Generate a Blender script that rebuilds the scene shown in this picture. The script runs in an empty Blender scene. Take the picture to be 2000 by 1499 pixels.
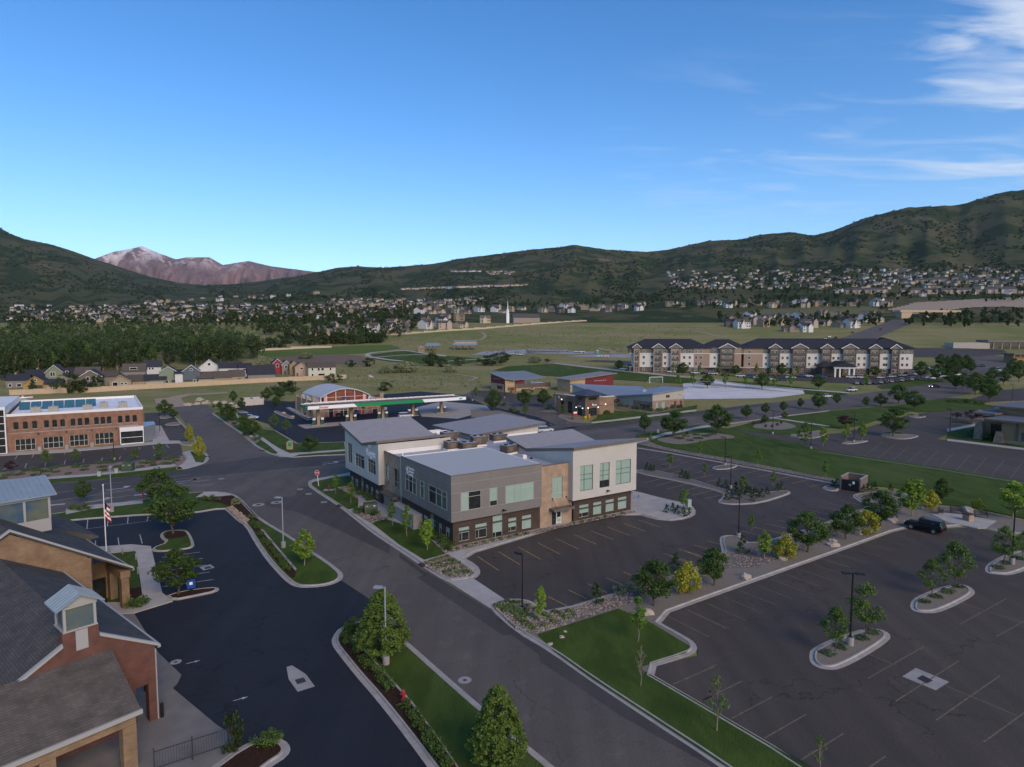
import bpy, bmesh, math, random
import numpy as np
from mathutils import Vector, Matrix, noise as mnoise
R = math.radians
random.seed(7); np.random.seed(7)
scene = bpy.context.scene
COL = scene.collection
# ---------------------------------------------------------------- camera
F, CX, CY, HZ, H = 1250., 1000., 749.5,650., 28.       # focal px, centre px, eye level px (of a 2000 px wide frame), camera height m
P = math.atan((CY - HZ) / F)
cam = bpy.data.cameras.new('camera'); camo = bpy.data.objects.new('camera', cam); COL.objects.link(camo)
camo.location = (0,0, H); camo.rotation_euler = (R(90) - P, 0,0)
cam.sensor_width = 36.; cam.lens = 36. * F / 2000.; cam.clip_start = .5; cam.clip_end = 60000.
scene.camera = camo
# ---------------------------------------------------------------- sky, sun, exposure
SUN_AZ, SUN_EL = 147., 31.           # azimuth clockwise from the viewing direction
w = bpy.data.worlds.new('World'); scene.world = w; w.use_nodes = True
nt = w.node_tree; N = nt.nodes; L = nt.links; N.clear()
wo = N.new('ShaderNodeOutputWorld'); bg = N.new('ShaderNodeBackground'); bg.inputs[1].default_value = .15
sky = N.new('ShaderNodeTexSky'); sky.sky_type = 'NISHITA'; sky.sun_disc = False
sky.sun_elevation = R(SUN_EL); sky.sun_rotation = R(SUN_AZ); sky.altitude = 1400; sky.air_density = 1.0; sky.dust_density = 1.2; sky.ozone_density = 2.5
hsv = N.new('ShaderNodeHueSaturation'); hsv.inputs['Saturation'].default_value = 1.28; hsv.inputs['Value'].default_value = 1.3; hsv.inputs['Hue'].default_value = .503
L.new(sky.outputs[0], hsv.inputs['Color'])
# thin cirrus, laid out on a plane high above (direction divided by its height)
tc = N.new('ShaderNodeTexCoord'); sep = N.new('ShaderNodeSeparateXYZ'); L.new(tc.outputs['Generated'], sep.inputs[0])
def math_node(op, a, b=None, clamp=False):
 n = N.new('ShaderNodeMath'); n.operation = op; n.use_clamp = clamp
 for i, q in enumerate((a, b)):
  if q is None: continue
  if isinstance(q, (int, float)): n.inputs[i].default_value = q
  else: L.new(q, n.inputs[i])
 return n.outputs[0]
zc = math_node('ADD', math_node('MAXIMUM', sep.outputs[2],0.0),.06)
px_ = math_node('DIVIDE', sep.outputs[0], zc); py_ = math_node('DIVIDE', sep.outputs[1], zc)
cmb = N.new('ShaderNodeCombineXYZ'); L.new(px_, cmb.inputs[0]); L.new(py_, cmb.inputs[1])
mp = N.new('ShaderNodeMapping'); mp.inputs['Rotation'].default_value = (0,0, R(-22)); mp.inputs['Scale'].default_value = (.42,1.25,1); L.new(cmb.outputs[0], mp.inputs[0])
n1 = N.new('ShaderNodeTexNoise'); n1.inputs['Scale'].default_value = 3.0; n1.inputs['Detail'].default_value = 8; n1.inputs['Roughness'].default_value = .55; n1.inputs['Distortion'].default_value = 1.1
L.new(mp.outputs[0], n1.inputs['Vector'])
n2 = N.new('ShaderNodeTexNoise'); n2.inputs['Scale'].default_value = .55; n2.inputs['Detail'].default_value = 2; L.new(cmb.outputs[0], n2.inputs['Vector'])
# a bank of cirrus stands to the right of the view
def blob(cx, cy, rx, ry):
 dx = math_node('DIVIDE', math_node('SUBTRACT', px_, cx), rx); dy = math_node('DIVIDE', math_node('SUBTRACT', py_, cy), ry)
 d2 = math_node('ADD', math_node('MULTIPLY', dx, dx), math_node('MULTIPLY', dy, dy))
 return math_node('SUBTRACT', 1.0, d2, True)
bank = math_node('MAXIMUM', blob(1.8,1.8,.72,.75), math_node('MULTIPLY', blob(2.6,3.05,1.1,.45),.5))
bank = math_node('MAXIMUM', bank, math_node('MULTIPLY', blob(1.6,2.9,1.5,1.6),.2))
bank = math_node('MAXIMUM', bank, math_node('MULTIPLY', blob(4.2,1.0,2.4,2.2),.8))
cl = math_node('ADD', math_node('MULTIPLY', bank, 1.5), math_node('MULTIPLY', math_node('SUBTRACT', n1.outputs[0],.5),4.2))
cl = math_node('MULTIPLY', math_node('SUBTRACT', cl, .22, True), math_node('MULTIPLY', bank, 2.2, True))
cl = math_node('MULTIPLY', cl, .72)
mix = N.new('ShaderNodeMix'); mix.data_type = 'RGBA'; L.new(cl, mix.inputs['Factor'])
hz_ = N.new('ShaderNodeMix'); hz_.data_type = 'RGBA'; L.new(math_node('MULTIPLY', math_node('POWER', math_node('SUBTRACT', 1.0, math_node('MAXIMUM', sep.outputs[2],0.0)),9.0),.7), hz_.inputs['Factor']); L.new(hsv.outputs[0], hz_.inputs['A']); hz_.inputs['B'].default_value = (3.3,5.0,5.8,1); L.new(hz_.outputs['Result'], mix.inputs['A'])
mix.inputs['B'].default_value = (5.0,5.5,6.3,1)
L.new(mix.outputs['Result'], bg.inputs[0]); L.new(bg.outputs[0], wo.inputs[0])
sun = bpy.data.lights.new('sun', 'SUN'); suno = bpy.data.objects.new('sun', sun); COL.objects.link(suno)
sun.energy = 2.35; sun.angle = R(35); sun.color = (1,.74,.5)
sd = Vector((math.sin(R(SUN_AZ)) * math.cos(R(SUN_EL)), math.cos(R(SUN_AZ)) * math.cos(R(SUN_EL)), math.sin(R(SUN_EL))))
suno.rotation_euler = sd.to_track_quat('Z', 'Y').to_euler()
vs_ = scene.view_settings; vs_.view_transform = 'Standard'; vs_.look = 'None'; vs_.exposure = 0.05; vs_.gamma = 1; vs_.use_curve_mapping = False
# ---------------------------------------------------------------- projection helpers (photo pixel -> place on the terrain)
def ray(u, v):
 a = (u - CX) / F; b = (CY - v) / F
 return a, math.cos(P) + b * math.sin(P),-math.sin(P) + b * math.cos(P)
def hgt(u, v, y):
 d = ray(u, v); return H + d[2] / d[1] * y
def T(y):
 return 0. if y < 190 else .04 * (y - 190) if y < 420 else 9.2 + .10 * (y - 420) if y < 720 else 39.2
def lerp_tab(t, x):
 if x <= t[0][0]: return t[0][1]
 for (a, b),(c, d) in zip(t, t[1:]):
  if x <= c: return b + (d - b) * (x - a) / (c - a)
 return t[-1][1]
SKYLINE = [(-900,330),(-300,340),(0,437),(30,455),(60,467),(110,477),(150,490),(195,507),(250,525),(300,541),(350,552),(400,557),(450,556),(500,551),(540,545),(580,540),(630,530),(660,523),(700,520),(750,523),(790,520),(850,515),(900,505),(980,495),(1040,487),(1090,483),(1120,478),(1160,484),(1180,487),(1260,492),(1300,488),(1380,470),(1440,468),(1480,458),(1540,453),(1580,460),(1620,450),(1680,425),(1760,405),(1860,400),(1940,375),(2000,368),(2300,330),(2900,360)]
TOWNTOP = [(-900,615),(0,613),(200,604),(400,590),(600,581),(800,585),(1000,592),(1200,588),(1300,572),(1400,556),(1600,545),(1800,536),(2000,527),(2900,500)]
RIDGE = [(-900,3000),(0,3200),(300,3900),(500,4300),(700,3600),(1120,3300),(1300,3500),(1540,3300),(1700,2900),(2000,2700),(2900,2500)]
D1 = 1500.
def Zfar(x, y):
 u = CX + F * 1.0028 * x / y
 z1 = hgt(u, lerp_tab(TOWNTOP, u), D1)
 if y <= D1:
  s = (y - 720) / (D1 - 720); return 39.2 + (z1 - 39.2) * s
 rd = lerp_tab(RIDGE, u); zr = hgt(u, lerp_tab(SKYLINE, u), rd)
 if y <= rd:
  s = (y - D1) / (rd - D1)
  base = z1 + (zr - z1) * (s ** 1.25)
  q = mnoise.noise(Vector((u * .0065 + s * .5, s * .3,3.))) + .4 * mnoise.noise(Vector((u * .016 - s * .8, s * .5,9.))) + .14 * mnoise.noise(Vector((u * .04, s * 1.2,1.)))
  sp = 1 - abs(q) * 2.2
  amp = min((zr - z1) * .1,30.) * math.sin(math.pi * min(1, s * 1.02)) ** .8
  return base + amp * (sp - .62)
 return zr - (y - rd) * .28
def Z(x, y):
 return T(y) if y <= 720 else Zfar(x, y)
def hit(u, v, dz=0.):
 d = ray(u, v); kx = d[0] / d[1]; kz = d[2] / d[1]
 y = 12.; f = lambda q: H + kz * q - Z(kx * q, q) - dz
 while y < 9000 and f(y) > 0: y *= 1.012
 a, b = y / 1.012, y
 for _ in range(26):
  m = (a + b) / 2
  if f(m) > 0: a = m
  else: b = m
 return Vector((kx * a, a, Z(kx * a, a)))
ZR = {'A': (280,860,2000/480), 'B': (260,1120,2000/560), 'C': (780,1080,2000/620), 'D': (1340,1080,2000/660), 'E': (1220,780,2000/780), 'F': (0,740,2000/420), 'G': (0,940,1126/420), 'H': (640,780,2000/650),
      'I': (520,660,2000/440), 'J': (920,640,2000/440), 'K': (1200,630,2000/620), 'L': (1600,580,5.), 'M': (300,760,2000/380), 'N': (0,690,2000/260), 'O': (250,690,2000/430), 'P': (1080,755,2000/130),
      'Q': (950,715,2000/130), 'S': (1590,920,2000/390), 'U': (1850,760,1606/150), 'W': (1220,780,5.), 'X': (1300,500,2000/700), 'Y': (400,600,2000/420), 'V': (600,440,2000/700), 'R': (590,900,1649/110)}
def zp(k, pts):
 a = ZR[k]; return [(a[0] + x / a[2], a[1] + y / a[2]) for x, y in pts]
def z1(k, x, y): return zp(k, [(x, y)])[0]
# ---------------------------------------------------------------- materials
def nodes_of(m):
 m.use_nodes = True; t = m.node_tree; return t, t.nodes, t.links
MATS = {}
def M(name, c, c2=None, rough=.85, scale=1., detail=4., metal=0., spec=.25, bump=0., bscale=None, coord='W', rand=0., lo=.35, hi=.65, c3=None, scale3=None, aniso=None):
 """principled material: colour c to c2 by noise, c3 in patches; W world, O object coordinates"""
 if name in MATS: return MATS[name]
 m = bpy.data.materials.new(name); t, n, l = nodes_of(m); b = n['Principled BSDF']
 b.inputs['Roughness'].default_value = rough; b.inputs['Metallic'].default_value = metal; b.inputs['Specular IOR Level'].default_value = spec
 c = (*c, 1); b.inputs['Base Color'].default_value = c
 m.diffuse_color = c
 src = None
 if coord == 'W': g = n.new('ShaderNodeNewGeometry'); src = g.outputs['Position']
 else: g = n.new('ShaderNodeTexCoord'); src = g.outputs['Object']
 if aniso:
  mp = n.new('ShaderNodeMapping'); mp.inputs['Rotation'].default_value = (0,0, aniso[0]); mp.inputs['Scale'].default_value = aniso[1]; l.new(src, mp.inputs[0]); src = mp.outputs[0]
 col = None
 if c2 is not None:
  tx = n.new('ShaderNodeTexNoise'); tx.inputs['Scale'].default_value = scale; tx.inputs['Detail'].default_value = detail; tx.inputs['Roughness'].default_value = .6; l.new(src, tx.inputs['Vector'])
  mr = n.new('ShaderNodeMapRange'); mr.inputs['From Min'].default_value = lo; mr.inputs['From Max'].default_value = hi; l.new(tx.outputs[0], mr.inputs['Value'])
  mx = n.new('ShaderNodeMix'); mx.data_type = 'RGBA'; mx.inputs['A'].default_value = c; mx.inputs['B'].default_value = (*c2,1); l.new(mr.outputs[0], mx.inputs['Factor']); col = mx.outputs['Result']
  if c3 is not None:
   t3 = n.new('ShaderNodeTexNoise'); t3.inputs['Scale'].default_value = scale3 or scale * .2; t3.inputs['Detail'].default_value = 5; l.new(src, t3.inputs['Vector'])
   m3 = n.new('ShaderNodeMapRange'); m3.inputs['From Min'].default_value = .52; m3.inputs['From Max'].default_value = .68; l.new(t3.outputs[0], m3.inputs['Value'])
   x3 = n.new('ShaderNodeMix'); x3.data_type = 'RGBA'; l.new(m3.outputs[0], x3.inputs['Factor']); l.new(col, x3.inputs['A']); x3.inputs['B'].default_value = (*c3,1); col = x3.outputs['Result']
 if rand:
  oi = n.new('ShaderNodeObjectInfo'); hs = n.new('ShaderNodeHueSaturation')
  mr2 = n.new('ShaderNodeMapRange'); mr2.inputs['To Min'].default_value = 1 - rand; mr2.inputs['To Max'].default_value = 1 + rand; l.new(oi.outputs['Random'], mr2.inputs['Value']); l.new(mr2.outputs[0], hs.inputs['Value'])
  mr3 = n.new('ShaderNodeMapRange'); mr3.inputs['To Min'].default_value = .5 - rand * .05; mr3.inputs['To Max'].default_value = .5 + rand * .05
  fr = n.new('ShaderNodeMath'); fr.operation = 'FRACT'; ml = n.new('ShaderNodeMath'); ml.operation = 'MULTIPLY'; ml.inputs[1].default_value = 7.31; l.new(oi.outputs['Random'], ml.inputs[0]); l.new(ml.outputs[0], fr.inputs[0]); l.new(fr.outputs[0], mr3.inputs['Value']); l.new(mr3.outputs[0], hs.inputs['Hue'])
  if col: l.new(col, hs.inputs['Color'])
  else: hs.inputs['Color'].default_value = c
  col = hs.outputs[0]
 if col: l.new(col, b.inputs['Base Color'])
 if bump:
  tb = n.new('ShaderNodeTexNoise'); tb.inputs['Scale'].default_value = bscale or scale * 4; tb.inputs['Detail'].default_value = 3; l.new(src, tb.inputs['Vector'])
  bp = n.new('ShaderNodeBump'); bp.inputs['Strength'].default_value = bump; bp.inputs['Distance'].default_value = .1; l.new(tb.outputs[0], bp.inputs['Height']); l.new(bp.outputs[0], b.inputs['Normal'])
 MATS[name] = m; return m
def brick_mat(name, c1, c2, mortar, bw=.22, bh=.075, rough=.9, ms=.012, bump=.3, offset=.5, skew=True):
 if name in MATS: return MATS[name]
 m = bpy.data.materials.new(name); t, n, l = nodes_of(m); b = n['Principled BSDF']; b.inputs['Roughness'].default_value = rough; b.inputs['Specular IOR Level'].default_value = .15
 g = n.new('ShaderNodeTexCoord'); s = n.new('ShaderNodeSeparateXYZ'); l.new(g.outputs['Object'], s.inputs[0])
 a = n.new('ShaderNodeMath'); a.operation = 'ADD'; l.new(s.outputs[0], a.inputs[0]); l.new(s.outputs[1], a.inputs[1])
 cb = n.new('ShaderNodeCombineXYZ'); l.new(a.outputs[0], cb.inputs[0]); l.new(s.outputs[2], cb.inputs[1])
 br = n.new('ShaderNodeTexBrick'); l.new(cb.outputs[0], br.inputs['Vector']); br.inputs['Scale'].default_value = 1; br.inputs['Brick Width'].default_value = bw; br.inputs['Row Height'].default_value = bh; br.inputs['Mortar Size'].default_value = ms; br.inputs['Mortar Smooth'].default_value = .2
 br.offset = offset
 br.inputs['Color1'].default_value = (*c1,1); br.inputs['Color2'].default_value = (*c2,1); br.inputs['Mortar'].default_value = (*mortar, 1); br.inputs['Bias'].default_value = -.1
 tx = n.new('ShaderNodeTexNoise'); tx.inputs['Scale'].default_value = .9; tx.inputs['Detail'].default_value = 6; l.new(g.outputs['Object'], tx.inputs['Vector'])
 mr = n.new('ShaderNodeMapRange'); mr.inputs['From Min'].default_value = .3; mr.inputs['From Max'].default_value = .7; mr.inputs['To Min'].default_value = .78; mr.inputs['To Max'].default_value = 1.2; l.new(tx.outputs[0], mr.inputs['Value'])
 mx = n.new('ShaderNodeMix'); mx.data_type = 'RGBA'; mx.blend_type = 'MULTIPLY'; mx.inputs['Factor'].default_value = 1; l.new(br.outputs['Color'], mx.inputs['A']); l.new(mr.outputs[0], mx.inputs['B']); l.new(mx.outputs['Result'], b.inputs['Base Color'])
 bp = n.new('ShaderNodeBump'); bp.inputs['Strength'].default_value = bump; bp.inputs['Distance'].default_value = .02; bp.invert = True; l.new(br.outputs['Fac'], bp.inputs['Height']); l.new(bp.outputs[0], b.inputs['Normal'])
 MATS[name] = m; return m
def asphalt(name, c, c2, patch, scale=.35):
 """worn asphalt: large blotches, grain, hairline cracks"""
 m = bpy.data.materials.new(name); t, n, l = nodes_of(m); b = n['Principled BSDF']; b.inputs['Roughness'].default_value = .85; b.inputs['Specular IOR Level'].default_value = .3
 g = n.new('ShaderNodeNewGeometry'); pos = g.outputs['Position']
 def nz(s, d, r=.6):
  q = n.new('ShaderNodeTexNoise'); q.inputs['Scale'].default_value = s; q.inputs['Detail'].default_value = d; q.inputs['Roughness'].default_value = r; l.new(pos, q.inputs['Vector']); return q.outputs[0]
 def rng(v, a, bb, c0=0., c1=1.):
  q = n.new('ShaderNodeMapRange'); q.inputs['From Min'].default_value = a; q.inputs['From Max'].default_value = bb; q.inputs['To Min'].default_value = c0; q.inputs['To Max'].default_value = c1; l.new(v, q.inputs['Value']); return q.outputs[0]
 def mixc(f, a, bb, bt='MIX'):
  q = n.new('ShaderNodeMix'); q.data_type = 'RGBA'; q.blend_type = bt
  for k, v in (('Factor', f),('A', a),('B', bb)):
   if isinstance(v, tuple): q.inputs[k].default_value = (*v, 1)
   elif isinstance(v, float): q.inputs[k].default_value = v
   else: l.new(v, q.inputs[k])
  return q.outputs['Result']
 col = mixc(rng(nz(.06,5),.35,.65), c, c2)
 col = mixc(rng(nz(scale, 6,.7),.55,.75), col, patch)
 mp = n.new('ShaderNodeMapping'); mp.inputs['Rotation'].default_value = (0,0, R(-33)); mp.inputs['Scale'].default_value = (.55,.03,1); l.new(pos, mp.inputs[0]); tn = n.new('ShaderNodeTexNoise'); tn.inputs['Scale'].default_value = 1; tn.inputs['Detail'].default_value = 4; l.new(mp.outputs[0], tn.inputs['Vector'])
 col = mixc(1.0, col, rng(tn.outputs[0],.3,.7,.86,1.14), 'MULTIPLY'); col = mixc(1.0, col, rng(nz(.9,5,.75),.62,.8,1., .72), 'MULTIPLY')
 col = mixc(1.0, col, rng(nz(9,2),.25,.75,.7,1.3), 'MULTIPLY')
 vo = n.new('ShaderNodeTexVoronoi'); vo.feature = 'DISTANCE_TO_EDGE'; vo.inputs['Scale'].default_value = .11
 wv = n.new('ShaderNodeVectorMath'); wv.operation = 'ADD'; nn = n.new('ShaderNodeTexNoise'); nn.inputs['Scale'].default_value = .5; nn.inputs['Detail'].default_value = 4; l.new(pos, nn.inputs['Vector'])
 sc = n.new('ShaderNodeVectorMath'); sc.operation = 'SCALE'; sc.inputs['Scale'].default_value = 3.5; l.new(nn.outputs['Color'], sc.inputs[0]); l.new(pos, wv.inputs[0]); l.new(sc.outputs[0], wv.inputs[1]); l.new(wv.outputs[0], vo.inputs['Vector'])
 cr = rng(vo.outputs['Distance'],.0,.009,1., 0.)
 crm = n.new('ShaderNodeMath'); crm.operation = 'MULTIPLY'; l.new(cr, crm.inputs[0]); l.new(rng(nz(.05,2),.4,.55,0., .85), crm.inputs[1])
 col = mixc(crm.outputs[0], col, tuple(q * .35 for q in c))
 l.new(col, b.inputs['Base Color'])
 bp = n.new('ShaderNodeBump'); bp.inputs['Strength'].default_value = .25; bp.inputs['Distance'].default_value = .02; l.new(nz(25,2), bp.inputs['Height']); l.new(bp.outputs[0], b.inputs['Normal'])
 MATS[name] = m; return m
def foliage(name, c, c2, rand=.12, trans=.25):
 m = bpy.data.materials.new(name); t, n, l = nodes_of(m); b = n['Principled BSDF']; b.inputs['Roughness'].default_value = .55; b.inputs['Specular IOR Level'].default_value = .2
 g = n.new('ShaderNodeTexCoord'); tx = n.new('ShaderNodeTexNoise'); tx.inputs['Scale'].default_value = 1.6; tx.inputs['Detail'].default_value = 3; l.new(g.outputs['Object'], tx.inputs['Vector'])
 mr = n.new('ShaderNodeMapRange'); mr.inputs['From Min'].default_value = .35; mr.inputs['From Max'].default_value = .65; l.new(tx.outputs[0], mr.inputs['Value'])
 mx = n.new('ShaderNodeMix'); mx.data_type = 'RGBA'; mx.inputs['A'].default_value = (*c, 1); mx.inputs['B'].default_value = (*c2,1); l.new(mr.outputs[0], mx.inputs['Factor'])
 oi = n.new('ShaderNodeObjectInfo'); hs = n.new('ShaderNodeHueSaturation'); m2 = n.new('ShaderNodeMapRange'); m2.inputs['To Min'].default_value = 1 - rand; m2.inputs['To Max'].default_value = 1 + rand; l.new(oi.outputs['Random'], m2.inputs['Value']); l.new(m2.outputs[0], hs.inputs['Value']); l.new(mx.outputs['Result'], hs.inputs['Color'])
 l.new(hs.outputs[0], b.inputs['Base Color'])
 tr = n.new('ShaderNodeBsdfTranslucent'); l.new(hs.outputs[0], tr.inputs['Color']); ms = n.new('ShaderNodeMixShader'); ms.inputs[0].default_value = trans; l.new(b.outputs[0], ms.inputs[1]); l.new(tr.outputs[0], ms.inputs[2]); l.new(ms.outputs[0], n['Material Output'].inputs['Surface'])
 MATS[name] = m; return m
# ---------------------------------------------------------------- mesh builder
class MB:
 def __init__(s): s.v = []; s.f = []; s.m = []
 def add(s, vs, fs, mi=0):
  o = len(s.v); s.v += [tuple(p) for p in vs]
  for f in fs: s.f.append(tuple(o + i for i in f)); s.m.append(mi)
  return s
 def box(s, x0, x1, y0, y1, z0, z1, mi=0):
  return s.add([(x0, y0, z0),(x1, y0, z0),(x1, y1, z0),(x0, y1, z0),(x0, y0, z1),(x1, y0, z1),(x1, y1, z1),(x0, y1, z1)],[(3,2,1,0),(4,5,6,7),(0,1,5,4),(1,2,6,5),(2,3,7,6),(3,0,4,7)], mi)
 def hexa(s, b, t, mi=0):
  return s.add(list(b) + list(t),[(3,2,1,0),(4,5,6,7),(0,1,5,4),(1,2,6,5),(2,3,7,6),(3,0,4,7)], mi)
 def quad(s, *p, mi=0): return s.add(p, [tuple(range(len(p)))], mi)
 def prism(s, poly, z0, z1, mi=0, mt=None):
  n = len(poly); A = sum(poly[i][0] * poly[(i + 1) % n][1] - poly[(i + 1) % n][0] * poly[i][1] for i in range(n))
  if A < 0: poly = poly[::-1]
  zb = [z0] * n if not hasattr(z0, '__len__') else z0; zt = [z1] * n if not hasattr(z1, '__len__') else z1
  vs = [(p[0], p[1], zb[i]) for i, p in enumerate(poly)] + [(p[0], p[1], zt[i]) for i, p in enumerate(poly)]
  s.add(vs, [tuple(range(n))[::-1]] + [(i, (i + 1) % n, (i + 1) % n + n, i + n) for i in range(n)], mi)
  return s.add(vs[n:],[tuple(range(n))], mi if mt is None else mt)
 def cyl(s, p0, p1, r0, r1=None, n=8, mi=0, caps=True):
  r1 = r0 if r1 is None else r1; p0 = Vector(p0); p1 = Vector(p1); d = (p1 - p0)
  q = d.to_track_quat('Z', 'Y'); vs = []
  for p, r in ((p0, r0),(p1, r1)):
   for i in range(n):
    a = 2 * math.pi * i / n; vs.append(p + q @ Vector((math.cos(a) * r, math.sin(a) * r, 0)))
  fs = [(i, (i + 1) % n, (i + 1) % n + n, i + n) for i in range(n)]
  if caps: fs += [tuple(range(n))[::-1], tuple(range(n, 2 * n))]
  return s.add(vs, fs, mi)
 def lathe(s, c, prof, n=10, mi=0):
  vs = []; fs = []
  for r, z in prof:
   for i in range(n): a = 2 * math.pi * i / n; vs.append((c[0] + r * math.cos(a), c[1] + r * math.sin(a), c[2] + z))
  for k in range(len(prof) - 1):
   for i in range(n): j = (i + 1) % n; fs.append((k * n + i, k * n + j, (k + 1) * n + j, (k + 1) * n + i))
  fs.append(tuple(range(n))[::-1]); fs.append(tuple(range((len(prof) - 1) * n, len(prof) * n)))
  return s.add(vs, fs, mi)
 def extrude_x(s, prof, x0, x1, mi=0):           # profile in (y, z), CCW seen from +x
  n = len(prof); vs = [(x0, y, z) for y, z in prof] + [(x1, y, z) for y, z in prof]
  return s.add(vs, [tuple(range(n))[::-1], tuple(range(n, 2 * n))] + [(i, (i + 1) % n, (i + 1) % n + n, i + n) for i in range(n)], mi)
 def mesh(s, name, mats, smooth=False):
  me = bpy.data.meshes.new(name); me.from_pydata(s.v, [], s.f)
  for q in (mats if isinstance(mats, (list, tuple)) else [mats]): me.materials.append(q)
  if any(s.m): me.polygons.foreach_set('material_index', s.m)
  if smooth: me.polygons.foreach_set('use_smooth', [True] * len(s.f))
  me.update(); return me
 def build(s, name, mats, parent=None, loc=None, rz=0., smooth=False, fix=False):
  me = s.mesh(name, mats, smooth)
  if fix:
   bm = bmesh.new(); bm.from_mesh(me); bmesh.ops.recalc_face_normals(bm, faces=bm.faces); bm.to_mesh(me); bm.free()
  return link(name, me, parent, loc, rz)
def link(name, data, parent=None, loc=None, rz=0.):
 o = bpy.data.objects.new(name, data); COL.objects.link(o)
 if parent is not None: o.parent = parent
 if loc is not None: o.location = loc
 if rz: o.rotation_euler = (0,0, rz)
 return o
def empty(name, loc, rz=0., s=1.):
 o = link(name, None, None, loc, rz); o.empty_display_size = .2; o.scale = (s, s, s); return o
def tag(o, label=None, cat=None, group=None, kind=None):
 for k, v in (('label', label),('category', cat),('group', group),('kind', kind)):
  if v: o[k] = v
 return o
def part(name, mb, mats, parent, **k): return mb.build(name, mats, parent, **k)
def copy_tree(o, parent=None):
 c = o.copy(); COL.objects.link(c)
 if parent is not None: c.parent = parent
 for ch in list(o.children): copy_tree(ch, c)
 return c

# ================================================================ materials of the ground
m_road = asphalt('road_asphalt', (.115,.097,.079),(.088,.076,.063),(.138,.117,.096))
m_lotdark = asphalt('new_asphalt', (.015,.0165,.022),(.02,.022,.028),(.012,.0135,.018))
m_lot = asphalt('lot_asphalt', (.056,.046,.039),(.069,.057,.048),(.048,.04,.034))
m_lotold = asphalt('old_lot_asphalt', (.076,.06,.047),(.062,.05,.04),(.088,.07,.055))
m_patch = asphalt('patch_asphalt', (.058,.05,.045),(.069,.06,.053),(.051,.045,.041))
m_conc = M('concrete', (.34,.32,.29),(.27,.255,.235), scale=.7, detail=6, rough=.9, bump=.1, bscale=8)
m_walk = M('walk_concrete', (.42,.39,.35),(.34,.32,.29), scale=.5, detail=6, rough=.9)
m_kerb = M('kerb_concrete', (.38,.35,.31),(.29,.27,.24), scale=1.2, detail=6, rough=.9)
m_lawn = M('lawn', (.042,.07,.012),(.06,.095,.017), scale=.5, detail=8, rough=.95, bump=.8, bscale=9, aniso=(R(57),(1,.35,1)), lo=.42, hi=.58, c3=(.075,.1,.026), scale3=.09, spec=.1)
m_mulch = M('bark_mulch', (.035,.019,.013),(.055,.031,.021), scale=6, detail=4, rough=1, bump=.6, bscale=14, spec=.05)
m_gravel = M('tan_gravel', (.23,.195,.155),(.17,.145,.115), scale=7, detail=5, rough=.95, bump=.5, bscale=14)
m_rockbed = M('rock_mulch', (.2,.175,.15),(.1,.085,.072), scale=3.2, detail=5, rough=.95, bump=1., bscale=4)
m_white = M('white_paint', (.46,.46,.45),(.25,.25,.25), scale=2.5, detail=6, rough=.8)
m_yellow = M('yellow_paint', (.42,.27,.07),(.2,.15,.07), scale=2.5, detail=6, rough=.8)
m_fadedyellow = M('faded_yellow_paint', (.2,.155,.085),(.105,.09,.07), scale=2., detail=6, rough=.8)
m_iron = M('dark_iron', (.03,.03,.033),(.05,.045,.04), scale=5, rough=.7)
m_dirt = M('bare_dirt', (.17,.125,.085),(.13,.1,.07), scale=.4, detail=6, rough=1)
m_dirtroad = M('dirt_track', (.34,.27,.19),(.28,.22,.155), scale=.5, detail=6, rough=1)
# ================================================================ terrain
def meadow_mat():
 m = bpy.data.materials.new('meadow'); t, n, l = nodes_of(m); b = n['Principled BSDF']; b.inputs['Roughness'].default_value = 1; b.inputs['Specular IOR Level'].default_value = .05
 g = n.new('ShaderNodeNewGeometry'); pos = g.outputs['Position']
 def nz(s, d, v=pos):
  q = n.new('ShaderNodeTexNoise'); q.inputs['Scale'].default_value = s; q.inputs['Detail'].default_value = d; q.inputs['Roughness'].default_value = .62; l.new(v, q.inputs['Vector']); return q.outputs[0]
 def mixc(f, a, bb):
  q = n.new('ShaderNodeMix'); q.data_type = 'RGBA'
  for k, v in (('Factor', f),('A', a),('B', bb)):
   if isinstance(v, tuple): q.inputs[k].default_value = (*v, 1)
   else: l.new(v, q.inputs[k])
  return q.outputs['Result']
 def rng(v, a, bb):
  q = n.new('ShaderNodeMapRange'); q.inputs['From Min'].default_value = a; q.inputs['From Max'].default_value = bb; l.new(v, q.inputs['Value']); return q.outputs[0]
 mp = n.new('ShaderNodeMapping'); mp.inputs['Scale'].default_value = (.5,1.4,1); l.new(pos, mp.inputs[0])
 c = mixc(rng(nz(.03,7, mp.outputs[0]),.36,.64),(.19,.19,.06),(.27,.235,.115))
 c = mixc(rng(nz(.011,4),.5,.68), c, (.14,.175,.048))
 c = mixc(rng(nz(.16,6, mp.outputs[0]),.52,.72), c, (.26,.21,.12))
 c = mixc(rng(nz(.5,5),.55,.75), c, (.08,.095,.032))
 l.new(c, b.inputs['Base Color'])
 bp = n.new('ShaderNodeBump'); bp.inputs['Strength'].default_value = .7; bp.inputs['Distance'].default_value = .5; l.new(nz(.8,4), bp.inputs['Height']); l.new(bp.outputs[0], b.inputs['Normal'])
 return m
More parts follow.
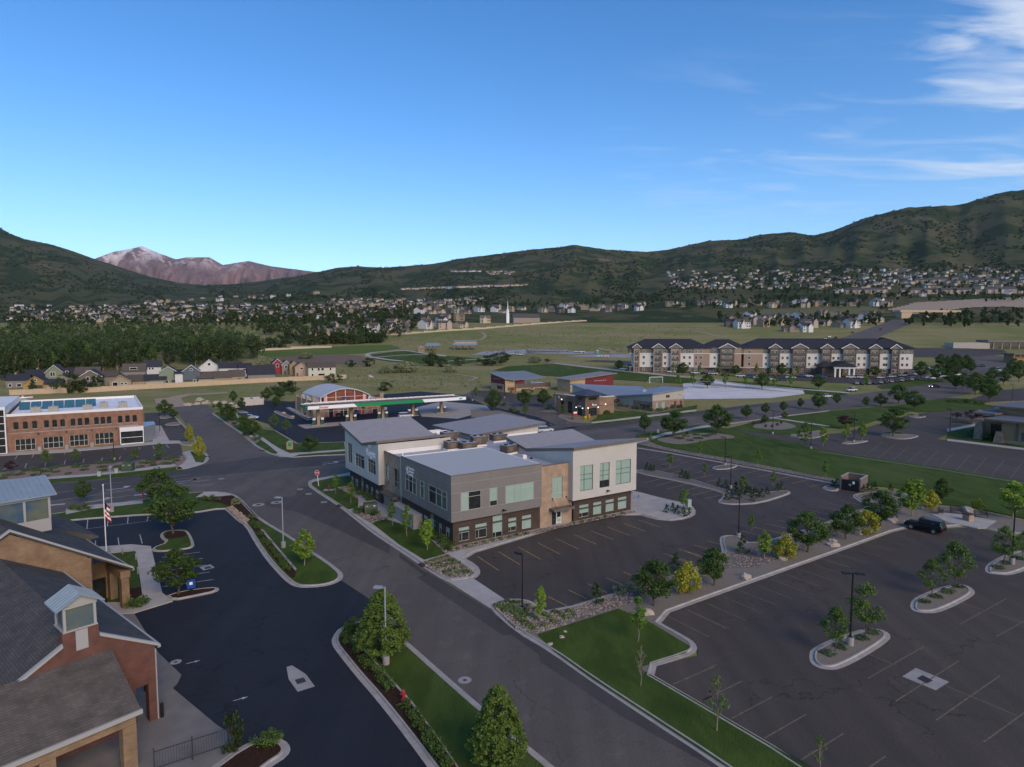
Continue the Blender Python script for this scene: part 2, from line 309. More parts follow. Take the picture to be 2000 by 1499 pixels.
def hills_mat():
 m = bpy.data.materials.new('scrub_hills'); t, n, l = nodes_of(m); b = n['Principled BSDF']; b.inputs['Roughness'].default_value = 1; b.inputs['Specular IOR Level'].default_value = .03
 g = n.new('ShaderNodeNewGeometry'); pos = g.outputs['Position']
 def nz(s, d, r=.62, sc=(1,1,1)):
  mp = n.new('ShaderNodeMapping'); mp.inputs['Scale'].default_value = sc; l.new(pos, mp.inputs[0])
  q = n.new('ShaderNodeTexNoise'); q.inputs['Scale'].default_value = s; q.inputs['Detail'].default_value = d; q.inputs['Roughness'].default_value = r; l.new(mp.outputs[0], q.inputs['Vector']); return q.outputs[0]
 def mixc(f, a, bb):
  q = n.new('ShaderNodeMix'); q.data_type = 'RGBA'
  for k, v in (('Factor', f),('A', a),('B', bb)):
   if isinstance(v, tuple): q.inputs[k].default_value = (*v, 1)
   else: l.new(v, q.inputs[k])
  return q.outputs['Result']
 def rng(v, a, bb):
  q = n.new('ShaderNodeMapRange'); q.inputs['From Min'].default_value = a; q.inputs['From Max'].default_value = bb; l.new(v, q.inputs['Value']); return q.outputs[0]
 c = mixc(rng(nz(.004,8),.38,.62),(.1,.09,.05),(.075,.085,.037))
 c = mixc(rng(nz(.0085,9,.66,(1,.55,1)),.485,.535), c, (.035,.052,.022))
 c = mixc(rng(nz(.035,6,.7),.55,.66), c, (.03,.046,.02))
 c = mixc(rng(nz(.003,8,.7),.655,.69), c, (.2,.15,.11))
 l.new(c, b.inputs['Base Color'])
 bp = n.new('ShaderNodeBump'); bp.inputs['Strength'].default_value = .9; bp.inputs['Distance'].default_value = 4; l.new(nz(.03,6,.7), bp.inputs['Height']); l.new(bp.outputs[0], b.inputs['Normal'])
 return m
def grid_mesh(name, rows):
 nr, nc = len(rows), len(rows[0]); v = [p for r in rows for p in r]
 f = [(i * nc + j, i * nc + j + 1,(i + 1) * nc + j + 1,(i + 1) * nc + j) for i in range(nr - 1) for j in range(nc - 1)]
 me = bpy.data.meshes.new(name); me.from_pydata(v, [], f); me.update(); return me
SUNK = -.06
rows = [[(x, y, T(y) + SUNK) for x in np.linspace(-950,950,39)] for y in (-300,-100,10,60,120,190,260,340,420,500,600,721)]
gme = grid_mesh('ground', rows); gme.materials.append(meadow_mat()); tag(link('ground', gme), kind='structure')
ks = np.linspace(-1.25,1.25,521)
ys = list(np.linspace(719,1500,40)) + list(np.geomspace(1500,4700,150))[1:] + [5200,6500]
rows = [[(k * y, y, (39.2 if y < 720 else Zfar(k * y, y)) + SUNK * 1.2) for k in ks] for y in ys]
hme = grid_mesh('hills', rows); hme.materials.append(hills_mat()); hme.polygons.foreach_set('use_smooth', [True] * len(hme.polygons)); tag(link('hills', hme), kind='structure')
# far peak, a range of its own
PEAK = [(-300,560),(100,560),(150,530),(195,505),(230,492),(262,487),(285,481),(310,492),(350,507),(370,503),(415,503),(440,518),(465,514),(490,510),(530,520),(560,524),(600,529),(640,534),(720,545),(900,580)]
def peak():
 m = bpy.data.materials.new('peak_rock_glow_tint'); t, n, l = nodes_of(m); b = n['Principled BSDF']; b.inputs['Roughness'].default_value = 1; b.inputs['Specular IOR Level'].default_value = .03
 g = n.new('ShaderNodeNewGeometry'); pos = g.outputs['Position']; sp = n.new('ShaderNodeSeparateXYZ'); l.new(pos, sp.inputs[0])
 def nz(s, d, sc=(1,1,1)):
  mp = n.new('ShaderNodeMapping'); mp.inputs['Scale'].default_value = sc; l.new(pos, mp.inputs[0])
  q = n.new('ShaderNodeTexNoise'); q.inputs['Scale'].default_value = s; q.inputs['Detail'].default_value = d; q.inputs['Roughness'].default_value = .68; l.new(mp.outputs[0], q.inputs['Vector']); return q.outputs[0]
 def mixc(f, a, bb):
  q = n.new('ShaderNodeMix'); q.data_type = 'RGBA'
  for k, v in (('Factor', f),('A', a),('B', bb)):
   if isinstance(v, tuple): q.inputs[k].default_value = (*v, 1)
   else: l.new(v, q.inputs[k])
  return q.outputs['Result']
 def rng(v, a, bb, c0=0., c1=1.):
  q = n.new('ShaderNodeMapRange'); q.inputs['From Min'].default_value = a; q.inputs['From Max'].default_value = bb; q.inputs['To Min'].default_value = c0; q.inputs['To Max'].default_value = c1; l.new(v, q.inputs['Value']); return q.outputs[0]
 c = mixc(rng(nz(.0016,9),.4,.6),(.27,.175,.155),(.18,.128,.122))  # warm pink sunlight on the peak is put into the rock colour
 c = mixc(rng(nz(.003,7,(1,1,.45)),.55,.66), c, (.4,.3,.27))
 c = mixc(rng(nz(.0011,7),.53,.64), c, (.085,.07,.06))
 hgtm = rng(sp.outputs[2],900,1250); mm = n.new('ShaderNodeMath'); mm.operation = 'MULTIPLY'; l.new(hgtm, mm.inputs[0]); l.new(rng(nz(.0035,7,(1,1,.4)),.5,.56), mm.inputs[1])
 c = mixc(mm.outputs[0], c, (.8,.72,.68)); l.new(c, b.inputs['Base Color'])
 D = 9500.; us = np.linspace(-250,860,300); rows = []
 for s in np.concatenate([np.linspace(0,1,60),[1.15,1.6]]):
  r = []
  for u in us:
   zt = hgt(u, lerp_tab(PEAK, u), D); y = D - 2600 + 2600 * s; x = (u - CX) / F / 1.0028 * D * (.35 + .65 * (y / D)) + (u - CX) * .0
   if s <= 1:
    q = mnoise.noise(Vector((u * .021 + s * .7, s * 1.4,5))) + .5 * mnoise.noise(Vector((u * .055 - s, s * 3,2))) + .3 * mnoise.noise(Vector((u * .13, s * 6,8)))
    z = 150 + (zt - 150) * s ** 1.15 + 290 * math.sin(math.pi * s) ** .7 * (1 - 2.1 * abs(q) - .55)
   else: z = zt - (s - 1) * 1700
   r.append((x, y, z))
  rows.append(r)
 me = grid_mesh('mountain', rows); me.materials.append(m); me.polygons.foreach_set('use_smooth', [True] * len(me.polygons)); tag(link('mountain', me), kind='structure')
peak()
# ================================================================ ground sheets and kerbs
def chaikin(p, n=2, closed=True):
 p = [Vector(q[:2]) for q in p]
 for _ in range(n):
  r = [] if closed else [p[0]]
  for i in range(len(p) if closed else len(p) - 1):
   a, b = p[i], p[(i + 1) % len(p)]; r += [a * .75 + b * .25, a * .25 + b * .75]
  if not closed: r.append(p[-1])
  p = r
 return p
def ground(pts): return [hit(u, v).xy for u, v in pts]
def area2(p): return sum(p[i][0] * p[(i + 1) % len(p)][1] - p[(i + 1) % len(p)][0] * p[i][1] for i in range(len(p)))
def offset(p, d):            # inward for d > 0
 n = len(p); s = 1 if area2(p) > 0 else -1; out = []
 for i in range(n):
  a, b, c = p[i - 1], p[i], p[(i + 1) % n]; e1 = (b - a).normalized(); e2 = (c - b).normalized()
  n1 = Vector((-e1.y, e1.x)) * s; n2 = Vector((-e2.y, e2.x)) * s; m = (n1 + n2)
  if m.length < 1e-4: m = n1
  m.normalize(); k = d / max(.45, m.dot(n1)); out.append(b + m * k)
 return out
def sheet(name, p, off, mat, parent=None, skirt=0., kind='structure', label=None):
 bm = bmesh.new(); vs = [bm.verts.new((q[0], q[1],0)) for q in p]
 f = bm.faces.new(vs); bm.normal_update()
 if f.normal.z < 0: f.normal_flip()
 ymin, ymax = min(q[1] for q in p), max(q[1] for q in p)
 for yc in (190., 420., 720.):
  if ymin < yc < ymax: bmesh.ops.bisect_plane(bm, geom=bm.verts[:] + bm.edges[:] + bm.faces[:], plane_co=(0, yc, 0), plane_no=(0,1,0))
 bmesh.ops.triangulate(bm, faces=bm.faces[:])
 if skirt:
  be = [e for e in bm.edges if e.is_boundary]; r = bmesh.ops.extrude_edge_only(bm, edges=be)
  low = set(g for g in r['geom'] if isinstance(g, bmesh.types.BMVert))
  for q in bm.verts: q.co.z = T(q.co.y) + off - (skirt if q in low else 0)
 else:
  for q in bm.verts: q.co.z = T(q.co.y) + off
 bmesh.ops.recalc_face_normals(bm, faces=bm.faces[:])
 if sum(q.normal.z for q in bm.faces) < 0: bmesh.ops.reverse_faces(bm, faces=bm.faces[:])
 me = bpy.data.meshes.new(name); bm.to_mesh(me); bm.free(); me.materials.append(mat)
 o = link(name, me, parent)
 if parent is None: tag(o, kind=kind, label=label)
 return o
def kerb(p, closed=False, gut=.42, top=.17, h=.14, name='kerb', flip=False, parent=None, off0=.0):
 """kerb and gutter along p; raised side on the inside (left for open lines, right when flip)"""
 n = len(p); p = [Vector(q) for q in p]
 if closed: s = 1 if area2(p) > 0 else -1
 else: s = -1 if flip else 1
 nor = []
 for i in range(n):
  a = p[i - 1] if (closed or i) else None; c = p[(i + 1) % n] if (closed or i < n - 1) else None; b = p[i]
  e1 = (b - a).normalized() if a is not None else (c - b).normalized(); e2 = (c - b).normalized() if c is not None else e1
  n1 = Vector((-e1.y, e1.x)) * s; n2 = Vector((-e2.y, e2.x)) * s; m = n1 + n2
  if m.length < 1e-4: m = n1.copy()
  m.normalize(); nor.append(m / max(.5, m.dot(n1)))
 prof = [(0,-.03),(0,.014 + off0),(gut, .02 + off0),(gut + .03, h),(gut + top, h),(gut + top, -.02)]
 mb = MB(); vs = []
 for i in range(n):
  for d, zz in prof: q = p[i] + nor[i] * d; vs.append((q.x, q.y, T(q.y) + zz))
 k = len(prof); fs = []
 for i in range(n if closed else n - 1):
  j = (i + 1) % n
  for a in range(k - 1): fs.append((i * k + a, j * k + a, j * k + a + 1, i * k + a + 1) if s > 0 else (i * k + a + 1, j * k + a + 1, j * k + a, i * k + a))
 mb.add(vs, fs); o = mb.build(name, m_kerb, parent, fix=True)
 if parent is None: tag(o, kind='structure')
 return o
def island(px, mat, name='island', smooth=2, gut=.42, top=.17, world=None, inner=.1):
 p = world or ground(px)
 if smooth: p = chaikin(p, smooth)
 kerb(p, True, gut, top); q = offset(p, gut + top - .02)
 return sheet(name, q, inner, mat, skirt=.12), q
road_root = None
# --- asphalt
road = sheet('road', ground([(-500,1800),(-900,1180),(-520,1075),(-200,1020),(0,951),(180,937),(294,925),(359,918),(402,905),(410,893),(402,880),(380,850),(343,800),(335,793),(405,791),(440,822),(483,860),(513,880),(540,893),(568,895),(674,886),(860,862),(1040,841),(1149,827),(1360,803),(1500,787),(1600,778),(1690,768),(1765,758),(1820,748),(1880,748),(1880,772),(1790,786),(1633,801),(1532,811),(1423,829),(1243,858),(1000,895),(690,922),(640,931),(602,942),(608,955),(662,990),(720,1037),(870,1137),(957,1188),(1006,1232),(1152,1328),(1420,1510),(1700,1720),(900,1800)]),.0, m_road)
bank_lot = sheet('parking_lot', ground([(-900,1250),(-500,1090),(110,1012),(440,985),(480,1010),(560,1090),(620,1130),(668,1135),(742,1184),(760,1240),(800,1330),(900,1460),(1000,1600),(700,1900),(-500,1900)]),.006, m_lotdark)
office_lot = sheet('parking_lot', ground([(872,1108),(900,1085),(960,1052),(1200,990),(1225,862),(1243,868),(1640,938),(1706,985),(1380,1101),(1071,1197),(1020,1173),(985,1173),(926,1133)]),.006, m_lot)
south_lot = sheet('parking_lot', ground([(1268,1211),(1500,1128),(1776,1028),(1830,1034),(1905,1030),(2000,1052),(2300,1130),(2500,1800),(1750,1620),(1584,1499),(1340,1356),(1250,1310),(1363,1280),(1360,1260)]),.006, m_lotold)
east_lot = sheet('parking_lot', ground([(1423,842),(1440,832),(1500,841),(1560,851),(1640,846),(1680,838),(1770,812),(1850,800),(1905,799),(1940,815),(1880,832),(1830,858),(1900,865),(2100,885),(2300,905),(2300,990),(2000,946),(1830,916),(1600,882),(1560,868),(1480,853)]),.004, m_lotold)
gas_lot = sheet('parking_lot', ground(zp('M', [(880,130),(1260,120),(1400,130)]) + [(700,775),(820,765),(905,772),(945,790),(985,800),(1050,815),(1085,830),(1010,848),(900,856)] + zp('M', [(1970,545),(1480,555),(1250,420),(1180,360),(870,265),(850,200)])),.006, m_lotdark)
brick_lot = sheet('parking_lot', ground(zp('F', [(-400,760),(60,720),(620,690),(1430,600),(1490,600),(1500,440),(1350,430),(1340,320),(1580,310),(1740,470),(1760,570),(1680,600),(1700,720),(1000,790),(500,830),(0,870),(-400,910)])),.005, m_lot)
lane = sheet('lane', ground([(905,772),(925,762),(955,766),(1010,775),(1075,782),(1085,800),(1120,822),(1149,827),(1120,836),(1060,838),(985,802)]),.003, m_road)
m_pavepale = M('pale_playground', (.62,.6,.57),(.52,.5,.48), scale=.15, detail=5)
school_lot = sheet('playground_pavement', ground(zp('J', [(1880,500),(2010,480)]) + zp('K', [(440,385),(640,360),(1000,390),(1190,430),(1200,450),(980,478),(440,484)])),.006, m_pavepale)
school_yard = sheet('parking_lot', ground(zp('J', [(180,560),(400,590),(700,600),(745,640),(745,690),(500,700),(300,660),(0,600),(0,560)])),.004, m_lotold)
# patched strip along the drive
sheet('asphalt_patch', ground(zp('A', [(985,500),(1235,452),(1262,388),(1345,372),(1590,540),(1850,745),(2005,850),(2000,925),(1500,690),(1250,585),(1000,530)])),.004, m_patch, road)
sheet('asphalt_patch', ground(zp('C', [(0,0),(60,45),(140,105),(300,195),(570,362),(735,497),(950,628),(1200,808),(1500,1010),(2030,1360),(1990,1360),(1380,1020),(1290,955),(890,690),(878,642),(705,515),(655,522),(110,155),(150,140),(0,30)])),.004, m_patch, road)
for p in ([(510,893),(674,886),(690,905),(560,915),(430,928),(360,938),(200,962),(60,985),(0,996),(-80,985),(0,955),(200,938),(400,908)],[(700,884),(1040,842),(1360,804),(1500,788),(1500,792),(1360,811),(1040,852),(700,894)]):
 sheet('asphalt_patch', ground(p),.003, m_patch, road)
for p in (zp('M', [(1480,370),(1900,340),(1960,370),(1560,410)]), zp('I', [(1330,620),(1560,565),(1950,600),(1990,640),(1700,720),(1380,700)])):
 sheet('concrete_pad', ground(p),.011, m_conc, gas_lot)
# --- marks and covers
def line(a, b, wd, mat, parent, name='line', off=.013, world=False):
 A, B = (Vector(a), Vector(b)) if world else (hit(*a).xy, hit(*b).xy); d = (B - A).normalized() * wd * .5; q = Vector((-d.y, d.x))
 mb = MB(); mb.quad(*[(p.x, p.y, T(p.y) + off) for p in (A - q, B - q, B + q, A + q)]); return mb.build(name, mat, parent, fix=False)
def stall_row(a0, a1, b0, b1, n, mat, parent, wd=.12, skip=()):
 A0, A1, B0, B1 = [hit(*p).xy for p in (a0, a1, b0, b1)]
 for i in range(n):
  if i in skip: continue
  t = i / (n - 1); line(A0.lerp(B0, t), A1.lerp(B1, t), wd, mat, parent, 'stall_line', .0125, True)
def disc(px, r, mat, parent, name, off=.012, n=18, r0=0.):
 c = hit(*px); mb = MB()
 if r0: 
  vs = [(c.x + q * math.cos(2 * math.pi * i / n), c.y + q * math.sin(2 * math.pi * i / n), T(c.y) + off) for q in (r0, r) for i in range(n)]
  mb.add(vs, [(i, (i + 1) % n, (i + 1) % n + n, i + n) for i in range(n)])
 else: mb.add([(c.x + r * math.cos(2 * math.pi * i / n), c.y + r * math.sin(2 * math.pi * i / n), T(c.y) + off) for i in range(n)],[tuple(range(n))])
 return mb.build(name, mat, parent)
def arrow(px, az, s, mat, parent, turn=False, name='turn_arrow'):
 c = hit(*px); d = Vector((math.sin(R(az)), math.cos(R(az)))); q = Vector((d.y, -d.x))
 P2 = lambda a, b: (c.x + d.x * a * s + q.x * b * s, c.y + d.y * a * s + q.y * b * s, T(c.y) + .013)
 mb = MB()
 if turn:
  mb.quad(P2(-1.2,-.09), P2(-1.2,.09), P2(.1,.09), P2(.1,-.09)); mb.quad(P2(.1,.09), P2(.45,-.28), P2(.28,-.42), P2(-.1,-.09)); mb.quad(P2(.15,-.78), P2(-.05,-.3), P2(.62,-.42))
 else: mb.quad(P2(-1., -.08), P2(-1., .08), P2(.2,.08), P2(.2,-.08)); mb.quad(P2(.2,-.3), P2(.2,.3), P2(1., 0))
 return mb.build(name, mat, parent, fix=True)
Zl = lambda k, x0, y0, x1, y1: (z1(k, x0, y0), z1(k, x1, y1))
for k, a, mt, wd in [('F', (450,1145,1380,1015), m_white, .12),('F', (1500,1000,1950,940), m_white, .12),('F', (930,1060,1370,1012), m_white, .12),('F', (880,1130,1980,985), m_white, .12),('F', (960,980,1140,962), m_white, .12),('F', (1600,915,1770,890), m_white, .12),
                     ('F', (430,1070,900,1020), m_yellow, .22),('F', (1560,945,1960,905), m_yellow, .22),('F', (0,1130,430,1072), m_yellow, .2),('A', (160,370,540,325), m_white, .12),('A', (0,385,565,358), m_white, .12),
                     ('A', (1450,185,1640,165), m_white, .12),('E', (60,165,400,118), m_white, .12),('E', (0,178,60,168), m_white, .12),('E', (520,90,900,40), m_white, .12),('J', (1060,935,1690,850), m_white, .14),('J', (1690,850,2000,805), m_white, .14)]:
 line(*Zl(k, *a), wd, mt, road, 'lane_line')
for px, tn in ((z1('F', 1790,945), True),(z1('F', 1150,1018), True),(z1('F', 970,1128), True),(z1('A', 1560,186), True),(z1('A', 405,325), True)): arrow(px, 55,2.3, m_white, road, tn)
for px in ((z1('J', 700,858)),(z1('J', 845,845))): arrow(px, 150,1.3, m_white, lane, name='lane_arrow')
for k, a in (('F', (1245,1085,1400,1070)),('F', (450,1180,605,1165))): line(*Zl(k, *a),.9, m_white, road, 'stop_bar')
for px, s in ((z1('B', 420,620),.55),(z1('B', 750,877),.55)): arrow(px, 58, s, m_white, bank_lot, name='lane_arrow')
for px in ((z1('A', 1085,507)),(z1('A', 935,527))):
 disc(px, .95, m_conc, road, 'manhole_collar', .008); disc(px, .42, m_iron, road, 'manhole_cover', .012)
for px in ((z1('A', 1275,400)),(z1('A', 1345,438)),(z1('A', 1470,505)),(z1('A', 635,315)),(z1('C', 412,803))):
 disc(px, .55, m_conc, road, 'valve_collar', .008); disc(px, .16, m_iron, road, 'valve_cover', .012)
disc(z1('B', 298,620),.45, m_conc, bank_lot, 'valve_collar', .012); disc(z1('B', 298,620),.13, m_iron, bank_lot, 'valve_cover', .016)
def drain(outer, grate, parent):
 sheet('drain_collar', ground(outer),.011, m_conc, parent); o = sheet('drain_grate', ground(grate),.017, m_iron, parent)
 p = ground(grate); mb = MB()
 for i in range(1,6): a = p[0].lerp(p[1], i / 6); b = p[3].lerp(p[2], i / 6); d = (p[1] - p[0]).normalized() * .025; mb.quad(*[(q.x, q.y, T(q.y) + .03) for q in (a - d, b - d, b + d, a + d)])
 mb.build('grate_bars', M('grate_steel', (.1,.09,.085), rough=.6, metal=.6), parent)
drain(zp('B', [(1070,655),(1108,643),(1205,705),(1268,790),(1148,828),(1085,740)]), zp('B', [(1128,745),(1190,728),(1208,758),(1145,776)]), bank_lot)
drain(zp('D', [(1280,733),(1360,682),(1558,765),(1478,815)]), zp('D', [(1365,745),(1400,725),(1462,757),(1425,775)]), south_lot)
drain(zp('A', [(455,1035),(545,1012),(582,1038),(490,1062)]), zp('A', [(492,1038),(538,1026),(556,1040),(505,1052)]), bank_lot)
# stall lines
stall_row(z1('H', 900,945), z1('H', 1028,1030), z1('H', 1870,727), z1('H', 2000,770),10, m_yellow, office_lot)
stall_row(z1('C', 940,278), z1('C', 1055,335), z1('C', 1800,-10), z1('C', 1935,42),9, m_yellow, office_lot)
stall_row(z1('E', 195,773), z1('E', 345,821), z1('E', 415,710), z1('E', 565,750),4, m_yellow, office_lot)
stall_row(z1('E', 585,660), z1('E', 720,690), z1('E', 870,572), z1('E', 1010,605),6, m_yellow, office_lot)
stall_row(z1('E', 920,555), z1('E', 1045,582), z1('E', 1130,492), z1('E', 1215,512),5, m_yellow, office_lot)
stall_row(z1('E', 100,420), z1('E', 230,385), z1('E', 400,500), z1('E', 520,472),6, m_yellow, office_lot)
stall_row(z1('E', 120,345), z1('E', 230,318), z1('E', 410,415), z1('E', 505,395),6, m_yellow, office_lot)
stall_row(z1('W', 210,580), z1('W', 330,560), z1('W', 780,660), z1('W', 900,630),6, m_yellow, office_lot)
stall_row(z1('W', 990,705), z1('W', 1190,665), z1('E', 925,440), z1('E', 1010,420),6, m_yellow, office_lot)
stall_row(z1('D', 10,338), z1('D', 255,450), z1('D', 905,15), z1('D', 1060,65),11, m_fadedyellow, south_lot, .11)
stall_row(z1('C', 1700,405), z1('C', 1950,530), z1('C', 1815,362), z1('C', 2060,480),2, m_fadedyellow, south_lot, .11)
stall_row(z1('E', 980,800), z1('E', 1150,850), z1('E', 1440,630), z1('E', 1560,660),8, m_fadedyellow, south_lot, .11)
for a in ((0,750,165,675),(90,878,332,760),(268,982,512,853),(465,1098,710,957),(680,1228,930,1072),(1080,1275,1180,1205),(1075,745,1405,557),(1240,880,1615,640),(1480,992,1858,728),(1760,1122,2040,920),(1620,425,1895,272),(1835,497,2040,385),(1070,597,1245,668),(1540,790,1960,965),(1615,293,1990,412)):
 line(*Zl('D', *a),.11, m_fadedyellow, south_lot, 'stall_line')
line(*Zl('C', 1725,830,2000,705),.11, m_fadedyellow, south_lot, 'stall_line'); line(*Zl('C', 1895,935,1990,895),.11, m_fadedyellow, south_lot, 'stall_line')
stall_row(z1('F', 40,850), z1('F', 62,800), z1('F', 1430,720), z1('F', 1445,700),9, m_white, brick_lot)
stall_row(z1('F', 140,750), z1('F', 165,710), z1('F', 1545,612), z1('F', 1570,645),11, m_white, brick_lot)
stall_row(z1('F', 1510,465), z1('F', 1690,455), z1('F', 1575,578), z1('F', 1735,570),9, m_white, brick_lot)
stall_row(z1('A', 150,955), z1('A', 460,912), z1('A', 150,1195), z1('A', 570,1135),5, m_white, bank_lot)
stall_row(z1('G', 455,250), z1('G', 460,200), z1('G', 770,210), z1('G', 775,185),4, m_white, bank_lot)
stall_row(z1('G', 500,345), z1('G', 500,312), z1('G', 745,328), z1('G', 732,280),3, m_white, bank_lot)
line(*Zl('G', 380,260,790,208),.1, m_white, bank_lot, 'stall_line')
stall_row(z1('E', 1180,300), z1('E', 1290,215), z1('E', 1930,400), z1('E', 1990,320),10, m_fadedyellow, east_lot)
line(*Zl('E', 1080,240,1980,345),.1, m_fadedyellow, east_lot, 'stall_line')
for a in ((20,500,165,535),(50,535,160,560),(100,555,170,575)): line(*Zl('E', *a),.12, m_yellow, office_lot, 'stall_line')
m_blue = M('blue_paint', (.05,.12,.32),(.08,.16,.35), scale=2, rough=.8)
for a in ((50,497),(155,523)): sheet('accessible_mark', ground([z1('E', a[0] - 20, a[1]), z1('E', a[0], a[1] - 6), z1('E', a[0] + 22, a[1] + 1), z1('E', a[0], a[1] + 7)]),.012, m_blue, office_lot)
# --- raised ground: lawns, beds, walks
isl1 = [(-160,1052),(60,1028),(135,1018),(300,1006),(372,1005),(436,994),(446,1001),(462,1017),(479,1028),(496,1059),(520,1095),(544,1122),(558,1136),(573,1146),(592,1149),(628,1147),(654,1141),(669,1132),(671,1122),(659,1110),(628,1088),(614,1080),(575,1052),(510,1014),(489,994),(472,975),(458,966),(434,961),(405,961),(376,962),(280,975),(130,1000),(60,1010),(-160,1040)]
island(isl1, m_lawn, 'lawn', 1)
sheet('mulch_bed', chaikin(ground(zp('A', [(780,480),(900,600),(950,650),(900,680),(960,740),(1060,870),(1150,960),(1245,1070),(1230,1140),(1180,1105),(1100,1010),(1000,880),(870,700),(850,660),(760,580),(640,515),(500,500),(420,485),(700,440)])),1),.112, m_mulch)
sheet('sidewalk', ground(zp('A', [(425,470),(500,425),(600,423),(690,437),(735,452),(660,458),(640,462)])),.118, m_walk)
sheet('sidewalk', ground(zp('G', [(345,150),(475,128),(745,105),(750,120),(480,150),(345,178)])),.118, m_walk)
sheet('river_rock_bed', ground(zp('A', [(683,560),(720,543),(862,655),(835,690),(790,660)])),.125, M('river_rock', (.42,.4,.38),(.2,.185,.17), scale=5, detail=4, bump=1, bscale=5))
sheet('edging', ground(zp('A', [(955,735),(975,735),(1250,1060),(1235,1070)])),.14, m_kerb)
isl2 = [(700,1211),(663,1226),(648,1246),(648,1260),(660,1277),(697,1324),(722,1352),(761,1400),(820,1478),(980,1700),(1320,1700),(1130,1540),(1084,1499),(1022,1449),(938,1378),(862,1312),(791,1249),(745,1216)]
island(isl2, m_lawn, 'lawn', 1)
sheet('mulch_bed', chaikin(ground(zp('B', [(1560,345),(1470,395),(1432,460),(1450,520),(1580,680),(1690,800),(1830,970),(2090,1310),(2300,1600),(2380,1560),(2150,1200),(1940,910),(1740,690),(1600,520),(1530,460),(1560,430),(1620,390)])),1),.112, m_mulch)
sheet('edging', ground(zp('B', [(1530,462),(1545,445),(1580,432),(1545,462),(1610,530),(1750,690),(1950,910),(2160,1200),(2400,1560),(2390,1565),(2145,1200),(1935,915),(1740,700),(1600,540)])),.15, m_kerb)
island([(440,1478),(470,1459),(504,1442),(529,1439),(557,1446),(569,1461),(562,1478),(529,1499),(500,1525),(430,1570),(360,1540)], m_mulch, 'mulch_bed', 1)
island(zp('A', [(140,800),(135,765),(175,740),(340,730),(378,755),(420,850),(400,880),(330,895),(85,918),(60,880),(190,835)]), m_lawn, 'lawn', 1,.2)
sheet('mulch_bed', chaikin(ground(zp('A', [(170,790),(190,752),(335,745),(365,790),(200,810)])),1),.112, m_mulch)
island(zp('A', [(160,1275),(300,1230),(560,1195),(625,1205),(600,1240),(440,1275),(235,1315)]), m_mulch, 'mulch_bed', 1,.25)
sheet('sidewalk', ground(zp('G', [(375,358),(690,335),(790,345),(850,590),(905,632),(700,695),(560,700),(560,640),(690,640),(745,600),(712,370),(560,380),(375,400)])),.12, m_walk, skirt=.13)
sheet('lawn', ground(zp('G', [(560,385),(708,370),(735,560),(745,600),(690,640),(560,660)])),.1, m_lawn, skirt=.1)
sheet('mulch_bed', ground(zp('G', [(640,575),(735,560),(750,600),(690,628),(640,620)])),.11, m_mulch)
sheet('bank_apron', ground(zp('G', [(560,700),(700,690),(830,900),(950,1015),(930,1060),(905,1085),(1126,1270),(1230,1340),(1150,1700),(-300,1700),(-300,900)])),.012, M('old_concrete', (.2,.185,.165),(.155,.145,.13), scale=.5, detail=7, rough=.9))
island(zp('G', [(660,660),(760,640),(795,655),(700,690)]), m_mulch, 'mulch_bed', 1,.12)
# office plot, west side along the drive
west = [(604,938),(601,946),(606,954),(662,990),(688,1011),(724,1040),(760,1064),(800,1090),(822,1106),(872,1138),(895,1137),(930,1131),(940,1118),(932,1104),(903,1088),(1000,1059),(1120,1023),(1236,1003),(1300,1020),(1345,1014),(1362,1003),(1350,985),(1300,975),(1245,960),(1225,958),(1000,880),(720,916),(690,922),(640,931)]
wp = ground(west); kerb(chaikin(wp, 1), True); wq = offset(chaikin(wp, 1),.55)
sheet('sidewalk', wq, .12, m_walk, skirt=.14)
sheet('lawn', ground(zp('R', [(300,660),(350,640),(860,520),(1390,455),(1410,610),(1500,760),(1330,760),(1050,800),(1650,1160),(1640,1400),(1350,1450),(1130,1310),(270,740)])),.132, m_lawn)
sheet('lawn', ground(zp('H', [(258,745),(350,725),(560,790),(710,935),(580,972),(430,880)])),.132, m_lawn)
sheet('rock_bed', ground(zp('R', [(1050,812),(1340,765),(1500,790),(1650,950),(1640,1150)])),.134, m_rockbed)
sheet('rock_bed', ground(zp('H', [(150,685),(230,655),(300,690),(370,720),(260,750)])),.134, m_rockbed)
sheet('rock_bed', ground(zp('H', [(560,780),(750,888),(1000,838),(1380,765),(1470,745),(1840,672),(1850,685),(1430,772),(1040,855),(740,925),(712,932)])),.134, m_rockbed)
sheet('rock_bed', ground(zp('C', [(150,62),(300,15),(350,40),(450,110),(470,135),(440,155),(320,165),(280,150),(170,95)])),.134, m_rockbed)
sheet('driveway_apron', ground(zp('C', [(310,185),(470,165),(665,295),(575,352)])),.016, m_walk)
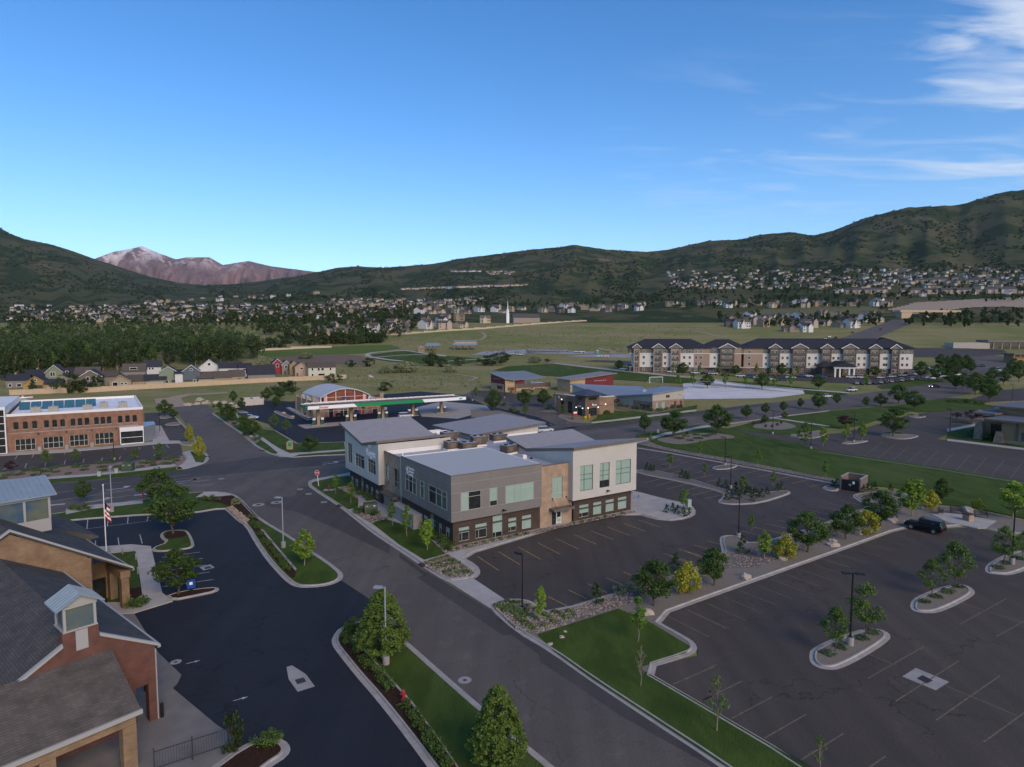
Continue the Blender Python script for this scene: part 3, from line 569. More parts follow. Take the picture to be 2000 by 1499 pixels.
# south planter between the two lots
sp_ = [(957,1190),(962,1180),(988,1170),(1025,1170),(1050,1180),(1071,1197),(1240,1146),(1380,1101),(1412,1086),(1404,1052),(1412,1046),(1440,1045),(1470,1064),(1550,1041),(1633,1014),(1700,991),(1668,974),(1665,966),(1690,962),(1760,958),(1800,985),(1900,995),(1960,1008),(2040,1025),(2040,1050),(1960,1040),(1900,1026),(1835,1032),(1776,1028),(1640,1078),(1400,1163),(1276,1209),(1340,1244),(1358,1256),(1363,1270),(1350,1280),(1259,1309),(1340,1356),(1584,1499),(1800,1660),(1720,1720),(1400,1494),(1245,1392),(1152,1330),(1074,1274),(1006,1234)]
spw = chaikin(ground(sp_),1); kerb(spw, True); sheet('planter', offset(spw, .57),.1, m_gravel, skirt=.12)
sheet('lawn', ground(zp('C', [(865,522),(1380,358),(1470,395),(1600,455),(1820,590),(1840,612),(1800,640),(1530,725),(1530,745),(1930,975)]) + [(1575,1499),(1790,1660),(1730,1700),(1410,1494),(1255,1392),(1160,1330),(1082,1274)]),.115, m_lawn)
rock_px = zp('C', [(590,340),(660,300),(770,305),(850,340),(950,390),(1200,320),(1500,215),(1900,85),(2000,60),(2020,120),(1900,170),(1700,230),(1500,300),(1380,350),(860,518),(730,480)])
sheet('rock_bed', ground(rock_px),.116, m_rockbed)
sheet('rock_bed', ground([(1415,1088),(1474,1068),(1550,1045),(1633,1018),(1700,995),(1745,985),(1760,1000),(1700,1018),(1600,1062),(1480,1110),(1420,1112)]),.116, m_rockbed)
sheet('rock_bed', ground(zp('S', [(470,245),(560,205),(660,195),(860,240),(800,260),(620,280)])),.116, m_rockbed)
sheet('patio', ground(zp('S', [(1180,440),(1340,430),(1510,450),(1830,510),(1720,580),(1640,582),(1330,520)])),.13, m_walk, skirt=.12)
# islands in the lots
def oval(px4, mat, gut=.4, nm='planter'):           # rounded ends
 return island(px4, mat, nm, 2, gut)
oval(zp('D', [(725,620),(740,560),(1010,455),(1130,445),(1215,480),(1200,530),(930,690),(820,695),(745,665)]), m_gravel)
oval(zp('D', [(1322,315),(1345,265),(1540,190),(1650,185),(1715,225),(1700,260),(1510,355),(1410,360),(1340,345)]), m_gravel)
oval(zp('D', [(1765,100),(1785,60),(1930,-10),(2060,-20),(2120,30),(2050,90),(1930,135),(1840,130),(1780,120)]), m_gravel)
island(zp('E', [(50,352),(200,360),(520,455),(560,478),(700,468),(800,455),(835,465),(825,480),(680,525),(560,532),(480,525),(465,510),(490,490),(500,470),(300,420),(50,370)]), m_rockbed, 'rock_bed', 1,.3)
island(zp('W', [(850,672),(880,655),(990,640),(1090,640),(1110,655),(1060,680),(960,692),(880,690)]), m_rockbed, 'rock_bed', 1,.25)
island(zp('E', [(985,445),(1010,430),(1075,425),(1080,462),(1020,462)]), m_rockbed, 'rock_bed', 1,.25)
# edges of the office lot and the big lawn
lawnE = ground([(1250,871),(1290,852),(1300,845),(1370,834),(1430,838),(1480,852),(1560,867),(1600,880),(1830,914),(2050,950),(2300,990),(2300,1080),(2040,1022),(1900,992),(1800,982),(1760,955),(1660,945),(1637,938),(1450,906)])
sheet('lawn', lawnE, .1, m_lawn, skirt=.15)
sheet('rock_bed', ground([(1243,868),(1262,862),(1300,875),(1450,902),(1637,938),(1637,944),(1450,909),(1300,881)]),.108, m_rockbed)
kerb(ground([(1243,876),(1300,885),(1450,912),(1640,948)]), flip=False)
kerb(ground([(1600,883),(1830,917),(2050,953),(2300,993)]), flip=True, gut=.1)
sheet('gravel_bed', chaikin(ground(zp('W', [(290,395),(420,375),(600,345),(850,330),(1050,355),(1085,378),(1030,390),(860,390),(700,430),(560,448),(420,435)])),2),.115, m_gravel)
sheet('gravel_bed', chaikin(ground(zp('W', [(1250,285),(1260,250),(1400,222),(1560,225),(1690,262),(1640,290),(1480,305)])),2),.075, m_gravel)
sheet('lawn', ground(zp('W', [(1010,285),(1380,190),(1480,192),(1830,240),(2000,270),(1960,300),(1700,340),(1600,355),(1300,325)])),.06, m_lawn, skirt=.1)
sheet('lawn', ground(zp('W', [(1490,185),(1590,165),(2000,118)]) + [(1750,792),(1850,778),(1900,790),(1830,795),(1750,810),(1680,832),(1640,838)]),.06, m_lawn, skirt=.1)
sheet('lawn', ground([(1815,800),(1850,790),(1935,794),(1930,802),(1905,798),(1840,803)]),.05, m_lawn)
sheet('sidewalk', ground(zp('W', [(1010,240),(1400,185),(1590,160),(2000,112),(2000,120),(1600,168),(1480,185),(2000,262),(2000,272),(1460,192),(1400,192),(1010,252)])),.09, m_walk)
sheet('sidewalk', ground([(1243,862),(1300,846),(1370,833),(1425,826),(1425,830),(1372,837),(1300,851),(1243,868)]),.12, m_walk)
sheet('lawn', ground([(1243,850),(1300,842),(1365,830),(1368,833),(1300,846),(1243,858)]),.1, m_lawn)
sheet('lawn', ground(zp('U', [(0,905),(400,820),(640,770),(900,1000),(1606,1210),(1606,1240),(0,1050)])),.06, m_lawn, skirt=.1)
sheet('sidewalk', ground(zp('U', [(0,840),(700,715),(760,730),(640,765),(0,900)])),.08, m_walk, skirt=.1)
sheet('sidewalk', ground(zp('U', [(0,1052),(1606,1245),(1900,1280),(1900,1320),(1606,1285),(0,1090)])),.12, m_walk, skirt=.12)
for pp in (zp('W', [(1590,355),(1700,335),(1960,300),(1990,330),(1890,385),(1720,385)]), zp('E', [(1075,222),(1120,212),(1225,208),(1215,215),(1130,228)]), zp('L', [(580,1355),(640,1340),(880,1345),(1000,1360),(870,1395),(720,1390)]), zp('L', [(850,1165),(940,1145),(1070,1170),(960,1190)])):
 island(pp, m_gravel, 'gravel_bed', 1,.2)
# verges and walks north of the main street
def strip(name, a, b, off, mat): return sheet(name, ground(a + b[::-1]), off, mat, skirt=.1)
strip('verge', [(-250,998),(0,944),(180,931),(290,919),(352,913)],[(-250,1008),(0,951),(180,938),(294,926),(359,919)],.1, m_lawn)
strip('sidewalk', [(-250,992),(0,939),(180,927),(290,914),(335,905)],[(-250,998),(0,944),(180,931),(290,919),(345,911)],.12, m_walk)
sheet('gravel_bed', ground(zp('F', [(-300,950),(0,870),(500,825),(1000,790),(1690,720),(1720,740),(1700,790),(1560,850),(1380,870),(900,915),(0,990),(-300,1030)])),.09, M('pink_gravel', (.27,.185,.135),(.2,.14,.105), scale=2, detail=6, bump=.4, bscale=10), skirt=.1)
island(zp('F', [(1680,690),(1760,672),(1880,665),(1950,720),(1935,770),(1880,800),(1700,850),(1600,850),(1720,770),(1730,730)]), m_walk, 'sidewalk', 1,.25)
sheet('lawn', ground(zp('F', [(1770,680),(1870,672),(1920,730),(1890,785),(1820,780)])),.112, m_lawn)
sheet('sidewalk', ground(zp('F', [(-300,720),(0,690),(600,660),(1100,625),(1420,590),(1430,440),(1500,440),(1575,580),(1670,580),(1690,600),(1480,607),(620,685),(0,720),(-300,750)])),.11, m_walk, skirt=.1)
island(zp('F', [(1640,590),(1780,590),(1820,600),(1790,625),(1690,620)]), m_gravel, 'gravel_bed', 1,.2)
kerb(ground(zp('F', [(1580,310),(1640,380),(1740,480),(1800,580),(1820,605)])), flip=False, gut=.3)
for pp in (zp('F', [(1470,350),(1560,335),(1640,355),(1500,378)]), zp('F', [(1520,425),(1650,400),(1700,430),(1560,440)])): island(pp, m_gravel, 'gravel_bed', 1,.15)
# corner of the filling station
gp = zp('M', [(600,255),(640,235),(860,255),(880,300),(1000,390),(1220,425),(1260,430),(1480,560),(1980,545),(2000,680),(1700,690),(1430,708),(1300,700),(1180,665),(1040,585),(890,455),(760,370)])
island(gp, m_lawn, 'lawn', 0,.35)
sheet('sidewalk', ground(zp('M', [(1060,470),(1120,500),(1210,565),(1300,620),(1400,665),(1980,625),(1980,642),(1500,680),(1400,712),(1310,695),(1230,680),(1280,665),(1180,580),(1050,490)])),.125, m_walk)
sheet('gravel_bed', ground(zp('M', [(900,455),(1040,450),(1070,500),(1090,540),(1040,570)])),.118, m_gravel)
sheet('gravel_bed', ground(zp('M', [(740,330),(840,330),(900,365),(800,385)])),.118, m_gravel)
island(zp('M', [(1230,225),(1290,228),(1470,300),(1400,312),(1250,250)]), m_gravel, 'gravel_bed', 1,.25)
island(zp('M', [(850,215),(960,232),(985,250),(860,248)]), m_gravel, 'gravel_bed', 1,.2)
kerb(ground(zp('M', [(1370,195),(1500,270),(1590,320),(1680,300),(1960,265),(2200,240)])), flip=True, gut=.2)
sheet('sidewalk', ground(zp('M', [(1370,195),(1500,265),(1590,305),(1680,290),(2000,250),(2400,215),(2400,190),(1500,230),(1400,190)])),.12, m_walk, skirt=.12)
# restaurant corner, school front, far walks
strip('sidewalk', zp('J', [(1070,842),(1370,808),(2000,730)]), zp('J', [(1070,852),(1370,820),(2000,742)]),.12, m_walk)
strip('verge', zp('J', [(1090,858),(1370,824),(2000,748)]), zp('J', [(1100,868),(1370,836),(2000,762)]),.1, m_lawn)
sheet('lawn', ground(zp('J', [(1130,760),(1270,740),(1620,755),(1880,715),(2010,690),(2000,728),(1370,800),(1150,830),(1060,835),(1120,800)])),.1, m_lawn, skirt=.12)
sheet('gravel_bed', ground(zp('J', [(600,745),(745,735),(790,770),(770,800),(870,840),(1020,850),(950,800),(760,760)])),.1, m_gravel, skirt=.1)
sheet('rock_bed', ground(zp('J', [(1280,700),(1620,750),(1890,705),(1880,720),(1620,768),(1290,722)])),.112, m_rockbed)
sheet('gravel_bed', ground(zp('J', [(0,730),(250,740),(500,800),(430,830),(0,800)])),.1, m_gravel)
strip('walk', zp('J', [(740,315),(1000,345),(1300,375),(1700,415),(2000,440)]), zp('J', [(740,322),(1000,354),(1300,386),(1700,428),(2000,455)]),.1, m_walk)
strip('walk', zp('K', [(440,340),(860,395),(1480,442)]), zp('K', [(440,344),(860,400),(1480,449)]),.1, m_walk)
sheet('sports_lawn', ground(zp('J', [(330,345),(740,322),(1300,385),(2000,455),(2000,482),(1880,500),(1200,460),(660,430),(200,380)])),.05, m_lawn)
sheet('lawn', ground(zp('K', [(640,362),(860,400),(1480,452),(1380,470),(1200,450),(1190,430),(1000,388)])),.05, m_lawn)
sheet('ploughed_field', ground(zp('I', [(0,185),(250,165),(700,150),(850,160),(900,200),(870,240),(640,235),(400,250),(0,250)])),.06, m_dirt)
sheet('green_field', ground(zp('I', [(-60,120),(700,75),(1100,62),(1200,95),(880,140),(300,160),(-60,185)])),.05, M('green_field', (.085,.13,.03),(.115,.15,.045), scale=.08, detail=6, rough=1, spec=.05, aniso=(R(33),(.15,1,1))))
sheet('green_field', ground(zp('I', [(930,150),(1240,112),(1420,145),(1900,185),(1940,210),(1700,240),(1300,230),(950,190)])),.05, MATS['lawn'])
def path(name, pts, wd, off, mat, smooth=2):
 p = chaikin(ground(pts), smooth, False); n = len(p); a = []; b = []
 for i in range(n):
  d = (p[min(i + 1, n - 1)] - p[max(i - 1,0)]).normalized(); q = Vector((-d.y, d.x)) * wd / 2; a.append(p[i] + q); b.append(p[i] - q)
 mb = MB(); vs = [(q.x, q.y, Z(q.x, q.y) + off) for q in a + b]; mb.add(vs, [(i + 1, i, n + i, n + i + 1) for i in range(n - 1)]); o = mb.build(name, mat, fix=False); tag(o, kind='structure'); return o
path('walk', zp('I', [(1220,210),(1050,192),(920,170),(885,155),(920,135),(1050,122),(1250,112),(1400,140),(1600,160)]),3.2,.09, m_walk)
path('walk', zp('I', [(960,175),(1200,155),(1420,150),(1600,165)]),2.2,.1, m_walk); path('walk', zp('I', [(1600,210),(1900,190),(2050,180)]),2.4,.1, m_walk)
path('dirt_track', zp('M', [(760,40),(560,52),(330,62),(230,90),(150,120),(200,175)]),5.5,.07, m_dirtroad)
path('dirt_track', zp('M', [(140,95),(170,150),(230,190)]),9,.075, m_dirtroad)
path('dirt_track', zp('I', [(1680,325),(1830,345),(1880,355),(1800,390)]),2.5,.07, m_dirtroad)
for q in ([(920,14),(620,45),(330,60)], ): pass
path('dirt_track', [(938,664),(948,659),(946,652),(935,648)],3., .08, m_dirtroad)
path('dirt_track', zp('K', [(430,45),(560,62),(680,95),(710,85)]),3.5,.08, m_dirtroad)
path('dirt_track', zp('J', [(1130,185),(1180,200),(1280,215),(1240,232)]),4,.08, m_dirtroad)
# hillside road and park lots
path('hill_road', [(1560,700),(1600,688),(1640,676),(1690,656),(1740,637),(1765,626)],24,.07, m_road)
path('main_street', [(1800,765),(1850,752),(1895,735),(1925,718),(1940,705),(1915,696),(1860,690)],30,.05, m_road)
m_pale = M('pale_pavement', (.3,.3,.31),(.24,.24,.25), scale=.2, detail=4)
for pp in (zp('J', [(0,245),(100,215),(480,195),(860,200),(900,215),(560,225),(320,245)]), zp('J', [(480,205),(1090,215),(1100,232),(900,240),(500,228)]), zp('J', [(820,255),(1100,240),(1430,240),(1420,270),(1100,268)])):
 sheet('park_lot', ground(pp),.06, m_pale)
sheet('park_lot', ground(zp('L', [(920,500),(1350,500),(1800,520),(1850,560),(1500,590),(930,590)])),.06, m_lot)
sheet('parking_lot', ground(zp('K', [(820,345),(1350,380),(1500,385),(1700,400),(1900,365),(1990,340),(1960,290),(1880,300),(1760,340),(820,325)])),.05, m_lot)
sheet('parking_lot', ground(zp('J', [(1000,300),(1430,320),(1700,375),(2000,415),(2000,400),(1430,330),(1430,300),(1100,290)])),.05, m_lot)
sheet('lawn', ground(zp('L', [(560,880),(900,815),(1300,800),(1380,805),(900,880),(620,905)])),.08, m_lawn)
sheet('parking_lot', ground(zp('L', [(1250,990),(1480,1000),(1720,920),(1800,910),(2050,890),(2050,1010),(1560,1030),(1080,1000)])),.05, m_lot)
sheet('lawn', ground(zp('L', [(1000,1010),(1230,1010),(1720,1065),(1720,1100),(1530,1100),(1000,1130),(900,1120)])),.07, m_lawn)

# ================================================================ building helpers
class Fac:
 """a flat wall in a building's own axes: R faces -y, L faces -x, E faces +x, N faces +y"""
 def __init__(s, k, off): s.k = k; s.o = off
 def p(s, a, z, d=0.):
  return {'R': (a, s.o - d, z), 'L': (s.o - d, a, z), 'E': (s.o + d, a, z), 'N': (a, s.o + d, z)}[s.k]
 def quad(s, mb, a0, a1, z0, z1, d=0., mi=0):
  q = [s.p(a0, z0, d), s.p(a1, z0, d), s.p(a1, z1, d), s.p(a0, z1, d)]
  if s.k in 'LN': q = q[::-1]
  mb.quad(*q, mi=mi)
 def box(s, mb, a0, a1, z0, z1, d0, d1, mi=0):
  x = [s.p(a0, z0, d0), s.p(a1, z1, d1)]; lo = [min(x[0][i], x[1][i]) for i in range(3)]; hi = [max(x[0][i], x[1][i]) for i in range(3)]
  mb.box(lo[0], hi[0], lo[1], hi[1], lo[2], hi[2], mi)
 def wall(s, mb, a0, a1, z0, z1, holes=(), depth=.15, mi=0):
  A = sorted({a0, a1, *[q for h in holes for q in h[:2] if a0 < q < a1]}); Zs = sorted({z0, z1, *[q for h in holes for q in h[2:4] if z0 < q < z1]})
  for i in range(len(A) - 1):
   for j in range(len(Zs) - 1):
    ca, cz = (A[i] + A[i + 1]) / 2,(Zs[j] + Zs[j + 1]) / 2
    if any(h[0] < ca < h[1] and h[2] < cz < h[3] for h in holes): continue
    s.quad(mb, A[i], A[i + 1], Zs[j], Zs[j + 1],0, mi)
  for h in holes:
   c = [(h[0], h[2]),(h[1], h[2]),(h[1], h[3]),(h[0], h[3])]
   for i in range(4):
    (a, z),(b, y) = c[i], c[(i + 1) % 4]; q = [s.p(a, z), s.p(b, y), s.p(b, y, -depth), s.p(a, z, -depth)]
    mb.quad(*(q if s.k in 'RE' else q[::-1]), mi=mi)
 def poly(s, mb, pts, d=0., mi=0):
  q = [s.p(a, z, d) for a, z in pts]; mb.quad(*(q if s.k in 'RE' else q[::-1]), mi=mi)
m_blind = M('glass_over_pale_blinds', (.3,.4,.33),(.27,.37,.31), scale=.6, rough=.12, spec=.6, coord='O')
m_glass = M('dark_glass', (.012,.016,.018),(.03,.034,.03), scale=.9, rough=.06, spec=.7, coord='O')
m_tint = M('green_tinted_glass', (.05,.085,.075),(.08,.12,.1), scale=.8, rough=.07, spec=.7, coord='O')
m_alu = M('pale_window_frame', (.42,.42,.37), rough=.45, metal=.2)
m_darkframe = M('dark_window_frame', (.06,.06,.065), rough=.5)
m_whiteframe = M('white_window_frame', (.68,.67,.64), rough=.5)
def window(parent, fac, a0, a1, z0, z1, cols=(), rows=(), frame=None, panes=None, depth=.12, fw=.06, name='window', bars_d=.05):
 """frame as the part, every pane a piece under it; panes: one material or a list row by row from the bottom"""
 frame = frame or m_alu; panes = panes or m_blind
 As = [a0] + [a0 + (a1 - a0) * c for c in cols] + [a1]; Zs = [z0] + [z0 + (z1 - z0) * c for c in rows] + [z1]
 mb = MB()
 for i, a in enumerate(As): h = fw / 2; fac.box(mb, max(a0, a - h if 0 < i < len(As) - 1 else a if i == 0 else a - fw), min(a1, a + h if 0 < i < len(As) - 1 else a + fw if i == 0 else a), z0, z1,-depth, -depth + bars_d)
 for i, zz in enumerate(Zs): h = fw / 2; fac.box(mb, a0 + fw, a1 - fw, max(z0, zz - h if 0 < i < len(Zs) - 1 else zz if i == 0 else zz - fw), min(z1, zz + h if 0 < i < len(Zs) - 1 else zz + fw if i == 0 else zz),-depth, -depth + bars_d - .004)
 w_ = part(name, mb, frame, parent); k = 0
 for j in range(len(Zs) - 1):
  for i in range(len(As) - 1):
   g = MB(); fac.quad(g, As[i], As[i + 1], Zs[j], Zs[j + 1],-depth + .01); pm = panes[k % len(panes)] if isinstance(panes, list) else panes; k += 1
   g.build('pane', pm, w_)
 return w_
def text_on(parent, txt, fac, a, z, size, mat, name='lettering', d=.06, ext=.03, shear=0., font_scale=1.):
 """raised letters; a grows to the reader's right on R and N-mirrored walls, to the left on L walls"""
 cu = bpy.data.curves.new(name, 'FONT'); cu.body = txt; cu.size = size; cu.extrude = ext; cu.shear = shear; cu.resolution_u = 2; cu.offset = size * .012
 o = bpy.data.objects.new(name, cu); COL.objects.link(o); dg = bpy.context.evaluated_depsgraph_get(); me = bpy.data.meshes.new_from_object(o.evaluated_get(dg)); bpy.data.objects.remove(o)
 me.materials.clear(); me.materials.append(mat); t = link(name, me, parent); t.location = fac.p(a, z, d)
 t.rotation_euler = {'R': (R(90),0,0), 'L': (R(90),0, R(-90)), 'E': (R(90),0, R(90)), 'N': (R(90),0, R(180))}[fac.k]
 return t
def slab_roof(mb, poly, zs, th, mi=0, mt=None): mb.prism(poly, [z - th for z in zs], zs, mi, mt)
def place(px, rot): o = hit(*px); return o, rot
# ================================================================ office building
m_panel = M('grey_metal_panel', (.2,.182,.162),(.182,.166,.148), scale=.5, rough=.5, metal=.1, spec=.4, coord='O', rand=.05)
m_joint = M('panel_joint', (.42,.4,.36), rough=.5)
m_dkbrick = brick_mat('dark_brown_brick', (.085,.06,.047),(.065,.046,.037),(.05,.038,.03),.3,.09)
m_tanbrick = brick_mat('tan_brick', (.4,.275,.185),(.33,.225,.15),(.3,.24,.18),.3,.09)
m_stucco = M('off_white_stucco', (.49,.455,.4),(.455,.425,.375), scale=.6, rough=.85, coord='O', bump=.05)
m_fascia = M('bronze_fascia', (.17,.14,.115),(.15,.125,.105), scale=.7, rough=.5, metal=.2)
m_roofgrey = M('grey_membrane', (.27,.255,.25),(.3,.285,.28), scale=.8, detail=8, rough=.75, spec=.35)
m_membrane = M('white_membrane', (.8,.79,.77),(.72,.71,.7), scale=.4, detail=7, rough=.6)
m_parapet = M('white_parapet', (.72,.7,.66), rough=.6)
m_hvac = M('brown_steel', (.13,.1,.075),(.105,.085,.065), scale=1.5, rough=.55, metal=.2, coord='O')
m_galv = M('galvanised_steel', (.42,.43,.44), rough=.4, metal=.6)
m_sign = M('white_sign_letter', (.8,.8,.78), rough=.4)
m_black = M('black_metal', (.015,.015,.016), rough=.5)
C0 = hit(885,1069); BZ = .12
office = empty('office_building', (C0.x, C0.y, 0), R(33)); tag(office, 'two storey office with grey panel box, white wings and tilted roofs at the road corner', 'office')
fR, fL = Fac('R', 0.), Fac('L', 0.); pR, pL = Fac('R', -.5), Fac('L', -.5); bR, bL = Fac('R', .3), Fac('L', .3); wR, wL = Fac('R', -.7), Fac('L', -.7)
# lower storey, dark brick, and its windows
lowR = [(.87,2.44,.54,2.4),(3.37,5.15,.5,2.45),(6.07,7.62,.1,3.15),(8.6,9.94,.54,2.42),(10.86,12.47,.5,2.42),(21.15,22.96,.53,2.4),(23.81,25.46,.53,2.42),(26.3,27.98,.58,2.45),(28.79,30.62,.6,2.47)]
lowL = [(.86,2.04,.6,2.25),(3.09,4.1,.6,2.25),(5.19,6.83,.3,2.9),(7.61,8.97,.9,2.2),(38.3,39.7,.5,1.95),(35.84,37.5,.5,1.95),(33.44,34.5,.1,2.85),(30.75,32.33,.5,1.95),(28.6,29.87,.5,1.97),(26.18,27.66,.5,1.97)]
mb = MB(); fR.wall(mb, 0,13.95,-.1,3.46,[h for h in lowR if h[1] < 14]); fL.wall(mb, 0,16.6,-.1,3.46,[h for h in lowL if h[1] < 16]); Fac('N', 16.6).wall(mb, 0,.3,-.1,3.46); Fac('E', 13.95).wall(mb, 0,.3,-.1,3.46); part('brick_base', mb, m_dkbrick, office); mb = MB()
fR.wall(mb, 20.0,31.5,-.1,3.5,[h for h in lowR if h[0] > 14]); fL.wall(mb, 24.9,40.4,-.1,3.4,[h for h in lowL if h[0] > 20])
Fac('E', 31.5).wall(mb, 0,17.2,-.1,3.5); Fac('N', 40.4).wall(mb, 0,33,-.1,3.4); Fac('R', 24.9).wall(mb, 0,.3,-.1,3.4); Fac('L', 20.0).wall(mb, 0,.3,-.1,3.5)
part('brick_base', mb, m_dkbrick, office)
for a0, a1, f in ((0.02,13.93, Fac('R', -.03)),(20.02,31.48, Fac('R', -.03))): mb = MB(); f.box(mb, a0, a1,-.12,.16,-.03,.02); part('plinth', mb, m_conc, office)
dk = m_glass; bl = m_blind
for i, h in enumerate(lowR):
 tall = h[3] > 3
 part('lintel', (lambda q: (fR.box(q, h[0] - .02, h[1] + .02, h[3] * .6 + h[2] * .4 - .0 if 0 else h[2] + (h[3] - h[2]) * .72 - .07, h[2] + (h[3] - h[2]) * .72 + .07,-.1,.12), q)[1])(MB()), m_darkframe, office)
 pn = {0: [dk, dk, bl, bl],1: [dk, dk, bl, bl],2: [dk, dk, bl, bl, bl, bl],3: [dk, dk, bl, bl],5: [dk, dk, bl, bl]}.get(i, [bl])
 window(office, fR, *h, cols=(.3,), rows=(.25,.62) if tall else (.34 if i in (3,5) else .6,), panes=pn)
for i, h in enumerate(lowL): window(office, fL, *h, cols=(.5,), rows=(.4,.7) if h[3] > 2.6 else (.62,), panes=[dk, m_tint, m_tint, bl] if i % 3 else [m_tint, dk, bl, bl])
# grey panel box, a panel at a time on a pale backing
mb = MB(); mb.prism([(-.46,-.46),(13.84,-.46),(13.84,16),(-.46,16)],3.44,9.5); part('panel_backing', mb, m_joint, office)
cR = [-.5,.9,3.96,5.26,7.77,9.35,12.52,13.88]; cL = [-.5,.55,3.85,6.4,8.93,11.6,14.05,15.6]; rz_ = [3.42,4.73,7.2,8.48,9.56]
winR = [(.95,3.93),(5.29,6.48),(7.8,12.5)]; winL = [(.68,6.1),(7.65,8.87),(10.2,14.08)]
def panels(fac, cs, wins):
 for j in range(4):
  segs = list(zip(cs, cs[1:]))
  if j == 1:
   edges = sorted(set(cs + [q for w_ in wins for q in w_])); segs = [(a, b) for a, b in zip(edges, edges[1:]) if b - a > .12 and not any(w_[0] - .01 <= (a + b) / 2 <= w_[1] + .01 for w_ in wins)]
  for a, b in segs:
   q = MB(); fac.box(q, a + .022, b - .022, rz_[j] + .022, rz_[j + 1] - .022,-.04,.0); part('panel', q, m_panel, office)
panels(pR, cR, winR); panels(pL, cL, winL)
bd = dict(depth=.02, bars_d=.06)
window(office, pR, .95,3.93,4.75,7.2, cols=(.37,), rows=(.72,), panes=[bl, dk, bl, dk], **bd)
window(office, pR, 5.29,6.48,4.75,7.2, rows=(.3,.74), panes=[dk, bl, bl], **bd)
window(office, pR, 7.8,12.5,4.75,7.2, cols=(.33,.52), rows=(.74,), panes=[bl], **bd)
window(office, pL, .68,6.1,4.78,7.2, cols=(.27,.58), rows=(.7,), panes=[m_tint, m_tint, dk, m_tint, m_tint, dk], **bd)
window(office, pL, 7.65,8.87,4.78,7.2, rows=(.7,), panes=[m_tint], **bd)
window(office, pL, 10.2,14.08,4.78,7.2, cols=(.33,.66), rows=(.7,), panes=[m_tint, dk, m_tint], **bd)
mb = MB(); mb.prism([(-.3,-.3),(13.7,-.3),(13.7,15.6),(-.3,15.6)],8.9,9.05); part('flat_roof', mb, m_membrane, office)
mb = MB()
for x0, x1, y0, y1 in ((-.46,13.8,-.46,-.22),(-.46,-.22,-.22,15.4),(13.58,13.8,-.22,15.4),(-.46,13.8,15.4,15.7)): mb.box(x0, x1, y0, y1,9.0,9.58)
part('parapet', mb, m_parapet, office)
mb = MB()
for x0, x1, y0, y1 in ((-.53,13.9,-.53,-.38),(-.53,-.38,-.38,15.4)): mb.box(x0, x1, y0, y1,9.54,9.62)
part('parapet_cap', mb, m_fascia, office)
# tan brick links
mb = MB(); hR = [(16.33,18.2,3.95,7.15),(16.28,18.1,0,2.15)]; bR.wall(mb, 13.8,19.9,-.1,9.05, hR, .2); part('brick_link', mb, m_tanbrick, office); mb = MB(); hL = [(21.8,24.1,4.5,6.85),(18.5,20.45,3.9,6.85),(19.4,22.0,0,2.2)]; bL.wall(mb, 15.5,24.9,-.1,8.85, hL, .2)
part('brick_link', mb, m_tanbrick, office)
window(office, bR, *hR[0], cols=(.6,), rows=(.24,), panes=[bl], depth=.15); window(office, bL, *hL[0], cols=(.33,.66), rows=(.72,), panes=[m_tint, bl, m_tint], depth=.15); window(office, bL, *hL[1], cols=(.42,), rows=(.28,), panes=[m_tint, dk], depth=.15)
dr = window(office, bR, 16.3,17.1,.02,2.13, rows=(.4,), panes=[dk], frame=m_darkframe, depth=.15, name='side_light')
dr = window(office, bR, 17.12,18.08,.02,2.13, rows=(.14,.48), panes=[dk, bl, dk], frame=m_whiteframe, depth=.12, fw=.13, name='door')
q = MB(); bR.box(q, 17.2,17.28,.95,1.25,-.06,.0); q.build('handle', m_galv, dr)
dr = window(office, bL, 19.45,21.95,.02,2.18, cols=(.33,.66), rows=(.85,), panes=[dk], frame=m_darkframe, depth=.15, name='door')
for f, a0, a1 in ((bR, 15.75,19.5),(bL, 18.0,23.3)):
 mb = MB(); f.box(mb, a0, a1,2.38,2.72,0,1.25); c_ = part('canopy', mb, m_fascia, office)
 for a in (a0 + .6, a1 - .6): q = MB(); q.cyl(f.p(a, 2.72,1.15), f.p(a, 4.0,.02),.03, n=6); f.box(q, a - .09, a + .09,3.9,4.1,-.02,.06); q.build('tie_rod', m_black, c_)
# white wings with butterfly roofs
RNE = dict(t=(-1.0,11.3,17.6), z=(11.4,9.45,10.5)); RNW = dict(t=(43.3,31.3,24.4), z=(11.45,9.3,10.6))
def ptop(tab, t): return lerp_tab(sorted(zip(tab['t'], tab['z'])), t)
upR = [(20.65,23.1,4.72,8.48),(24.4,26.37,4.72,8.47),(27.6,30.72,4.8,8.5)]; upL = [(37.0,39.36,4.66,8.26),(30.84,35.44,4.74,7.0),(25.64,29.19,4.74,7.05)]
mb = MB(); wR.wall(mb, 19.3,31.9,3.48,8.9, upR, .16); zt = 10.95
wR.poly(mb, [(19.3,8.9),(31.9,8.9),(31.9,11.1),(19.3,10.95)])
for k, x in (('L', 19.3),('E', 31.9)): Fac(k, x).poly(mb, [(-.7,3.48),(17.2,3.48),(17.2,9.9),(11.3,8.95),(-.7,10.95)])
Fac('N', 17.2).wall(mb, 19.3,31.9,3.4,9.9); mb.quad((19.3,-.7,3.48),(19.3,17.2,3.48),(31.9,17.2,3.48),(31.9,-.7,3.48))
part('white_wall', mb, m_stucco, office)
mb = MB(); wL.wall(mb, 24.3,40.7,3.38,8.4, upL, .16); wL.poly(mb, [(24.3,8.4),(40.7,8.4),(40.7,10.55),(31.3,8.85),(24.3,10.1)])
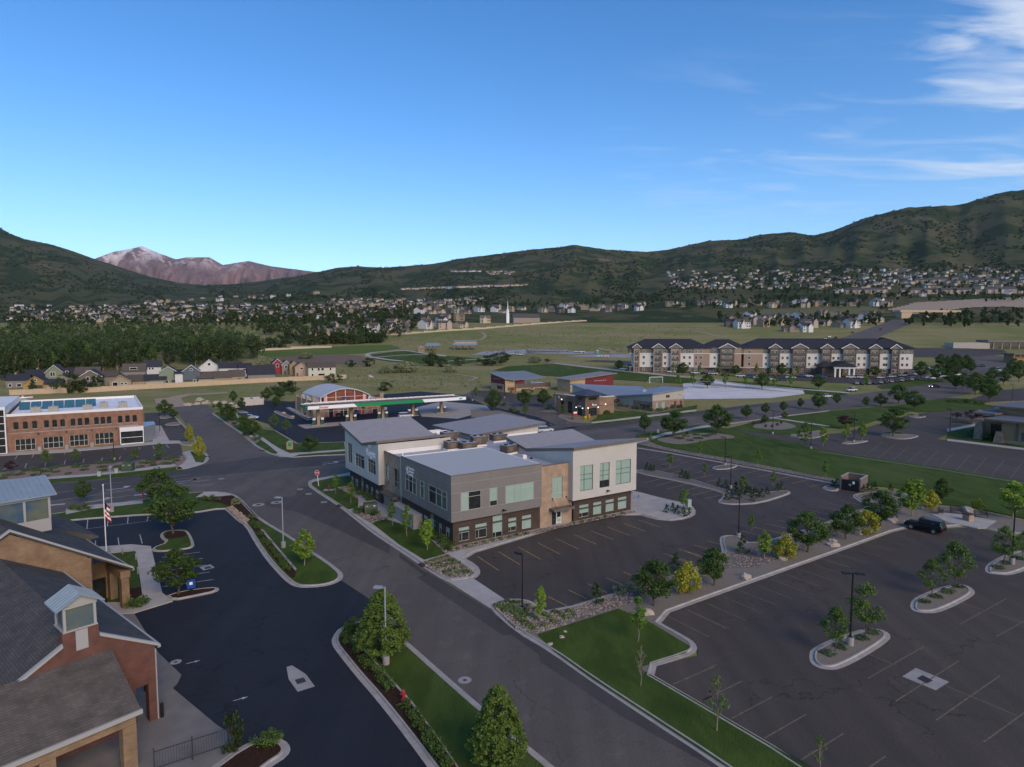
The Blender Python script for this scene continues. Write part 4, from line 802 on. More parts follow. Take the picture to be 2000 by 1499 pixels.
Fac('R', 24.3).wall(mb, -.7,12.4,3.38,10.05); Fac('N', 40.7).wall(mb, -.7,12.4,3.38,10.5); Fac('E', 12.4).poly(mb, [(24.3,3.4),(40.7,3.4),(40.7,10.5),(31.3,8.8),(24.3,10)]); mb.quad((-.7,24.3,3.38),(-.7,40.7,3.38),(12.4,40.7,3.38),(12.4,24.3,3.38))
part('white_wall', mb, m_stucco, office)
for i, h in enumerate(upR): window(office, wR, *h, cols=(.34 if i == 0 else .38,), rows=(.28 if i == 1 else .44,.5 if i == 1 else .64) + ((.68,) if i == 1 else ()), panes=[dk, dk, bl, bl, bl, bl, bl, bl] if i == 1 else bl, frame=m_darkframe, depth=.13)
window(office, wL, *upL[0], cols=(.55,), panes=m_tint, depth=.13); window(office, wL, *upL[1], cols=(.42,.7), rows=(.72,), panes=[dk, m_tint, m_tint, m_tint, m_tint, m_tint], depth=.13); window(office, wL, *upL[2], cols=(.36,.68), rows=(.72,), panes=[dk, m_tint, m_tint, m_tint], depth=.13)
def butterfly(x0, x1, tab, name):
 t, zz = tab['t'], tab['z']
 for i in (0,1):
  poly = [(x0, t[i]),(x1, t[i]),(x1, t[i + 1]),(x0, t[i + 1])]; z4 = [zz[i], zz[i] + (.18 if i == 0 else 0.1), zz[i + 1], zz[i + 1]]
  if i == 1: z4 = [zz[1], zz[1], zz[2] + .08, zz[2]]
  n = 4; A = sum(poly[k][0] * poly[(k + 1) % n][1] - poly[(k + 1) % n][0] * poly[k][1] for k in range(n))
  if A < 0: poly, z4 = poly[::-1], z4[::-1]
  m_ = MB(); m_.prism(poly, [q - .42 for q in z4], z4,1,0); part(name, m_, [m_roofgrey, m_fascia], office)
butterfly(19.2,33.7, RNE, 'tilted_roof'); butterfly(-.95,13.1, RNW, 'tilted_roof')
mb = MB(); mb.prism([(18.5,27.6),(35.0,27.6),(35.4,44.2),(18.5,44.2)],[9.05,10.1,10.05,8.85],[9.47,10.55,10.5,9.27],1,0); part('tilted_roof', mb, [m_roofgrey, m_fascia], office)
mb = MB(); Fac('R', 28.2).poly(mb, [(18.9,3.3),(33.6,3.3),(33.6,9.98),(18.9,9.0)]); Fac('L', 18.9).poly(mb, [(28.2,3.3),(43.6,3.3),(43.6,8.8),(28.2,8.95)]); Fac('E', 33.6).wall(mb, 28.2,43.6,0,9.95); Fac('N', 43.6).wall(mb, 18.9,33.6,0,8.8); part('white_wall', mb, m_stucco, office)
for i in range(6): q = MB(); Fac('R', 28.2).box(q, 20.5 + i * 2.4,20.56 + i * 2.4,8.3,9.0 + i * .15,0,.02); part('wall_joint', q, m_joint, office)
# low flat roofs, parapets and roof plant
mb = MB(); mb.prism([(.4,15.7),(14.0,15.7),(14.0,.5),(19.6,.5),(19.6,17.3),(33,17.3),(33,28.1),(18.8,28.1),(18.8,40.4),(12.5,40.4),(12.5,24.2),(.4,24.2)],8.1,8.3); part('flat_roof', mb, M('grey_white_membrane', (.36,.36,.38),(.42,.42,.43), scale=.5, detail=7, rough=.6), office)
for b_ in ((.35,.6,15.7,24.2,8.86),(.6,12.6,23.95,24.25,8.95),(12.5,12.7,24.3,31,8.9),(13.95,19.6,.32,.6,9.06),(19.35,19.6,.6,10.2,9.0),(20,33,27.75,28.0,8.9),(12.5,18.6,40.2,40.5,8.9)): mb = MB(); mb.box(b_[0], b_[1], b_[2], b_[3],8.25, b_[4]); part('parapet', mb, m_parapet, office)
mb = MB(); mb.box(13.9,19.85,.22,.45,9.0,9.12); part('parapet_cap', mb, m_fascia, office); mb = MB(); mb.box(.22,.45,15.6,24.3,8.82,8.93); part('parapet_cap', mb, m_fascia, office)
def rtu(x, y, sx, sy, h, ang, hood=True):
 u = part('roof_unit', (lambda q: (q.box(-sx / 2, sx / 2,-sy / 2, sy / 2,.3, h), q)[1])(MB()), m_hvac, office, loc=(x, y, 8.3), rz=R(ang))
 q = MB(); q.box(-sx / 2 - .08, sx / 2 + .08,-sy / 2 - .08, sy / 2 + .08,0,.28); q.build('curb', m_parapet, u)
 q = MB(); q.box(-sx / 2 - .03, sx / 2 + .03,-sy / 2 - .03, sy / 2 + .03, h, h + .06); q.build('lid', m_galv, u)
 for k in (-.25,.25): q = MB(); q.lathe((k * sx, 0, h + .06),[(.34,0),(.36,.1),(.3,.14)],12); q.build('fan', m_black, u)
 if hood: q = MB(); q.hexa([(sx / 2,-sy * .35,.5),(sx / 2 + .1,-sy * .35,.5),(sx / 2 + .1, sy * .35,.5),(sx / 2, sy * .35,.5)],[(sx / 2,-sy * .35, h - .1),(sx / 2 + .75,-sy * .35, h - .15),(sx / 2 + .75, sy * .35, h - .15),(sx / 2, sy * .35, h - .1)]); q.build('hood', m_hvac, u)
 q = MB(); q.box(-sx * .3, sx * .1,-sy / 2 - .02,-sy / 2,.5, h - .25); q.build('access_panel', M('light_brown_steel', (.17,.13,.1), rough=.5), u)
rtu(17.6,14.0,2.4,1.6,1.5,15); rtu(13.6,20.4,2.6,1.5,1.35,0); rtu(11.6,22.2,2.5,1.6,1.5,0); rtu(17.2,23.2,2.4,1.7,1.7,-8); rtu(22.2,24.9,2.5,1.6,1.4,0); rtu(15.4,30.8,2.8,1.7,1.6,0)
for x, y, z, nm in ((8.2,8.6,9.05, 'roof_drain'),(8.9,8.4,9.05, 'roof_drain'),(18.4,8.6,8.3, 'roof_drain')): q = MB(); q.lathe((x, y, z),[(.24,0),(.24,.12),(.16,.2)],10); part(nm, q, m_black, office)
q = MB(); q.box(17.1,17.8,9.0,9.7,8.3,8.9); part('roof_vent', q, m_parapet, office)
q = MB(); q.cyl((2.1,21.0,8.3),(2.1,21.0,9.2),.09); q.cyl((2.1,21,8.3),(2.1,21,8.5),.2); part('vent_pipe', q, m_sign, office)
q = MB(); q.cyl((16.2,37.4,8.8),(18.0,36.6,8.8),.45, n=12); part('duct', q, m_sign, office)
for f, a, z in ((pR, 7.4,3.95),(wR, 25.9,4.15)): q = MB(); f.box(q, a - .12, a + .12, z - .1, z + .1,0,.35); f.box(q, a - .3, a + .3, z - .05, z + .03,.3,.5); part('wall_light', q, m_black, office)
# signs on the west faces: leaf mark and name, swallow-like mark with three short lines
text_on(office, 'Regus', wL, 29.7,7.55,1.75, m_sign, 'sign_lettering')
q = MB()
for k, (dy, dz, an) in enumerate(((0,0,0),(.42,-.12,-38),(-.42,-.12,38))):
 c, s = math.cos(R(an)), math.sin(R(an)); pts = [(0,-.35),(.2,-.05),(0,.5),(-.2,-.05)]
 pp = [wL.p(28.0 + dy + x * c - z * s, 9.35 + dz + x * s + z * c, .1) for x, z in pts]; pb = [(p_[0] + .06, p_[1], p_[2]) for p_ in pp]
 q.add(pp + pb, [(0,1,2,3),(7,6,5,4),(0,4,5,1),(1,5,6,2),(2,6,7,3),(3,7,4,0)])
part('sign_mark', q, m_sign, office, fix=True)
for i, (tx, zz) in enumerate((('American', 8.05),('Business', 7.6),('Lending', 7.15))): text_on(office, tx, pL, 12.75, zz + .12,.5, m_sign, 'sign_lettering', ext=.02)
q = MB()
for pts in ([(13.75,8.25),(13.4,7.75),(13.35,7.35),(13.15,7.7),(13.0,8.55),(13.3,7.95)],[(13.3,7.6),(12.75,7.75),(12.95,7.45),(13.3,7.3)]):
 n = len(pts); pp = [pL.p(a, z, .09) for a, z in pts]; pb = [pL.p(a, z, .04) for a, z in pts]; q.add(pp + pb, [tuple(range(n)), tuple(range(n, 2 * n))[::-1]] + [(i, i + n, (i + 1) % n + n, (i + 1) % n) for i in range(n)])
part('sign_mark', q, m_sign, office, fix=True)
# concrete screen wall on the west walk
def local(px, rot, o, z=0): 
 d = ray(*px); t = (z - H) / d[2]; return d[0] * t, d[1] * t
ww = empty('screen_wall', (C0.x, C0.y, .12), R(33)); tag(ww, 'low grey concrete screen wall beside the office west entrance', 'wall')
q = MB(); q.box(-1.45,-1.2,9.3,17.4,-.1,1.95); q.box(-1.2,-.02,9.3,9.55,-.1,1.95); part('wall_panel', q, m_conc, ww)
q = MB(); q.box(-1.5,.0,9.25,17.45,1.95,2.03); part('cap', q, m_walk, ww)

# ================================================================ bank (bottom left)
m_shingle = brick_mat('grey_shingle', (.075,.07,.066),(.1,.093,.086),(.06,.056,.053),.34,.085, ms=.012, bump=.35)
m_shinglebr = brick_mat('brown_grey_shingle', (.095,.082,.07),(.12,.104,.09),(.078,.067,.058),.34,.085, ms=.012, bump=.35)
m_redbrick = brick_mat('red_brick', (.15,.05,.037),(.11,.04,.031),(.13,.09,.07),.24,.08, ms=.014)
m_tanstone = brick_mat('tan_stone_brick', (.28,.18,.1),(.22,.14,.08),(.18,.135,.09),.3,.1, ms=.016)
m_trim = M('pale_trim', (.34,.33,.31), rough=.6)
m_metalroof = M('pale_blue_metal_roof', (.3,.37,.42),(.27,.335,.38), scale=.6, rough=.35, metal=.3)
m_yglass = M('painted_reflection_glass', (.14,.15,.1),(.05,.1,.16), scale=.5, rough=.1, spec=.6, coord='O')  # yellowish and blue reflections painted into the pane colour, nothing lit behind
BO = hit(*z1('G', 825,1245)); bank_b = empty('bank', (BO.x, BO.y, 0), R(50)); tag(bank_b, 'brick bank with shingled gable roofs and glass cupola in the lower left corner', 'bank')
q = MB()     # front gable wall with the walk-through opening
fb = Fac('R', 0.); fb.wall(q, -9.0,0,-.1,5.4,[(-1.35,-.5,-.1,2.87)],.6); fb.poly(q, [(-9,5.4),(0,5.4),(0,5.55),(-3.4,7.55),(-3.4,8.4),(-5.5,8.4),(-5.5,7.55),(-9,5.5)])
q.quad((0,0,-.1),(0,.6,-.1),(0,.6,5.5),(0,0,5.5)); q.quad((-3.4,0,7.4),(-3.4,.5,7.4),(-3.4,.5,8.4),(-3.4,0,8.4)); q.quad((-5.5,.5,7.4),(-5.5,0,7.4),(-5.5,0,8.4),(-5.5,.5,8.4)); q.quad((-9,0.01,5.5),(-9,.6,5.5),(-9,.6,-.1),(-9,0.01,-.1))
part('gable_wall', q, m_redbrick, bank_b)
q = MB(); Fac('E', -.1).wall(q, 7,22,-.1,5.3,[(9,11,.9,3),(13.5,15.5,.9,3),(18,20,.9,3)],.2); Fac('L', -8.8).wall(q, .6,22,-.1,5.3); part('side_wall', q, m_redbrick, bank_b)
for a in (9,13.5,18): window(bank_b, Fac('E', -.1), a, a + 2,.9,3, cols=(.5,), rows=(.6,), panes=m_glass, frame=m_whiteframe)
q = MB(); q.box(-.6,0,4.6,5.2,-.1,5.2); part('pillar', q, m_redbrick, bank_b)
# main gable roof, ridge along the long side
q = MB()
for s, xe in ((1,.35),(-1,-9.1)):
 xr = -4.375; a, b = ((xe, .15),(xe, 24)); pts = [(xe, .15,5.42),(xe, 24,5.42),(xr, 24,8.05),(xr, .15,8.05)]
 pts = pts if s > 0 else pts[::-1]; q.add(pts + [(x, y, z - .16) for x, y, z in pts],[(0,1,2,3),(7,6,5,4),(0,4,5,1),(1,5,6,2),(2,6,7,3),(3,7,4,0)],0)
part('roof', q, m_shingle, bank_b)
for x0, z0, x1, z1_ in ((.3,5.42,-3.38,7.55),(-9.05,5.42,-5.5,7.5)):
 q = MB(); d = .22; q.hexa([(x0,-.12, z0),(x1,-.12, z1_),(x1,.2, z1_),(x0,.2, z0)],[(x0,-.12, z0 + d),(x1,-.12, z1_ + d),(x1,.2, z1_ + d),(x0,.2, z0 + d)]); part('rake_trim', q, m_trim, bank_b, fix=True)
q = MB(); q.box(.28,.5,.15,24,5.2,5.42); part('gutter', q, m_trim, bank_b)
q = MB(); q.cyl((.05,-.05,0),(.05,-.05,5.3),.05, n=6); part('downspout', q, m_trim, bank_b)
q = MB(); q.box(-4.75,-4.05,-.03,.0,7.0,8.35); part('wall_panel', q, m_trim, bank_b)
# cupola
cup = part('cupola', (lambda q: (q.box(-5.45,-3.45,-.06,1.9,8.4,8.5),[q.box(x, x + .16, y, y + .16,8.5,9.95) for x in (-5.4,-3.66) for y in (-.02,1.7)], q.box(-5.45,-3.45,-.06,1.9,9.95,10.1), q)[-1])(MB()), m_trim, bank_b)
for f, a0, a1 in ((Fac('R', .06),-5.24,-3.66),(Fac('L', -5.32),.14,1.7),(Fac('E', -3.58),.14,1.7),(Fac('N', 1.78),-5.24,-3.66)): g = MB(); f.quad(g, a0, a1,8.5,9.95); g.build('pane', m_yglass, cup)
q = MB(); Fac('R', .0).poly(q, [(-5.6,10.1),(-3.3,10.1),(-4.45,10.75)]); Fac('N', 1.85).poly(q, [(-5.6,10.1),(-3.3,10.1),(-4.45,10.75)]); q.build('gable', m_trim, cup)
for s in (1,-1):
 q = MB(); xe = -4.45 + s * 1.4; pts = [(xe, -.3,10.02),(xe, 2.1,10.02),(-4.45,2.1,10.84),(-4.45,-.3,10.84)]; pts = pts if s > 0 else pts[::-1]
 q.add(pts + [(x, y, z - .07) for x, y, z in pts],[(0,1,2,3),(7,6,5,4),(0,4,5,1),(1,5,6,2),(2,6,7,3),(3,7,4,0)])
 for i in range(7): y = -.3 + i * .395; q.hexa([(xe, y, 10.02),(xe, y + .05,10.02),(-4.45, y + .05,10.84),(-4.45, y, 10.84)],[(xe, y, 10.09),(xe, y + .05,10.09),(-4.45, y + .05,10.91),(-4.45, y, 10.91)])
 q.build('metal_roof', m_metalroof, cup, fix=True)
# drive-through roof on tan stone posts
q = MB(); q.prism([(-13,-4.75),(-2.7,-4.75),(-2.7,0),(-13,0)],[3.75,3.75,6.1,6.1],[3.95,3.95,6.35,6.35]); part('drive_through_roof', q, m_shinglebr, bank_b)
q = MB(); q.box(-13,-2.62,-4.9,-4.74,3.62,3.9); part('gutter', q, m_trim, bank_b)
q = MB(); q.box(-13,-2.95,-4.6,-4.0,3.0,3.74); part('stone_beam', q, m_tanstone, bank_b)
for x in (-3.75,-8.1,-12.6): q = MB(); q.box(x, x + .8,-4.65,-3.95,-.05,3.0); part('stone_post', q, m_tanstone, bank_b)
q = MB(); q.quad((-2.75,-4.5,3.7),(-2.75,-.02,3.7),(-2.75,-.02,6.0)); q.quad((-2.76,-4.5,3.7),(-2.76,-.02,6.0),(-2.76,-.02,3.7)); part('end_panel', q, m_redbrick, bank_b)
# rear block with tan gable, its roof sweeping down over the entrance
xr, zr = -3.5,10.3
q = MB()
for s, xe, ze in ((1,6.3,4.1),(-1,-12.5,4.4)):
 pts = [(xe, 21.9, ze),(xe, 40, ze),(xr, 40, zr),(xr, 21.9, zr)]; pts = pts if s > 0 else pts[::-1]
 q.add(pts + [(x, y, z - .18) for x, y, z in pts],[(0,1,2,3),(7,6,5,4),(0,4,5,1),(1,5,6,2),(2,6,7,3),(3,7,4,0)])
part('roof', q, m_shingle, bank_b)
q = MB(); Fac('R', 22.1).poly(q, [(-12,3),(2.4,3),(2.4,6.4),(xr, 10.0),(-12,4.6)]); part('gable_wall', q, m_tanstone, bank_b)
q = MB()
for x0, z0 in ((6.3,4.12),(-12.5,4.42)): q.hexa([(x0,21.75, z0),(xr, 21.75, zr),(xr, 22.05, zr),(x0,22.05, z0)],[(x0,21.75, z0 + .2),(xr, 21.75, zr + .2),(xr, 22.05, zr + .2),(x0,22.05, z0 + .2)])
part('rake_trim', q, m_trim, bank_b, fix=True)
q = MB(); q.box(2.4,2.7,22.1,40,-.1,6.2); Fac('R', 26.5).wall(q, 2.7,6,-.1,4.1,[(3.4,5.2,-.1,2.4)],.3); part('entrance_wall', q, m_tanstone, bank_b)
q = MB(); Fac('R', 26.7).quad(q, 3.4,5.2,0,2.4); part('door', q, m_glass, bank_b)
for y in (22.3,25.6): q = MB(); q.box(5.3,6.0, y, y + .7,-.1,3.9); part('stone_post', q, m_tanstone, bank_b)
q = MB(); q.box(5.2,6.1,22.2,26.4,3.2,3.95); part('stone_beam', q, m_tanstone, bank_b)
q = MB(); q.box(6.2,6.4,21.9,40,3.9,4.1); part('gutter', q, m_trim, bank_b)
q = MB(); q.prism([(2.7,36),(7.6,36),(7.6,47),(2.7,47)],[4.0,4.0,4,4],[6.4,4.2,4.2,6.4]); part('roof', q, m_shingle, bank_b)
q = MB(); q.box(2.8,7.0,36.6,46.5,-.1,4.0); part('wing_wall', q, m_tanstone, bank_b)
# clerestory with pale metal roof on the ridge
cl_ = part('clerestory', (lambda q: (q.box(-9,1.6,30.0,36.5,7.6,8.9),[q.box(x, x + .2,29.95,30.15,8.9,11.0) for x in (-9,-7,-4.9,-2.8,-.7,1.4)], q.box(-9,1.6,29.95,30.2,11.0,11.35), q.box(1.35,1.6,30.1,36.5,8.9,11.2), q)[-1])(MB()), m_trim, bank_b)
for x in (-8.8,-6.8,-4.7,-2.6,-.5): g = MB(); Fac('R', 30.08).quad(g, x, x + 1.9,8.9,11.0); g.build('pane', m_yglass, cl_)
q = MB(); q.prism([(-9.4,29.5),(2.1,29.5),(2.1,33.2),(-9.4,33.2)],[11.3,11.3,12.7,12.7],[11.42,11.42,12.85,12.85]); q.prism([(-9.4,33.2),(2.1,33.2),(2.1,37),(-9.4,37)],[12.7,12.7,11.3,11.3],[12.85,12.85,11.42,11.42])
for i in range(24): x = -9.3 + i * .48; q.hexa([(x, 29.5,11.4),(x + .06,29.5,11.4),(x + .06,33.2,12.84),(x, 33.2,12.84)],[(x, 29.5,11.5),(x + .06,29.5,11.5),(x + .06,33.2,12.94),(x, 33.2,12.94)])
q.build('metal_roof', m_metalroof, cl_)
# ================================================================ brick shop building (left)
m_oldbrick = brick_mat('orange_brown_brick', (.27,.135,.085),(.22,.105,.068),(.24,.17,.12),.3,.09)
S0 = hit(*z1('F', 1330,592)); shop = empty('brick_building', (S0.x, S0.y, 0), R(33)); tag(shop, 'two storey orange brick shop building with arched upper windows and storefronts', 'building')
f = Fac('R', 0.); up = []
for a, b in ((-26.0,-21.5),(-20.2,-16.1),(-15.0,-11.2),(-10.2,-6.6),(-5.2,-1.1)):
 up += [(a + i * (b - a - .97) / 2, a + i * (b - a - .97) / 2 + .97,5.4,6.95) for i in range(3)]
sf = [(-25.9,-22.0,.35,3.1),(-20.6,-16.6,.35,3.15),(-15.4,-11.6,.35,3.18),(-10.25,-6.4,.35,3.2)]
q = MB(); f.wall(q, -27.3,.3,-.1,9.0, up + sf, .25); Fac('E', .3).wall(q, 0,36,-.1,9.0,[(3 + i * 5,5 + i * 5,5.2,7) for i in range(6)],.25); Fac('N', 36.).wall(q, -27.3,.3,0,9); Fac('L', -27.3).wall(q, 0,36,0,9); part('brick_wall', q, m_oldbrick, shop)
for h in up:
 w_ = window(shop, f, *h, panes=m_glass, frame=m_darkframe, depth=.2)
 q = MB(); n = 8; pts = [(h[0], h[3])] + [((h[0] + h[1]) / 2 - math.cos(math.pi * i / n) * (h[1] - h[0]) / 2, h[3] + math.sin(math.pi * i / n) * .25) for i in range(n + 1)]; f.poly(q, pts[1:],.01); q.build('arch_pane', m_glass, w_)
 q = MB(); f.box(q, h[0] - .08, h[1] + .08, h[2] - .14, h[2],0,.08); q.build('sill', m_conc, w_)
for h in sf: window(shop, f, *h, cols=(.25,.5,.78), rows=(.48,), panes=m_glass, frame=m_alu, depth=.2, fw=.1)
for a in range(6): window(shop, Fac('E', .3),3 + a * 5,5 + a * 5,5.2,7, panes=m_glass, frame=m_darkframe, depth=.2)
q = MB(); f.box(q, -27.2,-.8,4.45,4.62,0,.06); part('belt_course', q, m_conc, shop)
for a in (-21.3,-16,-10.9): q = MB(); f.box(q, a - .35, a + .35,-.05,1.0,0,.7); part('planter_box', q, m_conc, shop)
for a in (-21.4,-16.0,-10.8,-5.7): q = MB(); f.box(q, a - .12, a + .12,3.95,4.25,0,.3); part('wall_light', q, m_black, shop)
q = MB(); q.box(-27,.0,.3,35.7,8.3,8.5); part('flat_roof', q, m_membrane, shop)
q = MB()
for b_ in ((-27.3,.3,-.06,.25),(-27.3,.36,35.7,36.1),(.0,.36,.25,35.7)): q.box(*b_, 8.5,9.1)
part('parapet', q, m_parapet, shop)
bay = part('glass_bay', (lambda q: (q.box(-5.0,.2,-1.6,.1,3.3,4.35), q.box(-5.0,-4.8,-1.6,0,0,3.3), q.box(0,.2,-1.6,0,0,3.3), q.box(-5,.2,-1.6,0,0,.3), q.box(-5,.2,-1.6,-1.5,1.7,1.8), q)[-1])(MB()), m_whiteframe, shop)
for i in range(3): g = MB(); Fac('R', -1.5).quad(g, -4.8 + i * 1.6,-3.2 + i * 1.6,.3,3.3); g.build('pane', m_glass, bay)
g = MB(); Fac('E', .1).quad(g, -1.5,0,.3,3.3); g.build('pane', m_tint, bay)
q = MB(); q.prism([(.35,-.5),(3.2,4),(3.2,10),(.35,10)],0,4.0); part('metal_annex', q, m_galv, shop)
for i in range(7):
 sp2 = part('solar_panel', (lambda q: (q.hexa([(0,0,0),(2.2,0,0),(2.2,3.6,1.5),(0,3.6,1.5)],[(0,-.03,.07),(2.2,-.03,.07),(2.2,3.57,1.57),(0,3.57,1.57)]), q)[1])(MB()), M('solar_cell_blue', (.045,.13,.165),(.06,.16,.19), scale=2, rough=.25, spec=.6), shop, loc=(-26 + i * 2.35,14,8.7))
for x, y in ((-22,6),(-18.5,5.5),(-11.5,5),(-8,10),(-3.8,8)): q = MB(); q.box(x - 1, x + 1, y - .8, y + .8,8.5,9.9); q.lathe((x, y, 9.9),[(.4,0),(.42,.15),(.3,.2)],10); part('roof_unit', q, M('beige_steel', (.33,.31,.27),(.28,.265,.23), scale=2, rough=.5), shop)
tw = part('glass_tower', (lambda q: ([q.box(-33.5,-27.4,-.9,-.75, z, z + .12) for z in (.1,1.9,3.6,5.3,7,8.7,10.2)],[q.box(x, x + .14,-.92,-.72,0,10.3) for x in (-33.5,-31.5,-29.5,-27.5)], q.box(-33.6,-27.3,-.5,12,10.3,10.9), q.box(-27.55,-27.3,-.95,5,0,10.4), q)[-1])(MB()), m_whiteframe, shop)
for i in range(3):
 for j in range(6): g = MB(); Fac('R', -.74).quad(g, -33.4 + i * 2,-31.4 + i * 2,.1 + j * 1.7,1.8 + j * 1.7); g.build('pane', m_glass, tw)
q = MB(); q.box(-40,-27.4,8,34,0,10.6); part('rear_block', q, m_parapet, shop)
# ================================================================ filling station
m_green = M('green_fascia', (.015,.24,.075), rough=.4); m_redsign = M('red_sign', (.42,.02,.03), rough=.45); m_tanblock = brick_mat('tan_block', (.36,.26,.17),(.31,.225,.15),(.25,.19,.13),.4,.2)
m_barrel = M('barrel_metal_roof', (.46,.46,.46),(.42,.42,.42), scale=.6, rough=.6, metal=0.)
G0 = hit(*z1('I', 420,720)); store = empty('filling_station_shop', (G0.x, G0.y, G0.z), R(33)); tag(store, 'tan block filling station shop with arched glass front and barrel roof', 'shop')
f = Fac('R', 0.); fl = Fac('L', 0.)
q = MB(); f.wall(q, 0,23.3,-.5,5.0,[(3.5,8,0,2.8),(8.6,11.2,0,2.6),(12,17.2,0,2.8),(18,21.5,0,2.5)],.25); fl.wall(q, 0,21,-.5,5.6,[(3,5.5,1,2.6)],.2); Fac('E', 23.3).wall(q, 0,21,-.5,5.6); Fac('N', 21.).wall(q, 0,23.3,-.5,5.6); f.wall(q, 0,2.4,5.0,5.75); f.wall(q, 18.4,23.3,5.0,5.75); part('block_wall', q, m_tanblock, store)
window(store, fl, 3,5.5,1,2.6, panes=m_glass, depth=.15)
for h, c in (((3.5,8,0,2.8),(.33,.66)),((12,17.2,0,2.8),(.25,.5,.75)),((18,21.5,0,2.5),(.5,))): window(store, f, *h, cols=c, rows=(.75,), panes=[M('red_shop_display', (.25,.05,.05),(.3,.25,.2), scale=1.5, coord='O'), m_glass, M('red_shop_display2', (.2,.16,.15),(.3,.06,.06), scale=2, coord='O')], frame=m_whiteframe, depth=.2)
window(store, f, 8.6,11.2,0,2.6, cols=(.5,), rows=(.8,), panes=m_glass, frame=m_whiteframe, depth=.2, fw=.12, name='door')
for a, b in ((-.25,1.0),(22.3,23.6), ): q = MB(); q.box(a, b, -.3,.95,-.4,6.9); q.box(a - .15, b + .15,-.45,1.1,6.9,7.2); part('corner_pier', q, m_tanblock, store)
for y in (6.5,13,20): q = MB(); q.box(-.35,.4, y, y + 1.1,-.3,6.1); part('side_pier', q, m_tanblock, store)
q = MB(); q.box(.2,23.1,.3,20.8,4.9,5.1); part('flat_roof', q, m_membrane, store)
N_ = 16; ax0, ax1, zs_, zt_ = 2.0,18.8,6.3,9.1; arc = [(ax0 + (ax1 - ax0) * i / N_, zs_ + (zt_ - zs_) * math.sin(math.pi * i / N_) ** .85) for i in range(N_ + 1)]
q = MB(); vs = [(x, y, z + dz) for y in (-.9,20) for dz in (0,.35) for x, z in arc]; n = N_ + 1
for i in range(N_): q_ = lambda a, b: a * n + b + i
fs = []
for i in range(N_): fs += [(n + i, 2 * n + n + i, 3 * n + i + 1, n + i + 1),(i + 1,2 * n + i + 1,2 * n + i, i),(i, n + i, n + i + 1, i + 1),(2 * n + i + 1,3 * n + i + 1,3 * n + i, 2 * n + i)]
q.add(vs, fs); part('barrel_roof', q, m_barrel, store, fix=True)
q = MB(); ai = [(x, z) for x, z in arc]; Fac('R', 19.6).poly(q, [(ax0 + .3,5)] + [(x, z) for x, z in arc[1:-1]] + [(ax1 - .3,5)]); q.box(ax0 + .2, ax0 + .5,-.4,19.5,5,6.5); q.box(ax1 - .5, ax1 - .2,-.4,19.5,5,6.5); part('clerestory_wall', q, m_parapet, store)
ag = part('arched_window', (lambda q: ([f.box(q, x - .09, x + .09,5.3, z - .02,.3,.42) for x, z in (arc[2], arc[5], arc[8], arc[11], arc[14])], f.box(q, ax0 + .2, ax1 - .2,5.0,5.35,.25,.45), f.box(q, ax0 + 1.2, ax1 - 1.2,6.55,6.65,.3,.4), q)[-1])(MB()), m_whiteframe, store)
m_redfab = M('red_shop_interior', (.2,.028,.022),(.2,.09,.05), scale=.9, rough=.3, coord='O')
for i in range(1, N_ - 1,1):
 g = MB(); f.poly(g, [(arc[i][0],5.3),(arc[i + 1][0],5.3),(arc[i + 1][0], arc[i + 1][1] - .05),(arc[i][0], arc[i][1] - .05)],.28); g.build('pane', m_redfab, ag)
for k in (-6.5,6.5): q = MB(); f.box(q, 10.4 + k - .55,10.4 + k + .55,5.4,7.2 if k < 0 else 7.1,.3,.36); q.build('poster', M('white_poster', (.6,.5,.48),(.5,.1,.1), scale=3, coord='O'), ag)
text_on(store, 'PRO', f, 9.2,5.65,1.35, M('navy_letter', (.02,.03,.12), rough=.5), 'shop_lettering', d=.42)
for x, y, s in ((5,18,1.6),(2,12,1.8),(20.5,9,1.4),(21.5,15,1.7),(1.5,17,1.5)): q = MB(); q.box(x - s / 2, x + s / 2, y - .7, y + .7,5.1,6.4); part('roof_unit', q, m_galv, store)
# canopy
can = empty('filling_station_canopy', (G0.x, G0.y, 0), R(33)); tag(can, 'long green and white filling station canopy on stone clad columns', 'canopy')
X0, X1, Y0, Y1, CZ0, CZ1 = -6.2,46.5,-16.4,-8.2,5.45,6.45
q = MB(); q.box(X0 + .1, X1 - .1, Y0 + .1, Y1 - .1, CZ0 + .05, CZ1 - .35); part('soffit_deck', q, M('deck_brown', (.16,.1,.08), rough=.7), can)
f = Fac('R', Y0); fl = Fac('L', X0)
segs = [(X0,8.2, m_sign),(8.2,30.2, m_green),(30.2, X1, m_sign)]
for a, b, mt in segs:
 q = MB()
 pts = [(a, CZ0),(b + (0.6 if a < 0 else 1.0 if a < 20 else 0), CZ0),(b - (.5 if a < 0 else -.2 if a < 20 else 0), CZ1),(a if a < 0 else a - .5 if a < 20 else a + .2, CZ1)]
 if a > 0: pts[0] = (a + (.6 if a < 20 else 1.0), CZ0)
 f.poly(q, pts, .02); f.poly(q, pts[::-1],-.06); part('fascia_panel', q, mt, can)
q = MB(); fl.wall(q, Y0, Y1, CZ0, CZ1); part('fascia_panel', q, m_green, can)
q = MB(); Fac('E', X1).wall(q, Y0, Y1, CZ0, CZ1); part('fascia_panel', q, m_sign, can); q = MB(); Fac('N', Y1).wall(q, X0, X1, CZ0, CZ1); Fac('R', Y1 - .05).wall(q, X0, X1, CZ0, CZ1); part('fascia_panel', q, m_parapet, can)
text_on(can, 'Sinclair', f, X0 + 3.2, CZ0 + .2,1.0, m_redsign, 'sign_lettering', d=.06, shear=.2)
